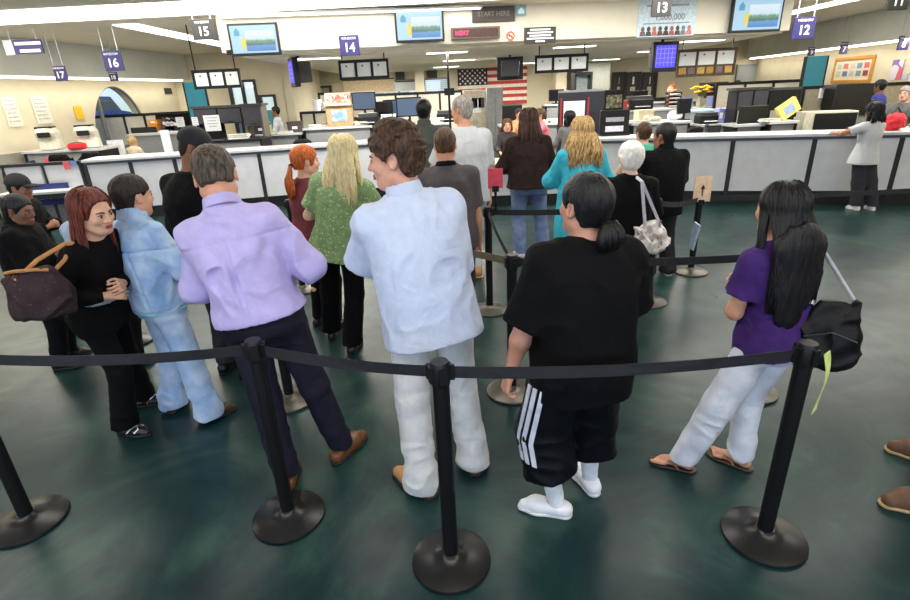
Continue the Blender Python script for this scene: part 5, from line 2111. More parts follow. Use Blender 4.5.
# white stripes on the shorts: cloth bands following the side of the left leg
sk = q13
st_ = MB()
for j, off in enumerate((-.42, -.12, .18)):
    g = []
    for i in range(15):
        f = i / 14
        p = sk.hip[0] * (1 - f) + sk.knee[0] * f if True else 0
        tot = 1.30
        u = f * tot
        if u <= 1:
            p = sk.hip[0] * (1 - u) + sk.knee[0] * u
        else:
            p = sk.knee[0] + (sk.ank[0] - sk.knee[0]) * (u - 1)
        row = []
        rr = (.088 * sk.fat + (.105 - .088 * sk.fat) * min(1, u)) * sk.H / 1.75 + .030 + .0075
        for e in (-.085, .085):
            a = PI + off + e + .55
            row.append(Vector((p[0] + rr * math.cos(a), p[1] + rr * math.sin(a), p[2])))
        g.append(row)
    st_.sheet(g[3:], .006)
so = st_.build('side_stripes', mat('white nylon stripe', (214, 216, 230), .6), [c for c in p13.children if c.name.startswith('basketball')][0], True)
# ================================================================== COUNTERS
def counter(name, label, a, b, h, n, kick=.22, depth=.62, gapm=TRIM, open_left=False):
    """service counter from a to b (front line, world xy); panels with dark strips, worktop, toe kick"""
    a, b = Vector((a[0], a[1], 0)), Vector((b[0], b[1], 0))
    L = (b - a).length
    ang = math.atan2(b.y - a.y, b.x - a.x)
    t = thing(name, label, 'counter', (a + b) / 2, ang)
    MB().box(-L / 2 - .02, L / 2 + .02, -.05, depth, h - .045, h).build('worktop', TOPM, t, bevel=.006)
    MB().box(-L / 2, L / 2, -.03, 0.0, h - .085, h - .046).build('edge_band', mat('blue grey edge band', (70, 72, 92), .5), t)
    MB().box(-L / 2, L / 2, .06, depth, 0, kick).build('toe_kick', mat('black toe kick', (20, 20, 26), .5), t)
    w = L / n
    for i in range(n):
        x0 = -L / 2 + i * w
        MB().box(x0 + .035, x0 + w - .035, 0, .03, kick, h - .086).build('front_panel', WHITEP, t)
        MB().box(x0 - .035, x0 + .035, -.008, .034, kick * .5, h - .086).build('strip', TRIM, t)
    MB().box(L / 2 - .035, L / 2 + .0, -.008, .034, kick * .5, h - .086).build('strip', TRIM, t)
    MB().box(-L / 2 + .02, L / 2 - .02, .035, depth - .02, kick, h - .05).build('carcass', GREYM, t)
    return t


CH = 1.11
counter('service_counter', 'long white panelled service counter on the right', (2.35, 9.28), (9.13, 7.51), CH, 6)
counter('service_counter', 'white panelled service counter on the left behind the queue', (-6.45, 9.57), (.05, 10.92), CH, 9)
# return at the left end: half height panels with an open shelf below
A_, B_ = Vector((-7.75, 9.36, 0)), Vector((-6.5, 9.55, 0))
ang = math.atan2((B_ - A_).y, (B_ - A_).x)
L = (B_ - A_).length
t = thing('writing_shelf', 'low panelled writing shelf at the left end of the counter', 'shelf unit', (A_ + B_) / 2, ang)
MB().box(-L / 2, L / 2, -.03, .05, CH - .05, CH).build('top_rail', TRIM, t)
for i in range(2):
    x0 = -L / 2 + i * L / 2
    MB().box(x0 + .04, x0 + L / 2 - .04, 0, .03, .66, CH - .05).build('back_panel', WHITEP, t)
    MB().box(x0, x0 + .04, -.01, .04, 0, CH - .05).build('upright', TRIM, t)
MB().box(L / 2 - .04, L / 2, -.01, .04, 0, CH - .05).build('upright', TRIM, t)
MB().box(-L / 2, L / 2, -.42, .0, .62, .66).build('shelf_board', TOPM, t, bevel=.005)
MB().box(-L / 2, L / 2, -.40, -.38, .54, .62).build('shelf_edge', TRIM, t)
for x in (-L / 2 + .03, L / 2 - .03):
    MB().box(x - .025, x + .025, -.40, 0, 0, .62).build('side_panel', TRIM, t)
MB().box(-L / 2, L / 2, .01, .03, 0, .62).build('lower_panel', mat('grey lower panel', (120, 122, 126), .6), t)
st = thing('sticker', 'red and blue sticker on the panel of the left writing shelf', 'sticker', at(72, 165, 9.5) + Vector((0, -.06, 0)), ang)
MB().box(-.1, 0, 0, .004, -.07, .07).build('red_half', mat('red ink', (216, 96, 110), .6), st)
MB().box(.01, .12, 0, .004, 0, .07).build('blue_half', mat('blue ink', (96, 140, 206), .6), st)
po = thing('poster', 'navy poster with white lettering under the left writing shelf', 'poster', at(44, 192, 9.38) + Vector((0, 0, -.06)), ang)
MB().box(-.42, .42, 0, .01, -.17, .2).build('sheet', mat('navy poster ink', (30, 44, 110), .5), po)
text_mesh('lettering', 'DMV', .22, LETTER, po, (.12, -.004, 0))
MB().prism([(-.34, -.08), (-.2, -.08), (-.2, .02), (-.27, .1), (-.34, .02)], -.006, -.001).build('emblem', LETTER, po)

# low desk between the counters, where the clerk sits
t = thing('low_service_desk', 'low pale service desk between the two counters', 'desk', (1.1, 9.3, 0), -.05)
MB().box(-1.02, 1.02, -.1, .7, .73, .77).build('worktop', mat('pale wood laminate', (206, 190, 160), .4), t, bevel=.006)
MB().box(-1.0, 1.0, -.02, .02, .2, .73).build('front_panel', WHITEP, t)
MB().box(-1.0, 1.0, .05, .09, 0, .2).build('toe_kick', TRIM, t)
for x in (-1.0, .96):
    MB().box(x, x + .04, -.03, .66, 0, .73).build('side_panel', TRIM, t)

# ================================================================== HANGING SIGNS AND SCREENS
def sign_text_bars(mb, w, y, z, n, hgt, gap, frac=(.9, .7, .85, .6, .4)):
    for i in range(n):
        ww = w * frac[i % len(frac)]
        mb.box(-ww / 2, ww / 2, y - .003, y, z - i * gap - hgt, z - i * gap)


def window_sign(num, px0, py0, px1, py1, Y, m, label, cords=True, title=True, size=.62, rz=0.0):
    c = at((px0 + px1) / 2, (py0 + py1) / 2, Y)
    w = (at(px1, (py0 + py1) / 2, Y) - at(px0, (py0 + py1) / 2, Y)).length * .93
    h = (at((px0 + px1) / 2, py0, Y) - at((px0 + px1) / 2, py1, Y)).length * .97
    t = thing('window_number_sign', label, 'sign', c, rz, 'hanging window number signs')
    MB().box(-w / 2, w / 2, -.02, .02, -h / 2, h / 2).build('board', m, t, bevel=.006)
    if num:
        text_mesh('number', num, h * size, LETTER, t, (0, -.023, -h * .12), bold=.003)
    if title:
        text_mesh('lettering', 'WINDOW', h * .17, LETTER, t, (0, -.023, h * .34))
    if cords:
        top = CZ if not (S0.x < c.x < S1.x and c.y > 10.2) else LZ
        for x in (-w * .38, w * .38):
            MB().tube([(x, 0, h / 2), (x, 0, top - c.z - .02)], .008, 5).build('cord', WHITEP, t)
    return t


window_sign('15', 191, 19, 216, 40, 9.6, CHAR, 'dark sign numbered 15 at the left end of the soffit')
window_sign('14', 339, 35, 360, 56, 10.07, NAVY, 'navy sign numbered 14 below the middle screen', cords=False)
window_sign('13', 651, -6, 672, 17, 9.6, CHAR, 'dark sign numbered 13 over the pale blue poster')
window_sign('12', 792, 17, 815, 39, 9.6, NAVY, 'navy sign numbered 12 at the right end of the soffit')
window_sign('11', 887, -12, 910, 10, 8.6, CHAR, 'dark sign numbered 11 in the top right corner')
window_sign('16', 103, 51, 123, 71, 10.6, NAVY, 'navy sign numbered 16 hanging on cords at left')
window_sign('18', 109, 72, 118, 81, 12.8, NAVY, 'small navy sign hanging behind the sign numbered 16')
window_sign('17', 54, 66, 67, 81, 10.8, NAVY, 'small navy sign numbered 17 hanging at far left')
window_sign('9', 808, 47, 815, 56, 16, NAVY, 'tiny navy sign hanging right of the sign numbered 12')
window_sign('7', 840, 42, 848, 54, 15, NAVY, 'small navy sign hanging over the framed notice board')
window_sign('8', 898, 36, 909, 50, 13, NAVY, 'small navy sign at the right edge before the cove light')
t = window_sign('', 7, 40, 44, 54, 10.4, NAVY, 'long navy information sign with a pale pictogram at far left', title=False)
b = MB()
b.box(-.16, .30, -.026, -.021, .03, .08).box(-.10, .26, -.026, -.021, -.09, -.04)
b.build('lettering_bars', LETTER, t)
MB().box(-.36, -.2, -.026, -.021, -.12, .12).build('pictogram', mat('pale pictogram', (196, 196, 206), .6), t)

SCR = glow('screen light blue', (180, 220, 246), .85)


def pic_mat(name, cols, s=1.0, sc=2.2):
    if name in MATS:
        return MATS[name]
    m = bpy.data.materials.new(name)
    m.use_nodes = True
    nt = m.node_tree
    n = nt.nodes
    p = n['Principled BSDF']
    tc = n.new('ShaderNodeTexCoord')
    sep = n.new('ShaderNodeSeparateXYZ')
    nt.links.new(tc.outputs['Generated'], sep.inputs[0])
    nz = n.new('ShaderNodeTexNoise')
    nz.inputs['Scale'].default_value = 9
    nz.inputs['Detail'].default_value = 5
    nt.links.new(tc.outputs['Generated'], nz.inputs['Vector'])
    ma = n.new('ShaderNodeMath')
    ma.operation = 'MULTIPLY_ADD'
    ma.inputs[1].default_value = .28
    nt.links.new(nz.outputs[0], ma.inputs[0])
    nt.links.new(sep.outputs[2], ma.inputs[2])
    rp = n.new('ShaderNodeValToRGB')
    e = rp.color_ramp.elements
    for i, (pos, c) in enumerate(cols):
        k = e[i] if i < 2 else e.new(pos)
        k.position = pos
        k.color = (*srgb(*c), 1)
    nt.links.new(ma.outputs[0], rp.inputs[0])
    p.inputs['Base Color'].default_value = (.02, .02, .03, 1)
    nt.links.new(rp.outputs[0], p.inputs['Emission Color'])
    p.inputs['Emission Strength'].default_value = s
    MATS[name] = m
    return m


LAKE = pic_mat('lake picture on screen', [(.12, (60, 130, 200)), (.40, (90, 160, 220)), (.46, (56, 110, 96)), (.62, (110, 160, 120)), (.74, (210, 236, 250)), (1.0, (230, 244, 255))], .9)


def soffit_y(x):
    return S0.y + (x - S0.x) * (S1.y - S0.y) / (S1.x - S0.x)


def wall_screen(px0, py0, px1, py1, label):
    cx, cy = (px0 + px1) / 2, (py0 + py1) / 2
    c = at(cx, cy, 10)
    for _ in range(4):
        c = at(cx, cy, soffit_y(c.x) - .12)
    Y = c.y
    w = (at(px1, cy, Y) - at(px0, cy, Y)).length * .96
    h = w * .60
    t = thing('wall_screen', label, 'screen', c, SOFF_ANG, 'screens on the soffit')
    MB().box(-w / 2, w / 2, -.03, .04, -h / 2, h / 2).build('casing', BLACKP, t, bevel=.006)
    MB().box(-w / 2 + .035, w / 2 - .035, -.034, -.031, -h / 2 + .04, h / 2 - .035).build('screen', SCR, t)
    MB().box(-w * .17, w * .42, -.038, -.035, -h * .36, h * .27).build('picture', LAKE, t)
    MB().box(-w * .25, -w * .17, -.038, -.035, -h * .30, h * .06).build('yellow_block', glow('yellow screen block', (236, 214, 80), .9), t)
    MB().prism([(-w * .38, h * .12), (-w * .27, h * .12), (-w * .27, h * .25), (-w * .325, h * .36), (-w * .38, h * .25)], -.038, -.035).build('emblem', glow('screen emblem blue', (90, 170, 206), .8), t)
    MB().box(-.1, .1, .04, .14, -.08, .08).build('bracket', BLACKM, t)
    return t


wall_screen(229, 23, 280, 56, 'screen on the left end of the soffit showing a lake')
wall_screen(394, 9, 445, 43, 'screen on the middle of the soffit showing a lake')
wall_screen(729, -3, 784, 32, 'screen on the right end of the soffit showing a lake')


def soffit_item(name, px0, py0, px1, py1, m, label, cat, th=.03, off=.02):
    cx, cy = (px0 + px1) / 2, (py0 + py1) / 2
    c = at(cx, cy, 10)
    for _ in range(4):
        c = at(cx, cy, soffit_y(c.x) - off - th / 2)
    w = (at(px1, cy, c.y) - at(px0, cy, c.y)).length
    h = (at(cx, py0, c.y) - at(cx, py1, c.y)).length * .98
    t = thing(name, label, cat, c, SOFF_ANG)
    MB().box(-w / 2, w / 2, -th / 2, th / 2, -h / 2, h / 2).build('board', m, t, bevel=.004)
    return t, w, h, -th / 2 - .002


t, w, h, y = soffit_item('queue_sign', 472, 6, 515, 22, mat('dark brown sign', (62, 52, 50), .5), 'dark START HERE sign on the soffit', 'sign')
text_mesh('lettering', 'START HERE', h * .42, mat('grey sign lettering', (126, 118, 116), .6), t, (0, y, 0), bold=.003)
t, w, h, y = soffit_item('emblem_plate', 516, 5, 526, 16, mat('teal plate', (120, 170, 190), .5), 'small teal emblem plate beside the start sign', 'sign')
MB().prism([(-w * .3, -h * .3), (w * .3, -h * .3), (w * .3, 0), (0, h * .3), (-w * .3, 0)], y - .004, y).build('emblem', PAPER, t)
t, w, h, y = soffit_item('led_display', 451, 27, 500, 39, mat('bronze display casing', (104, 86, 76), .35, metal=.4), 'brown LED display with red characters under the start sign', 'display', th=.1)
MB().box(-w * .46, w * .46, y - .004, y, -h * .36, h * .36).build('window', mat('smoked display window', (70, 52, 48), .2), t)
text_mesh('characters', 'NEXT', h * .5, glow('red led', (255, 50, 110), 2.0), t, (-w * .28, y - .006, 0), bold=.004)
t, w, h, y = soffit_item('rules_sign', 524, 27, 556, 44, CHAR, 'black notice with five lines of white lettering on the soffit', 'sign')
b = MB()
sign_text_bars(b, w * .85, y, h * .40, 5, h * .10, h * .175, (.75, .95, .8, 1.0, .35))
b.build('lettering_bars', LETTER, t)
t, w, h, y = soffit_item('no_smoking_sign', 506, 31, 515, 41, PAPER, 'small no smoking sign on the soffit', 'sign', th=.01, off=.004)
MB().tube([(w * .4 * math.cos(a), y - .004, h * .4 * math.sin(a)) for a in [2 * PI * k / 20 for k in range(21)]], .014, 6).tube([(-w * .28, y - .004, h * .28), (w * .28, y - .004, -h * .28)], .014, 6).build('red_ring', mat('orange red ring', (222, 104, 60), .6), t, True)
MB().box(-w * .22, w * .22, y - .003, y, -h * .06, h * .06).build('cigarette', BLACKP, t)
t, w, h, y = soffit_item('soffit_poster', 637, -4, 697, 37, mat('pale blue poster', (206, 224, 238), .7), 'pale blue poster with a row of small portraits on the soffit', 'poster', th=.01, off=.004)
text_mesh('lettering', '1,000,000', h * .22, mat('grey poster ink', (150, 156, 170), .7), t, (w * .05, y, -h * .02), bold=.003)
b = MB()
sign_text_bars(b, w * .8, y, -h * .15, 1, h * .03, h * .1, (1,))
sign_text_bars(b, w * .8, y, h * .3, 1, h * .05, h * .1, (.9,))
b.build('lettering_bars', mat('grey poster ink', (150, 156, 170), .7), t)
PC = [(120, 96, 96), (70, 70, 80), (186, 110, 90), (90, 74, 66), (60, 60, 70), (160, 90, 80), (80, 66, 60), (120, 120, 130), (196, 120, 110)]
for i in range(9):
    x = -w * .40 + w * .8 * i / 8
    MB().ball((x, y - .002, -h * .30), (.035, .004, .042), 8, 6).prism([(x - .055, -h * .47), (x + .055, -h * .47), (x + .04, -h * .36), (x - .04, -h * .36)], y - .004, y).build('portrait', mat('portrait %d' % i, PC[i], .7), t, True)

# small things on the soffit's left end
t, w, h, y = soffit_item('wall_clock', 227, 50, 232, 55, BLACKP, 'tiny black box on the soffit below the left screen', 'box', th=.06)


def info_board(px0, py0, px1, py1, Y, label, m=BLACKM, n=3, lower=False, zt=None):
    c = at((px0 + px1) / 2, (py0 + py1) / 2, Y)
    w = (at(px1, (py0 + py1) / 2, Y) - at(px0, (py0 + py1) / 2, Y)).length
    h = (at((px0 + px1) / 2, py0, Y) - at((px0 + px1) / 2, py1, Y)).length * .95
    t = thing('information_board', label, 'notice board', c, -.02, 'three sheet notice boards')
    f = MB()
    e = .035
    f.box(-w / 2, w / 2, -.03, .03, h / 2 - e, h / 2).box(-w / 2, w / 2, -.03, .03, -h / 2, -h / 2 + e)
    for i in range(n + 1):
        x = -w / 2 + (w - e) * i / n
        f.box(x, x + e, -.03, .03, -h / 2 + e, h / 2 - e)
    f.build('frame', m, t)
    MB().box(-w / 2 + .01, w / 2 - .01, .005, .02, -h / 2 + .01, h / 2 - .01).build('backing', m, t)
    z0 = -h / 2 + e if not lower else -h * .12
    for i in range(n):
        x = -w / 2 + (w - e) * i / n + e
        sh = MB().box(x + .01, x + (w - e) / n - e - .01, -.012, .004, z0 + .02, h / 2 - e - .02).build('sheet', PAPER, t)
        MB().box(x + .1, x + .13, -.02, -.012, h / 2 - e - .09, h / 2 - e - .06).build('number', CHAR, sh)
    if lower:
        for i in range(6):
            x = -w * .47 + w * .94 * i / 6
            MB().box(x + .02, x + w * .94 / 6 - .02, -.014, .004, -h / 2 + e + .02, -h * .12 - .02).build('licence_sample', mat('ochre sample card %d' % (i % 3), [(176, 140, 66), (120, 104, 110), (196, 160, 80)][i % 3], .6), t)
    top = (LZ if c.x > S0.x + w / 2 else CZ) - c.z
    for x in (-w * .42, w * .42):
        MB().tube([(x, 0, h / 2), (x, 0, top)], .012, 6).build('hanger', BLACKM, t)
    return t


info_board(193, 69, 241, 89, 11.0, 'black hanging board with three white sheets at left, tilted in view')
info_board(339, 59, 389, 80, 11.2, 'black hanging board with three cream sheets below the navy 14')
info_board(535, 54, 588, 73, 11.3, 'black hanging board with three white sheets right of the flag')
info_board(677, 48, 735, 77, 11.6, 'brown framed board with three sheets above a row of sample cards', mat('brown board frame', (84, 60, 42), .5), lower=True)

# ceiling hung monitors
def hung_monitor(px0, py0, px1, py1, Y, rz, label, scr=None):
    c = at((px0 + px1) / 2, (py0 + py1) / 2, Y)
    w = (at(px1, (py0 + py1) / 2, Y) - at(px0, (py0 + py1) / 2, Y)).length
    h = (at((px0 + px1) / 2, py0, Y) - at((px0 + px1) / 2, py1, Y)).length
    t = thing('hung_monitor', label, 'monitor', c, rz)
    MB().box(-w / 2, w / 2, -.06, .05, -h / 2, h / 2).build('housing', BLACKP, t, bevel=.015)
    MB().prism([(-w * .34, -h * .36), (w * .34, -h * .36), (w * .34, h * .36), (-w * .34, h * .36)], .05, .3).build('tube_back', DARKGREY, t, bevel=.02)
    if scr:
        MB().box(-w * .40, w * .40, -.066, -.061, -h * .36, h * .38).build('screen', scr, t)
        b = MB()
        for i in range(5):
            b.box(-w * .38 + i * w * .155, -w * .36 + i * w * .155, -.069, -.067, -h * .3, h * .34)
        for i in range(4):
            b.box(-w * .38, w * .38, -.069, -.067, -h * .2 + i * h * .15, -h * .18 + i * h * .15)
        b.build('grid_lines', glow('pale violet line', (170, 160, 255), .8), t)
    MB().tube([(0, .1, h / 2), (0, .1, LZ - c.z)], .03, 8).build('ceiling_pole', BLACKM, t)
    return t


VIO = glow('violet blue screen', (84, 74, 250), 1.1)
hung_monitor(651, 42, 677, 72, 11.0, .12, 'ceiling hung monitor with violet blue table on screen', VIO)
hung_monitor(284, 58, 305, 87, 11.0, -1.1, 'dark ceiling hung monitor seen from its side at left', VIO)
hung_monitor(497, 57, 523, 80, 14.0, PI - .1, 'dark ceiling hung monitor turned away in front of the flag')

# flag
def flag():
    a, d = at(457, 62, YB - .15), at(527, 103, YB - .15)
    W, Hh = d.x - a.x, a.z - d.z
    t = thing('flag', 'striped flag with white stars hung on the back wall', 'flag', (a.x, YB - .12, d.z))
    red, wht, blu = mat('flag red', (178, 56, 56), .8), mat('flag white', (226, 216, 200), .8), mat('flag navy', (38, 34, 52), .8)
    for i in range(13):
        x0 = W * .0 if i < 6 else 0
        z1 = Hh - Hh * i / 13
        g = []
        for k in range(15):
            x = W * k / 14
            yy = -.03 * math.sin(k * .9)
            g.append([Vector((x, yy, z1 - Hh / 13)), Vector((x, yy, z1))])
        MB().sheet(g, .01).build('stripe', red if i % 2 == 0 else wht, t, True)
    g = []
    for k in range(9):
        x = W * .43 * k / 8
        yy = -.03 * math.sin(W * .43 * k / 8 / W * 14 * .9) - .02
        g.append([Vector((x, yy, Hh * 6 / 13)), Vector((x, yy, Hh))])
    c = MB().sheet(g, .012).build('canton', blu, t, True)
    b = MB()
    for r in range(9):
        n = 6 if r % 2 == 0 else 5
        for k in range(n):
            x = W * .43 * ((k + .5) / 6 + (0 if n == 6 else 1 / 12))
            z = Hh - Hh * 7 / 13 * (r + .6) / 9.4
            yy = -.03 * math.sin(x / W * 14 * .9) - .03
            pts = []
            for q in range(10):
                R = .055 if q % 2 == 0 else .022
                pts.append((x + R * math.sin(q * PI / 5), z + R * math.cos(q * PI / 5)))
            b.prism(pts, yy - .004, yy + .004)
    b.build('stars', wht, c)


flag()

# ================================================================== BACK OFFICE
def px_box(px0, py0, px1, py1, Y):
    cx, cy = (px0 + px1) / 2, (py0 + py1) / 2
    return at(px0, cy, Y).x, at(px1, cy, Y).x, at(cx, py1, Y).z, at(cx, py0, Y).z


def office_desk(px0, px1, ytop, Y, label, depth=.7, m=TOPM, panel=GREYM):
    x0, x1, _, z = px_box(px0, ytop, px1, ytop, Y)
    z = max(.6, z)
    t = thing('office_desk', label, 'desk', ((x0 + x1) / 2, Y, 0))
    hw = (x1 - x0) / 2
    MB().box(-hw, hw, 0, depth, z - .05, z).build('worktop', m, t, bevel=.006)
    MB().box(-hw + .03, hw - .03, .06, .09, .1, z - .05).build('front_panel', panel, t)
    MB().box(-hw + .02, -hw + .06, .03, depth - .03, 0, z - .05).build('side_panel', BLACKM, t)
    MB().box(hw - .06, hw - .02, .03, depth - .03, 0, z - .05).build('side_panel', BLACKM, t)
    return t, z


def cubicle(px0, py0, px1, py1, Y, n, label, m=BEIGE, fm=BLACKM, rz=0.0):
    """framed cloth partition down to the floor"""
    x0, x1, z0, z1 = px_box(px0, py0, px1, py1, Y)
    t = thing('partition_screen', label, 'partition', ((x0 + x1) / 2, Y, 0), rz, 'cloth office partitions')
    hw = (x1 - x0) / 2
    MB().box(-hw, hw, -.03, .03, z1 - .07, z1).build('top_rail', fm, t)
    MB().box(-hw, hw, -.03, .03, .0, .1).build('bottom_rail', fm, t)
    w = 2 * hw / n
    for i in range(n):
        MB().box(-hw + i * w + .03, -hw + (i + 1) * w - .03, -.02, .02, .1, z1 - .07).build('panel', m, t)
    for i in range(n + 1):
        x = -hw + i * w
        MB().box(x - .03, x + .03, -.035, .035, 0, z1).build('post', fm, t)
    return t


def hutch(px0, py0, px1, py1, Y, label, n=2, depth=.4, m=BLACKM, doors=True):
    """overhead cabinet on end panels standing on the floor"""
    x0, x1, z0, z1 = px_box(px0, py0, px1, py1, Y)
    t = thing('overhead_cabinet', label, 'cabinet', ((x0 + x1) / 2, Y, 0), 0, 'dark overhead cabinets')
    hw = (x1 - x0) / 2
    MB().box(-hw, hw, 0, depth, z0, z1).build('body', m, t, bevel=.006)
    MB().box(-hw - .04, hw + .04, -.03, depth + .02, z1, z1 + .05).build('top_board', DARKGREY, t)
    w = 2 * hw / n
    if doors:
        for i in range(n):
            d = MB().box(-hw + i * w + .02, -hw + (i + 1) * w - .02, -.02, 0, z0 + .02, z1 - .02).build('door', mat('slate cabinet door', (58, 58, 66), .6), t)
            MB().box(-hw + (i + .5) * w - .06, -hw + (i + .5) * w + .06, -.035, -.02, z0 + .04, z0 + .06).build('handle', BLACKP, d)
    for x in (-hw, hw - .05):
        MB().box(x, x + .05, 0, depth, 0, z0).build('end_panel', m, t)
    return t


def monitor(px, py, w, Y, z, rz, label, scr=False):
    """desk monitor; z = desk height; px gives its place"""
    p = at(px, py, Y)
    t = thing('computer_monitor', label, 'monitor', (p.x, Y, z), rz)
    h = w * .72
    zc = max(p.z - z, h / 2 + .08)
    MB().box(-w / 2, w / 2, -.03, .02, zc - h / 2, zc + h / 2).build('casing', BLACKP, t, bevel=.008)
    MB().box(-w / 2 + .03, w / 2 - .03, .021, .024, zc - h / 2 + .03, zc + h / 2 - .03).build('screen', glow('office screen glow', (120, 150, 190), .4) if scr else mat('dark screen glass', (18, 20, 26), .15), t)
    MB().box(-.03, .03, -.03, .0, .01, zc - h / 2).build('stem', BLACKP, t)
    MB().box(-.12, .12, -.1, .1, 0, .02).build('foot', BLACKP, t)
    return t


def printer(px, Y, z, w, label, m=BLACKP, rz=0.0):
    p = at(px, 120, Y)
    t = thing('printer', label, 'printer', (p.x, Y + .2, z), rz)
    d, h = w * .8, w * .55
    MB().box(-w / 2, w / 2, -d / 2, d / 2, 0, h * .75).build('body', m, t, bevel=.015)
    MB().box(-w * .46, w * .46, -d * .4, d * .45, h * .75, h).build('lid', DARKGREY, t, bevel=.01)
    MB().box(-w * .34, w * .34, -d * .78, -d * .4, h * .18, h * .22).build('paper_tray', DARKGREY, t)
    MB().box(-w * .3, w * .3, -d * .75, -d * .42, h * .23, h * .27).build('paper', PAPER, t)
    return t


def papers(px, Y, z, w, d, n, label, rz=.1, m=PAPER):
    p = at(px, 120, Y)
    t = thing('paper_stack', label, 'papers', (p.x, Y + .18, z), rz)
    rnd = random.Random(int(px * 10))
    for i in range(n):
        MB().cbox((rnd.uniform(-.02, .02), rnd.uniform(-.02, .02), .012 + .024 * i), (w, d, .022), Matrix.Rotation(rnd.uniform(-.15, .15), 3, 'Z')).build('bundle', m if i % 2 == 0 else CREAM, t)
    return t


def tray(px, Y, z, label, n=3):
    p = at(px, 110, Y)
    t = thing('letter_tray', label, 'letter tray', (p.x, Y + .2, z))
    for i in range(n):
        b = MB().box(-.17, .17, -.13, .13, .02 + .1 * i, .03 + .1 * i).box(-.17, -.16, -.13, .13, .03 + .1 * i, .09 + .1 * i).box(.16, .17, -.13, .13, .03 + .1 * i, .09 + .1 * i).box(-.17, .17, .12, .13, .03 + .1 * i, .09 + .1 * i)
        b.build('tray', BLACKP, t)
        MB().box(-.14, .14, -.12, .1, .031 + .1 * i, .055 + .1 * i).build('papers', PAPER, t)
    MB().box(-.17, -.16, .1, .13, 0, .3).box(.16, .17, .1, .13, 0, .3).build('upright', BLACKP, t)
    return t


def chair(x, y, rz, label, m, group=None, seat=.46):
    t = thing('office_chair', label, 'chair', (x, y, 0), rz, group)
    F = Field((-.3, -.3, seat - .1), (.3, .3, seat + .1), .015)
    F.loft((0, 0, seat - .04), np.eye(3), [(0, 0, 0, .22, .21), (.04, 0, 0, .235, .225), (.08, 0, 0, .21, .2)], 0, e=4)
    F.mesh('seat', m, t)
    F = Field((-.3, -.4, seat + .05), (.3, -.05, seat + .65), .015)
    F.loft((0, -.22, seat + .12), frame((0, -.12, 1), (0, 1, 0)), [(0, 0, 0, .18, .03), (.2, 0, 0, .22, .035), (.4, 0, 0, .2, .03), (.46, 0, 0, .14, .02)], 0, e=3)
    F.mesh('backrest', m, t)
    MB().tube([(0, -.18, seat - .02), (0, -.26, seat + .06), (0, -.25, seat + .3)], .02, 6).build('back_support', BLACKM, t, True)
    for sx in (-1, 1):
        for sy in (-1, 1):
            MB().tube([(sx * .17, sy * .17, seat - .04), (sx * .21, sy * .2, 0)], .013, 6).build('leg', BLACKM, t, True)
    return t


# desks row by row
d1, z1 = office_desk(246, 300, 134, 13.0, 'grey desk right of the dark overhead cabinet')
d2, z2 = office_desk(302, 372, 127, 13.2, 'pale desk carrying the cardboard box')
d3, z3 = office_desk(374, 452, 124, 13.4, 'pale desk behind the man in the grey green shirt')
d4, z4 = office_desk(500, 560, 124, 13.2, 'pale desk behind the clerk')
d5, z5 = office_desk(632, 692, 122, 11.6, 'white topped desk behind the bun and the black polo')
d6, z6 = office_desk(702, 734, 124, 11.6, 'white topped desk left of the dark cabinets')
d7, z7 = office_desk(625, 735, 108, 14.6, 'long desk with trays and flowers in the second row')
d8, z8 = office_desk(806, 856, 118, 11.0, 'desk with black machine behind the right counter')
d9, z9 = office_desk(126, 190, 133, 13.25, 'long desk under the left cubicle shelf')
d10, z10 = office_desk(20, 100, 150, 11.4, 'pale desk with covered machines at far left')
d11, z11 = office_desk(545, 571, 104, 16.5, 'far desk under the small framed picture')

# partitions
cubicle(85, 116, 104, 140, 15.2, 1, 'single cloth partition below the arched window', rz=.2)
cubicle(106, 113, 188, 140, 15.0, 4, 'four panel cloth partition behind the seated clerk')
cubicle(374, 92, 462, 112, 16.5, 4, 'four panel beige partition behind the black monitors')
cubicle(302, 111, 328, 132, 15.5, 2, 'low two panel partition left of the cardboard box')
cubicle(320, 92, 344, 112, 16.2, 2, 'grey two panel partition behind the cardboard box', mat('grey partition cloth', (166, 160, 146), .9))
cubicle(716, 81, 800, 100, 14.5, 3, 'dark framed partition behind the right overhead cabinet')
cubicle(802, 84, 905, 112, 12.6, 3, 'dark framed partition before the posters on the right wall', mat('smoky partition', (150, 142, 120), .9))
# teal columns
TEALC = mat('teal painted panel', (34, 120, 140), .6, var=.04)
for (a, b, y0, Y, lab) in ((184, 203, 82, 14.0, 'tall teal panel left of the hanging board'), (806, 828, 56, 13.6, 'tall teal panel left of the framed notice board')):
    x0, x1, _, zt = px_box(a, y0, b, y0, Y)
    t = thing('teal_divider', lab, 'panel', ((x0 + x1) / 2, Y, 0), .1)
    MB().box(-(x1 - x0) / 2, (x1 - x0) / 2, -.03, .03, .05, zt).build('board', TEALC, t)
    MB().box(-(x1 - x0) / 2 - .03, -(x1 - x0) / 2, -.04, .04, 0, zt).build('edge_post', BLACKM, t)
    MB().box((x1 - x0) / 2, (x1 - x0) / 2 + .03, -.04, .04, 0, zt).build('edge_post', BLACKM, t)

hutch(194, 108, 242, 124, 12.4, 'dark overhead cabinet behind the black cap, left one', 2)
hutch(243, 106, 262, 126, 12.2, 'grey brown end cabinet beside the left overhead cabinet', 1, m=mat('grey brown cabinet', (96, 86, 80), .6))
hutch(737, 90, 768, 110, 11.3, 'dark overhead cabinet behind the right counter, left one', 2)
hutch(769, 90, 797, 110, 11.3, 'dark overhead cabinet behind the right counter with open right side', 1, doors=False)
hutch(836, 88, 862, 98, 12.1, 'slate overhead cabinet under the framed notice board', 1)
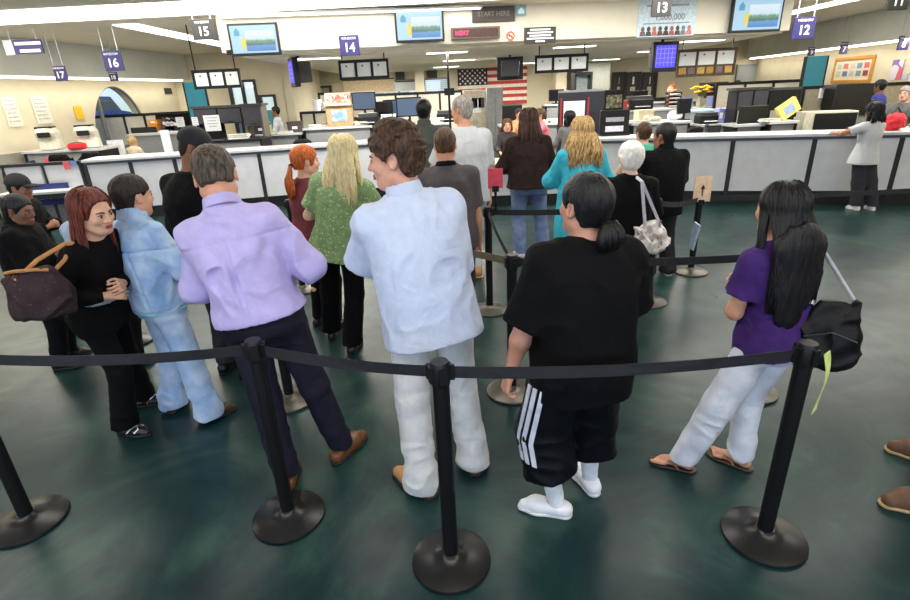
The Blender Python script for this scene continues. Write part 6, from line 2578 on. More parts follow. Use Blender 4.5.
# things on and under the left cabinets
x0, x1, zz0, zz1 = px_box(150, 114, 186, 132, 14.4)
sh = thing('wall_shelf', 'dark shelf with orange boxes behind the black cap', 'shelf', ((x0 + x1) / 2, 14.4, 0))
MB().box(-(x1 - x0) / 2, (x1 - x0) / 2, 0, .35, zz0 - .04, zz0).build('board', BLACKM, sh)
MB().box(-(x1 - x0) / 2, (x1 - x0) / 2, .33, .36, 0, zz1).build('back', BLACKM, sh)
MB().box(-(x1 - x0) / 2, (x1 - x0) / 2, 0, .35, zz1, zz1 + .05).build('board', BLACKM, sh)
for i, (px, py, w, h, c, l) in enumerate(((155, 127, .24, .20, (226, 140, 40), 'larger orange box on the dark shelf'), (154, 117, .22, .1, (226, 150, 50), 'small orange box on top of the larger orange box'))):
    p = at(px, py, 14.5)
    t = thing('file_box', l, 'box', (p.x, 14.52, zz0 + (.0 if i == 0 else .21)))
    MB().box(-w / 2, w / 2, -.14, .14, 0, h).build('body', mat('orange card %d' % i, c, .6), t)
    MB().box(-w * .3, w * .3, -.145, -.141, h * .3, h * .7).build('label_field', PAPER, t)
for i, px in enumerate((166, 170, 174)):
    p = at(px, 124, 14.5)
    t = thing('magazine', ['left', 'middle', 'right'][i] + ' of the three magazines leaning on the dark shelf', 'magazine', (p.x, 14.5, zz0), 0)
    MB().cbox((0, 0, .17), (.24, .02, .32), Matrix.Rotation(.35, 3, 'Y')).build('cover', mat('magazine %d' % i, [(90, 70, 86), (196, 196, 206), (60, 56, 76)][i], .4), t)
    MB().cbox((0, -.012, .2), (.16, .004, .08), Matrix.Rotation(.35, 3, 'Y')).build('masthead', PAPER, t)
for px0, py0, px1, py1, Y, lab in ((205, 115, 221, 131, 12.41, 'white notice sheet under the left overhead cabinet'), (193, 117, 199, 127, 12.41, 'narrow white notice left of the notice sheet'), (177, 117, 185, 127, 14.5, 'white leaflet at the end of the dark shelf'),
                                   (841, 89, 851, 99, 12.12, 'white sheet taped beside the slate cabinet, right one'), (818, 88, 827, 98, 12.6, 'white sheet taped beside the slate cabinet, left one')):
    a, b, c, d = px_box(px0, py0, px1, py1, Y)
    t = thing('notice_sheet', lab, 'notice', ((a + b) / 2, Y - .04, (c + d) / 2), 0)
    w, h = b - a, d - c
    MB().box(-w / 2, w / 2, -.006, .006, -h / 2, h / 2).build('sheet', PAPER, t)
    m = MB()
    sign_text_bars(m, w * .8, -.007, h * .36, 4, h * .05, h * .18)
    m.build('print', mat('grey print', (176, 182, 194), .7), t)

# left: seated clerk, white sheet, covered machines, chairs
def clerk(px, py, Y, label, hairm, topm, skinc=(206, 156, 130), yaw=180, sex='f', hk=None, **k):
    d = dict(top=(px, py, Y), yaw=yaw, hairtop=.02, res=.012, sex=sex, skin=skinc, armL='desk', armR='desk', tops=[dict(name='top', mat=topm, sleeve=1.8, loose=.016, hem=-.05)], legs=[dict(name='trousers', mat=GREYB, loose=.012)],
             shoes=dict(mat=BLACKL, solemat=RUBD, size=.9), hair=hk or hair_short(hairm, thick=.02, nape=-.07), label=label)
    d.update(k)
    return person(d)


def bob(m, ln=.1, n=70):
    return lambda q, root: long_hair(q, root, m, length=ln, spread=1.05, backy=-.09, n=n, r=.011, front=.066, seed=9, cap=.018)


clerk(131, 136, 12.2, 'clerk with short fair hair at the left desk, seen from behind', H_GOLD, mat('cream blouse', (214, 196, 170), .8), yaw=-10, face=False)
clerk(275, 106, 15.5, 'small dark haired clerk in white shirt before the glazed door', H_BLACK, WHT, (150, 100, 76), yaw=100, sex='m', face=True)
clerk(507, 118, 10.35, 'clerk with short brown blonde hair in dark jacket facing the queue', H_BROWN, mat('dark plum jacket', (44, 36, 44), .8), yaw=182, hk=bob(H_BROWN, .02, 50))
clerk(546, 107, 10.5, 'clerk in rose pink top leaning over the low desk', H_BROWN, PINK, yaw=95, lean=(0.0, .18), armL=((-.06, .3, .16), (-1, -.3, -.4)), armR=((.06, .32, .14), (1, -.3, -.4)))
clerk(570, 110, 9.95, 'dark haired person in grey seated just left of the black partition', H_BLACK, GREYJ, yaw=10, face=False, hk=bob(H_BLACK, .06))
clerk(519, 108, 13.0, 'small clerk in orange top behind the brown cardigan', H_DARK, mat('orange top', (222, 140, 100), .8), yaw=200)
clerk(882, 79, 11.9, 'person in royal blue jacket beyond the right counter, seen from behind', H_BLACK, BLUEJ, (120, 80, 60), yaw=30, sex='m', face=False)
clerk(912, 84, 10.1, 'person in grey sweatshirt bending at the right edge', H_GREY, GREYJ, (214, 170, 150), yaw=120, sex='m', build=1.2, lean=(0, .25))
clerk(738, 80, 15.5, 'clerk of whom only the dark hair and face show above the right cabinet', H_DARK, GREYB, (190, 130, 100), yaw=185)

# covered vision testers and jackets on chairs at far left
def vision_tester(px, Y, z, label, capm):
    p = at(px, 145, Y)
    t = thing('vision_tester', label, 'machine', (p.x, Y + .25, z), .3)
    F = Field((-.35, -.4, -.02), (.35, .4, .6), .014)
    F.loft((0, .06, 0), np.eye(3), [(0, 0, 0, .2, .2), (.2, 0, 0, .19, .18), (.34, 0, -.06, .2, .2), (.44, 0, -.08, .16, .16)], 0, e=4)
    F.cut((0, 0, .01), (0, 0, -1))
    F.mesh('housing', mat('cream machine shell', (222, 218, 200), .4), t)
    MB().box(-.15, .15, -.17, .13, .43, .47).build('top_cap', capm, t, bevel=.01)
    MB().box(-.11, .11, -.25, -.18, .26, .36).build('viewing_slot', BLACKP, t, bevel=.01)
    return t


vision_tester(42, 11.3, z10, 'cream vision testing machine with black top at far left', BLACKP)
vision_tester(82, 11.4, z10, 'cream vision testing machine beside the yellow notice', BLACKP)


def jacket_chair(px, py, Y, label, jm, cm, colm=None):
    p = at(px, py, Y)
    t = chair(p.x, Y, PI, label, cm, None, seat=.5)
    F = Field((-.36, -.45, .55), (.36, .0, 1.3), .015)
    F.loft((0, -.24, .62), np.eye(3), [(0, 0, 0, .28, .08), (.25, 0, 0, .28, .075), (.45, 0, 0, .24, .06), (.52, 0, 0, .14, .04)], 0, e=3)
    F.near(wrinkle(.012, 5, 8, 5), .04)
    F.mesh('draped_jacket', jm, t)
    if colm:
        G = Field((-.4, -.5, .6), (.4, .1, 1.3), .015)
        G.cone((.2, -.24, 1.02), (.27, -.2, .66), .07, .06)
        G.mesh('jacket_lining', colm, t)
    return t


REDM = mat('bright red cloth', (206, 34, 48), .7)
jacket_chair(50, 160, 10.4, 'chair with black and red jacket draped on it at far left', BLK2, BLACKP, REDM)
jacket_chair(84, 160, 10.45, 'chair with plain black jacket right of the red lined one', BLK2, BLACKP)
t = thing('red_folder', 'small red pouch on the far left desk', 'pouch', Vector((at(70, 147, 11.2).x, 11.42, z10)), .3)
MB().box(-.16, .16, -.08, .08, 0, .12).build('body', REDM, t, bevel=.03)
MB().tube([(-.12, 0, .12), (0, 0, .135), (.12, 0, .12)], .008, 6).build('zip', BLACKP, t)
NAVYC = mat('navy chair shell', (40, 44, 76), .6)
for i, (px, l) in enumerate(((4, 'navy chair against the left wall at the picture edge'), (20, 'navy chair against the left wall, second from the edge'), (34, 'navy chair against the left wall nearest the writing shelf'))):
    p = at(px, 165, 11.3)
    chair(max(p.x, LX(11.3) + .5), 9.5 + .64 * i, PI * .6, l, NAVYC, 'navy wall chairs')
# paper notices on the left wall
def wall_notice(side, px0, py0, px1, py1, m, label, ink=True, name='wall_notice', frame_=None):
    cx = (px0 + px1) / 2
    w0, w1 = wall_pt(side, px0), wall_pt(side, px1)
    c = (w0 + w1) / 2
    zt, zb = at(cx, py0, c.y).z, at(cx, py1, c.y).z
    w = (w1 - w0).length
    d = (w1 - w0).normalized()
    n = Vector((-d.y, d.x, 0))
    if n.dot(Vector((0 - c.x, 6 - c.y, 0))) < 0:
        n = -n
    ang = math.atan2(d.y, d.x)
    t = thing(name, label, 'notice', Vector((c.x, c.y, (zt + zb) / 2)) + n * .02, ang)
    h = zt - zb
    sgn = -1 if Vector((-math.sin(ang), math.cos(ang), 0)).dot(n) > 0 else 1     # local -y should face the room
    yy = -.006 if sgn > 0 else .006
    MB().box(-w / 2, w / 2, -.008, .008, -h / 2, h / 2).build('sheet', m, t)
    if ink:
        b = MB()
        for i in range(6):
            z = h * .38 - i * h * .14
            b.box(-w * .38, w * (.2 + .16 * ((i * 7) % 3) / 2), yy * 1.9 - .002, yy * 1.9 + .002, z - h * .02, z + h * .02)
        b.build('print', mat('grey print', (176, 182, 194), .7), t)
    if frame_:
        f = MB()
        f.box(-w / 2 - .08, w / 2 + .08, -.03, .03, h / 2, h / 2 + .08).box(-w / 2 - .08, w / 2 + .08, -.03, .03, -h / 2 - .08, -h / 2).box(-w / 2 - .08, -w / 2, -.03, .03, -h / 2, h / 2).box(w / 2, w / 2 + .08, -.03, .03, -h / 2, h / 2)
        f.build('frame', frame_, t)
    return t, w, h, yy


wall_notice('L', -2, 97, 13, 127, mat('pale paper', (226, 222, 206), .8), 'large pale paper notice on the left wall at the edge')
wall_notice('L', 28, 96, 44, 124, mat('pale paper', (226, 222, 206), .8), 'large pale paper notice on the left wall, second one')
wall_notice('L', 69, 106, 77, 120, mat('yellow paper', (232, 186, 40), .7), 'yellow notice left of the arched window', ink=False)
wall_notice('L', 165, 88, 172, 94, CHAR, 'small dark sign on the left wall before the teal panel', ink=False)
t, w, h, yy = wall_notice('R', 831, 60, 866, 80, mat('cream board cloth', (226, 214, 190), .8), 'orange framed notice board with ten small pictures on the right wall', ink=False, frame_=mat('orange wood frame', (196, 140, 60), .5))
PCOL = [(180, 196, 190), (206, 120, 110), (200, 200, 196), (120, 150, 176), (220, 96, 110), (196, 200, 170), (90, 120, 170), (190, 190, 180), (110, 150, 160), (150, 60, 80)]
for i in range(10):
    x, z = -w * .38 + (i % 5) * w * .19, h * (.2 if i < 5 else -.18)
    MB().box(x - w * .065, x + w * .065, yy * 2 - .002, yy * 2 + .002, z - h * .13, z + h * .13).build('picture', mat('board picture %d' % i, PCOL[i], .6), t)
VIOP = spots('violet poster print', (140, 110, 170), [(190, 170, 200), (120, 90, 160), (206, 96, 120), (220, 210, 224), (96, 80, 140)], 3.0, .6, .7)
wall_notice('R', 886, 60, 897, 80, VIOP, 'violet and pink poster on the right wall', ink=False, name='poster')
wall_notice('R', 899, 74, 904, 80, mat('lilac paper', (190, 186, 206), .7), 'small lilac notice between the right wall posters', ink=False)
wall_notice('R', 905, 66, 916, 92, VIOP, 'violet poster cut by the right edge', ink=False, name='poster')

# middle: cardboard box, monitors, file cabinets
p = at(341, 128, 13.35)
t = thing('cardboard_box', 'open cardboard box with a printed side on the pale desk', 'box', (p.x, 13.45, z2), .1)
CARD = mat('brown cardboard', (176, 150, 112), .8)
w = .62
MB().box(-w / 2, w / 2, -.22, .22, 0, .5).build('body', CARD, t)
MB().box(-w * .3, w * .28, -.226, -.221, .12, .38).build('printed_panel', spots('box print', (150, 176, 190), [(120, 160, 186), (196, 200, 196), (140, 170, 150), (176, 190, 200)], 9, .6, .6), t)
MB().cbox((0, -.25, .62), (w * .95, .012, .3), Matrix.Rotation(-.3, 3, 'X')).build('flap', mat('box flap print', (206, 168, 150), .8), t)
MB().box(-w * .4, w * .4, -.3, -.285, .55, .72).build('flap_print', spots('red box print', (206, 120, 100), [(216, 190, 170), (196, 90, 76), (220, 200, 180)], 14, .6, .6), t)
monitor(364, 101, .62, 14.6, .98, PI + .1, 'black monitor right of the cardboard box', scr=True)
monitor(384, 109, .5, 13.6, z3, PI - .5, 'black monitor seen obliquely, left of three', scr=False)
monitor(394, 108, .55, 13.75, z3, PI - .2, 'black monitor with pale screen, middle of three', scr=True)
monitor(409, 107, .62, 13.6, z3, PI, 'black monitor with pale screen, right of three', scr=True)
d12, z12 = office_desk(352, 378, 117, 14.4, 'small dark desk under the monitor right of the box', m=BLACKM)
for i, (px0, px1, y0, Y, c, lab) in enumerate(((463, 486, 90, 15.0, (200, 192, 170), 'cream storage cabinet behind the grey haired man'), (487, 503, 88, 14.6, (128, 130, 128), 'grey storage cabinet below the flag'))):
    a, b, _, zt = px_box(px0, y0, px1, y0, Y)
    t = thing('storage_cabinet', lab, 'cabinet', ((a + b) / 2, Y, 0))
    hw = (b - a) / 2
    mm = mat('cabinet paint %d' % i, c, .5)
    MB().box(-hw, hw, 0, .5, .04, zt).build('body', mm, t, bevel=.006)
    MB().box(-hw + .02, hw - .02, .02, .45, 0, .04).build('plinth', BLACKM, t)
    for k in (-1, 1):
        d = MB().box(-hw + .02 if k < 0 else .005, -.005 if k < 0 else hw - .02, -.02, 0, .07, zt - .03).build('door', mm, t)
        MB().box(k * .04 - .008, k * .04 + .008, -.04, -.02, zt * .55, zt * .55 + .14).build('handle', GREYM, d)
    if i == 0:
        for k in range(5):
            x = -hw * .6 + k * hw * .3
            MB().box(x - .09, x + .07, -.027, -.021, zt - .45 - .12 * (k % 2), zt - .2).build('pinned_note', PAPER if k % 2 else CHAR, t)
# dark panel post between left board and flag: the tall pole
pole = at(449, 95, 12.0)
t = thing('cable_pole', 'thin black pole rising to the ceiling left of the flag', 'pole', (pole.x, 12.0, 0))
MB().tube([(0, 0, 0), (0, 0, LZ - .035)], .025, 8).build('shaft', BLACKM, t, True)
MB().lathe([(0, 0), (.06, 0), (.06, .02), (0, .02)]).build('foot_plate', BLACKM, t)
MB().box(-.1, .12, -.05, .05, at(455, 90, 12).z - .1, at(455, 90, 12).z + .04).build('junction_box', BLACKP, t)

# black partition with red edges and sheet, black sign holder
a, b, c, d = px_box(558, 92, 603, 140, 11.0)
t = thing('dark_screen', 'black screen with white sheet behind the golden haired woman', 'partition', ((a + b) / 2, 11.0, 0))
hw = (b - a) / 2
MB().box(-hw, hw, -.03, .03, 0, d).build('panel', mat('blue black panel', (34, 36, 48), .6), t)
MB().box(-hw, hw, -.035, .035, d, d + .04).build('top_rail', GREYM, t)
MB().box(-hw + .10, -hw + .52, -.04, -.031, d - .62, d - .16).build('sheet', PAPER, t)
for x in (-hw + .03, -hw + .57):
    MB().box(x, x + .035, -.045, -.031, d - .62, d - .1).build('red_tag', mat('dull red', (150, 44, 44), .6), t)
a, b, c, d = px_box(600, 110, 629, 135, 9.6)
t = thing('counter_sign', 'black counter sign with two white lines at the corner of the right counter', 'sign', ((a + b) / 2, 9.62, CH))
hw = (b - a) / 2
hh = d - CH
MB().box(-hw, hw, -.03, .03, 0, hh).build('board', BLACKP, t, bevel=.01)
MB().box(-hw * .62, hw * .62, -.036, -.031, hh * .16, hh * .38).build('lettering_bar', mat('lit lilac bar', (214, 214, 228), .6), t)
MB().box(-hw * .62, hw * .62, -.036, -.031, hh * .55, hh * .72).build('lettering_bar', mat('grey bar', (150, 150, 160), .6), t)
MB().box(-hw, hw, -.12, .12, 0, .02).build('foot', BLACKP, t)
a, b, c, d = px_box(604, 90, 624, 108, 12.0)
t = thing('dark_display_case', 'dark display case with green speckle behind the counter sign', 'case', ((a + b) / 2, 12.0, 0))
hw = (b - a) / 2
MB().box(-hw, hw, 0, .4, 0, d).build('body', BLACKM, t, bevel=.006)
MB().box(-hw + .05, hw - .05, -.012, 0, c, d - .1).build('front', spots('speckled leaflets', (90, 90, 66), [(120, 120, 90), (60, 60, 44), (140, 136, 110)], 20, .6, .6), t)
pc = at(559, 83, YB - .1)
t = thing('framed_picture', 'small blue picture in dark frame on the back wall', 'picture', (pc.x, YB - .05, pc.z))
MB().box(-.2, .2, -.02, .02, -.15, .15).build('frame', DARKF, t)
MB().box(-.15, .15, -.026, -.021, -.1, .1).build('image', mat('blue image', (130, 156, 186), .6), t)
a, b, c, d = px_box(576, 75, 590, 92, 17.0)
t = thing('lit_booth', 'bright doorway booth with dark frame right of the small picture', 'booth', ((a + b) / 2, 17.0, 0))
hw = (b - a) / 2
MB().box(-hw - .06, -hw, -.05, .4, 0, d).box(hw, hw + .06, -.05, .4, 0, d).box(-hw - .06, hw + .06, -.05, .4, d, d + .08).build('frame', DARKF, t)
MB().box(-hw, hw, .3, .34, 0, d).build('backdrop', mat('pale blue backdrop', (206, 222, 226), .7), t)
MB().ball((-hw * .6, .1, 1.62), .1, 10, 8).build('red_ball', REDM, t, True)
# screens pinned on back wall
for px0, py0, px1, py1, m, lab in ((395, 82, 415, 91, PAPER, 'white board sheet on the back wall behind the partition'), (395, 70, 404, 80, CHAR, 'small dark framed picture left of the blinds'), (427, 68, 437, 78, CHAR, 'small dark framed picture over the blinds'), (342, 80, 394, 93, mat('warm cream panel', (226, 204, 170), .8), 'long cream panel below the middle hanging board'), (306, 66, 338, 84, mat('greenish cream panel', (180, 176, 146), .8), 'greenish cream panel behind the dark hung monitor')):
    a, b, c, d = px_box(px0, py0, px1, py1, YB - .3)
    t = thing('wall_panel', lab, 'panel', ((a + b) / 2, YB - .1, (c + d) / 2))
    MB().box(-(b - a) / 2, (b - a) / 2, -.02, .02, -(d - c) / 2, (d - c) / 2).build('sheet', m, t)
    MB().box(-(b - a) / 2, (b - a) / 2, -.03, .02, (d - c) / 2, (d - c) / 2 + .04).build('rail', DARKF, t)

# desk things, left to right
papers(312, 13.2, z2, .3, .24, 3, 'papers on the pale desk left of the box')
papers(325, 13.25, z2, .3, .24, 2, 'thin papers beside the cardboard box', .4)
papers(360, 13.2, z2, .34, .26, 4, 'taller paper pile right of the cardboard box')
papers(436, 13.4, z3, .34, .26, 5, 'paper pile behind the grey green shirt', .2)
printer(368, 13.3, z2, .5, 'black printer right of the cardboard box')
printer(447, 13.5, z3, .5, 'dark printer left of the grey haired man')
cup = thing('white_cup', 'white cup on the low partition left of the box', 'cup', (at(318, 113, 15.5).x, 15.5, at(318, 111, 15.5).z))
MB().lathe([(0, 0), (.09, 0), (.14, .3), (.12, .3), (.08, .02), (0, .02)]).build('body', WHITEL, cup, True)
MB().tube([(.13, 0, .24), (.2, 0, .2), (.19, 0, .1), (.105, 0, .06)], .016, 6).build('handle', WHITEL, cup, True)
papers(513, 9.35, .77, .3, .22, 2, 'papers on the low desk before the clerk')
t = thing('cup_holder', 'pale blue pen cup on the low desk', 'cup', (at(506, 160, 9.5).x, 9.45, .77))
MB().lathe([(0, 0), (.05, 0), (.055, .14), (.048, .14), (.045, .01), (0, .01)]).build('cup', mat('pale blue plastic', (160, 186, 210), .4), t, True)
for k in range(4):
    MB().tube([(.02 * math.cos(k * 1.6), .02 * math.sin(k * 1.6), .02), (.035 * math.cos(k * 1.6), .035 * math.sin(k * 1.6), .2)], .005, 6).build('pen', [BLACKP, REDM, NAVYC, PAPER][k], t)
papers(540, 13.2, z4, .34, .24, 3, 'papers behind the rose pink clerk')
papers(556, 13.2, z4, .3, .24, 4, 'paper pile left of the black screen', .3)
monitor(512, 114, .5, 13.4, z4, .2, 'black monitor behind the small clerk in orange')
monitor(556, 104, .45, 16.7, z11, PI, 'small dark monitor on the far desk')
papers(566, 16.6, z11, .4, .3, 4, 'papers on the far desk')
printer(640, 14.7, z7, .62, 'large dark printer on the long desk')
tray(675, 14.8, z7, 'black letter tray tower on the long desk', 4)
# orange cat-like plush? plain orange vase over the tray
t = thing('terracotta_pot', 'small terracotta pot above the letter trays', 'pot', (at(673, 87, 15.2).x, 15.25, z7))
MB().lathe([(0, 0), (.1, 0), (.12, .45), (.08, .56), (.12, .62), (.1, .62), (.06, .56), (0, .5)]).build('body', mat('terracotta', (176, 104, 70), .7), t, True)
MB().lathe([(0, .44), (.121, .44), (.124, .47), (0, .47)]).build('band', CREAM, t, True)
t = thing('laptop', 'small laptop with blue screen on the long desk', 'laptop', (at(691, 100, 14.8).x, 14.9, z7), .1)
MB().box(-.18, .18, -.12, .12, 0, .02).build('base', GREYM, t)
MB().cbox((0, .14, .13), (.36, .015, .25), Matrix.Rotation(-.25, 3, 'X')).build('lid', GREYM, t)
MB().cbox((0, .129, .13), (.33, .004, .22), Matrix.Rotation(-.25, 3, 'X')).build('screen', glow('laptop screen', (130, 176, 240), .7), t)
t = thing('flower_vase', 'yellow flowers in a vase on the long desk', 'flowers', (at(703, 100, 14.6).x, 14.75, z7))
MB().lathe([(0, 0), (.08, 0), (.1, .1), (.06, .22), (.075, .26), (.06, .26), (.05, .22), (0, .2)]).build('vase', mat('glazed vase', (150, 150, 130), .3), t, True)
rnd = random.Random(2)
gm, ym = mat('leaf green', (80, 110, 50), .7), mat('petal yellow', (236, 196, 40), .6)
for k in range(9):
    a = rnd.uniform(0, 6.28)
    rr = rnd.uniform(.05, .22)
    p = Vector((rr * math.cos(a), rr * math.sin(a), .42 + rnd.uniform(-.06, .14)))
    MB().tube([(0, 0, .2), p * .6 + Vector((0, 0, .1)), p], .008, 5).build('stem', gm, t)
    fl = MB()
    for j in range(7):
        b_ = j * 2 * PI / 7
        fl.ball(p + Vector((.05 * math.cos(b_), .05 * math.sin(b_), .0)), (.04, .03, .02), 6, 4, Matrix.Rotation(b_, 3, 'Z'))
    fl.ball(p + Vector((0, 0, .015)), .025, 8, 6)
    fl.build('flower', ym if k else mat('petal orange', (236, 120, 40), .6), t, True)
hutch_l = at(718, 88, 15.2)
info = thing('pinned_board', 'dark pin board with a black screen behind the yellow flowers', 'notice board', (hutch_l.x, 15.45, 0))
a, b, c, d = px_box(702, 82, 731, 98, 15.2)
hw = (b - a) / 2
MB().box(-hw, hw, 0, .03, c, d).build('board', mat('dark walnut', (70, 56, 48), .6), info)
MB().box(-hw * .4, hw * .35, -.06, -.002, c - .1, d - .04).build('black_screen', BLACKP, info)
MB().box(hw * .45, hw * .85, -.012, -.001, c + .2, d - .1).build('sheet', PAPER, info)
MB().box(-.04, .04, 0, .04, 0, c).build('stand', BLACKM, info)
# nearer white desks
papers(640, 11.6, z5, .5, .34, 2, 'flat papers on the white topped desk')
papers(655, 11.65, z5, .3, .22, 4, 'beige paper pile on the white topped desk', .3, CREAM)
t = thing('white_bag', 'crumpled white bag on the white topped desk', 'bag', (at(678, 115, 11.8).x, 11.95, z5))
F = Field((-.22, -.18, -.02), (.22, .18, .3), .012)
F.ell((0, 0, .09), (.16, .12, .11), None, 0)
F.near(wrinkle(.02, 8, 16, 14), .05)
F.cut((0, 0, 0.002), (0, 0, -1))
F.mesh('body', WHITEL, t)
printer(711, 11.7, z6, .42, 'black office machine left of the blue binder')
t = thing('teal_folder', 'flat teal folder on the desk behind the black polo', 'folder', (at(697, 113, 12.6).x, 12.6, z7 + .0), .2)
MB().box(-.32, .32, -.2, .2, 0, .03).build('cover', mat('aqua card', (120, 196, 200), .5), t)
MB().box(-.3, .3, -.19, .18, .031, .045).build('sheets', PAPER, t)
t['label'] = 'flat teal folder on a low stand behind the black polo'
MB().box(-.3, .3, -.18, .18, -z7, -.001).build('stand', GREYM, t)
for i, px in enumerate((722, 727)):
    t = thing('binder', ['left', 'right'][i] + ' of the two lavender blue binders on the right desk', 'binder', (at(px, 115, 11.7).x, 11.85, z6))
    MB().box(-.05, .05, -.12, .12, 0, .3).build('cover', mat('lavender blue board', (136, 140, 206), .5), t)
    MB().box(-.035, .035, -.125, -.121, .1, .22).build('spine_label', PAPER, t)
t = thing('cream_cushion', 'lumpy cream bag on the desk left of the dark cabinets', 'bag', (at(731, 117, 11.7).x, 11.9, z6))
F = Field((-.3, -.25, -.02), (.3, .25, .4), .012)
F.ell((0, 0, .12), (.24, .17, .13), None, 0)
F.near(wrinkle(.02, 18, 12, 10), .05)
F.cut((0, 0, 0.002), (0, 0, -1))
F.mesh('body', mat('cream canvas', (216, 200, 160), .9), t)
MB().tube([(-.08, 0, .24), (0, 0, .29), (.08, 0, .24)], .012, 6).build('handle', mat('cream canvas', (216, 200, 160), .9), t, True)
t = thing('desk_phone', 'black desk phone behind the right counter by the black polo', 'phone', (at(700, 126, 9.9).x, 9.75 - .35, CH), -.25)
MB().prism([(-.12, 0), (.12, 0), (.12, .05), (-.12, .12)], -.1, .1, 'x').build('base', BLACKP, t, bevel=.008)
MB().tube([(-.1, -.08, .1), (-.1, 0, .125), (-.1, .08, .1)], .025, 8).build('handset', BLACKP, t, True)
MB().box(-.02, .07, -.05, .03, .085, .105).build('keypad', DARKGREY, t)
chair(at(688, 125, 10.6).x, 10.75, .4, 'black office chair back beside the desk phone', BLACKP, None, .55)
# items seen under the right cabinets
t = thing('yellow_parcel', 'pale yellow printed carton leaning under the right cabinet', 'carton', (at(785, 106, 10.2).x, 10.1, at(785, 121, 10.1).z), 0)
Ry = Matrix.Rotation(-.6, 3, 'Y')
MB().cbox((0, 0, .2), (.36, .1, .26), Ry).build('body', mat('pale yellow card', (222, 214, 120), .6), t)
MB().cbox((0, -.054, .2), (.18, .006, .15), Ry).build('blue_panel', mat('soft blue print', (160, 180, 220), .6), t)
d13, z13 = office_desk(770, 800, 121, 9.95, 'narrow desk under the yellow carton', depth=.5)
bpy.data.objects[t.name].location.z = z13
papers(775, 9.9, z13, .3, .22, 2, 'papers beside the yellow carton')
monitor(752, 118, .6, 10.3, .95, .2, 'dark monitor left of the yellow carton')
d14, z14 = office_desk(736, 766, 124, 10.1, 'narrow desk left of the yellow carton', depth=.5)
t = thing('cash_terminal', 'black terminal in a cream housing behind the right counter', 'terminal', (at(823, 120, 10.4).x, 10.2, CH - .1), -.2)
MB().box(-.45, .45, 0, .4, -.3, .30).build('housing', CREAM, t, bevel=.01)
MB().box(-.28, .43, -.03, 0, -.05, .27).build('screen_back', BLACKP, t, bevel=.01)
MB().box(-.4, .4, .05, .35, -CH + .1, -.3).build('stand', GREYM, t)
monitor(851, 105, .75, 11.2, z8, 0, 'monitor with light blue back glow behind the woman in white', scr=True)
d15, z15 = office_desk(857, 890, 112, 11.1, 'dark topped desk behind the woman in white tee', m=BLACKM)
printer(868, 11.2, z15, .42, 'dark printer left of the woman in white tee')
t = thing('red_bag', 'red bag on the counter right of the woman in white tee', 'bag', (at(897, 122, 8.3).x, 8.35, CH), .1)
F = Field((-.25, -.2, -.02), (.25, .2, .35), .012)
F.ell((0, 0, .12), (.18, .12, .14), None, 0)
F.near(wrinkle(.015, 28, 12, 10), .05)
F.cut((0, 0, 0.002), (0, 0, -1))
F.mesh('body', REDM, t)
MB().tube([(-.08, 0, .24), (0, 0, .34), (.08, 0, .24)], .012, 6).build('handle', BLACKP, t, True)
for px, l in ((668, 'leaflet on the right counter near the black polo'), (776, 'white form on the right counter left of centre'), (812, 'white form on the right counter, middle'), (836, 'white form beside the leaning woman')):
    p = on_z(px, 131, CH)
    t = thing('paper_form', l, 'paper', (p.x, 9.26 - (p.x - 2.15) * .25 + .2, CH), .2)
    MB().box(-.15, .15, -.1, .1, 0, .006).build('sheet', PAPER, t)
    MB().box(-.1, .1, -.06, .06, .0062, .008).build('print_block', mat('grey print', (176, 182, 194), .7), t)
# more of the office's furniture and clutter
for px, Y, rz, l in ((425, 12.3, .3, 'black office chair behind the left counter, near the cream cabinet'), (470, 12.4, -.5, 'black office chair hidden low behind the grey haired man'),
                     (610, 13.4, .8, 'black office chair beside the dark display case'), (664, 13.2, -.2, 'black office chair under the large dark printer'), (748, 12.9, .4, 'black office chair behind the dark cabinets'), (300, 12.2, .2, 'black office chair at the grey desk on the left')):
    chair(at(px, 120, Y).x, Y, rz, l, BLACKP, None, .55)
for px, Y, z, w, rz, l in ((638, 14.9, z7, .55, PI + .3, 'dark monitor at the left end of the long desk'), (660, 16.8, 1.0, .6, .2, 'dark monitor on the rear ledge beyond the letter trays'), (684, 11.9, z5, .42, .5, 'small dark monitor on the white topped desk beside the white bag')):
    monitor(px, 106, w, Y, z, rz, l)
led, zl = office_desk(640, 700, 101, 16.6, 'rear ledge beyond the long desk')
for i, (px, Y, z, c, l) in enumerate(((629, 14.75, z7, (150, 60, 60), 'red folder box at the left end of the long desk'), (646, 11.75, z5, (206, 196, 160), 'cream file box on the white topped desk'), (716, 14.8, z7, (110, 120, 160), 'blue grey file box right of the yellow flowers'), (731, 14.8, z7, (196, 190, 176), 'pale file box at the right end of the long desk'), (388, 13.45, z3, (226, 226, 230), 'white carton between the three black monitors'), (425, 13.5, z3, (206, 206, 200), 'pale carton left of the black pole'), (258, 13.1, z1, (60, 56, 58), 'dark carton at the left of the grey desk'), (292, 13.15, z1, (70, 60, 56), 'dark brown carton at the right of the grey desk'))):
    t = thing('file_box', l, 'box', (at(px, 115, Y).x, Y + .15, z), .1 * (i % 3))
    MB().box(-.17, .17, -.13, .13, 0, .22).build('body', mat('file box %d' % i, c, .7), t, bevel=.006)
    MB().box(-.18, .18, -.14, .14, .2, .25).build('lid', mat('file box %d' % i, c, .7), t)
    MB().box(-.06, .06, -.138, -.131, .08, .14).build('label_field', PAPER, t)
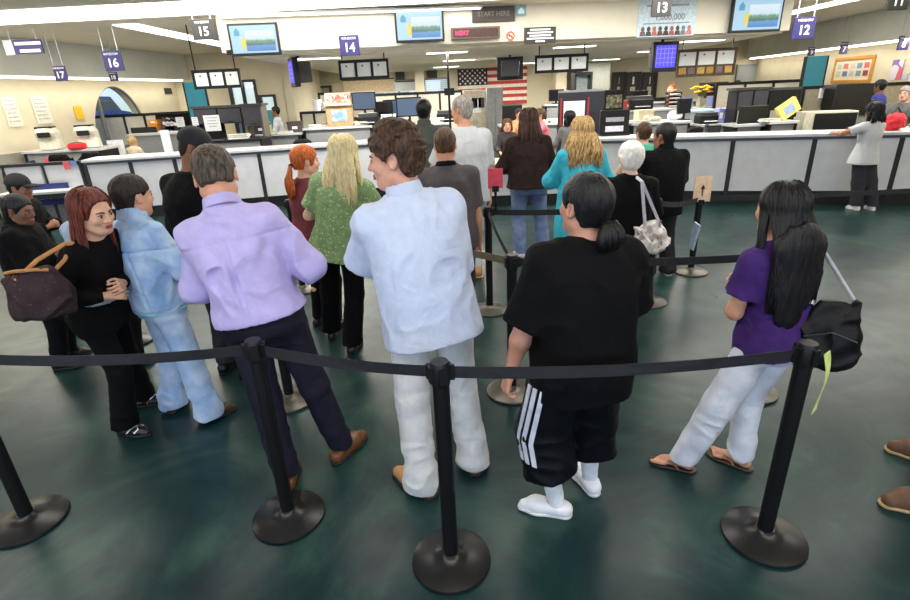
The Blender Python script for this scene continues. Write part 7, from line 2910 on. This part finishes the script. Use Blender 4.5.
for i, (x, l) in enumerate(((-5.6, 'paper sheaf on the left counter behind the denim jacket'), (-2.6, 'paper sheaf on the left counter left of the ginger girl'), (-.9, 'paper sheaf on the left counter beside the pale blue shirt'))):
    y = 9.57 + (x + 6.45) * .2077 + .3
    t = thing('paper_sheaf', l, 'papers', (x, y, CH), .3 * i)
    MB().box(-.15, .15, -.1, .1, 0, .02).build('sheets', PAPER, t)
    MB().box(-.1, .1, -.06, .06, .0202, .022).build('print_block', mat('grey print', (176, 182, 194), .7), t)

# white monitor card beside the seated clerk at left, and papers held up behind the cap
for px0, py0, px1, py1, Y, l in ((109, 140, 124, 155, 12.6, 'white screen panel left of the fair haired clerk'), (163, 130, 171, 156, 11.6, 'tall white sheet stand left of the black cap')):
    a, b, c, d = px_box(px0, py0, px1, py1, Y)
    t = thing('white_board_stand', l, 'panel', ((a + b) / 2, Y, 0), .1)
    MB().box(-(b - a) / 2, (b - a) / 2, -.02, .02, c, d).build('panel', mat('bright white board', (232, 236, 246), .5), t)
    MB().box(-.03, .03, -.02, .03, 0, c).build('stand', GREYM, t)
    MB().box(-.15, .15, -.12, .12, 0, .02).build('foot', GREYM, t)
monitor(147, 141, .6, 13.6, .95, .1, 'dark monitor right of the fair haired clerk')
monitor(215, 130, .5, 12.6, .95, -.1, 'dark monitor under the left overhead cabinet')
d16, z16 = office_desk(190, 262, 140, 11.62, 'dark desk under the left overhead cabinet', m=BLACKM)
papers(233, 11.7, z16, .4, .3, 4, 'papers under the left overhead cabinet')
papers(282, 13.0, z1, .34, .25, 2, 'papers on the grey desk right of the cabinet')
t = thing('green_crate', 'light green crate on the grey desk', 'crate', (at(261, 130, 13.2).x, 13.3, z1))
b = MB().box(-.2, .2, -.14, .14, 0, .02)
for (x0, x1, y0, y1) in ((-.2, -.18, -.14, .14), (.18, .2, -.14, .14), (-.2, .2, -.14, -.12), (-.2, .2, .12, .14)):
    b.box(x0, x1, y0, y1, .02, .26)
b.build('body', mat('light green plastic', (150, 186, 96), .5), t)
MB().box(-.15, .15, -.1, .1, .02, .2).build('contents', PAPER, t)

# ================================================================== OUTSIDE THE ARCHED WINDOW
struct(MB().box(-90, 90, -60, 90, -.4, -.13).build('ground', mat('pale asphalt', (176, 176, 174), .9)), 'pale car park ground outside the windows')


def car(x, y, rz, c, label):
    t = thing('car', label, 'car', (x, y, .9), rz)
    pm = mat('car paint %d %d %d' % c, c, .3, metal=.2, var=.02)
    MB().prism([(-2.1, .35), (2.1, .35), (2.15, .7), (1.9, .85), (1.2, .92), (.6, 1.4), (-.9, 1.42), (-1.6, .95), (-2.1, .9)], -.8, .8).build('body', pm, t, bevel=.05)
    MB().prism([(.5, 1.34), (1.05, .95), (-1.4, .95), (-.85, 1.36)], -.81, .81).build('side_windows', mat('car window', (40, 56, 80), .1), t)
    for sx in (-1.3, 1.3):
        for sy in (-.78, .78):
            w_ = MB()
            w_.tube([(sx, sy - .1, .33), (sx, sy + .1, .33)], .33, 18)
            o = w_.build('wheel', RUBD, t, True)
            MB().tube([(sx, sy - .11, .33), (sx, sy + .11, .33)], .19, 14).build('hubcap', GREYM, o, True)
    return t


bank = struct(MB().box(LX(AC) - 14, LX(AC) - 2.6, AC - 12, AC + 22, -.13, .9).build('ground_bank', mat('pale asphalt', (176, 176, 174), .9)), 'raised car park bank outside the arched window')
car(LX(AC) - 4.2, AC + 5.0, math.radians(96), (40, 70, 170), 'blue car parked outside the arched window')
car(LX(AC) - 4.6, AC - .6, math.radians(96), (214, 222, 232), 'white car parked outside the arched window')
hd = MB()
rnd = random.Random(5)
for i in range(26):
    hd.ball((rnd.uniform(-.5, .5), i * .6, rnd.uniform(.3, .7)), (.6, .55, rnd.uniform(.5, .8)), 8, 6)
h_ = hd.build('hedge', mat('hedge green', (70, 100, 50), .9, var=.4, scale=9, bump=.8, bscale=20), None, True)
h_.location = (LX(AC) - 9.5, AC - 6, .9)
tag(h_, 'green hedge beyond the parked cars', 'hedge', kind='stuff')
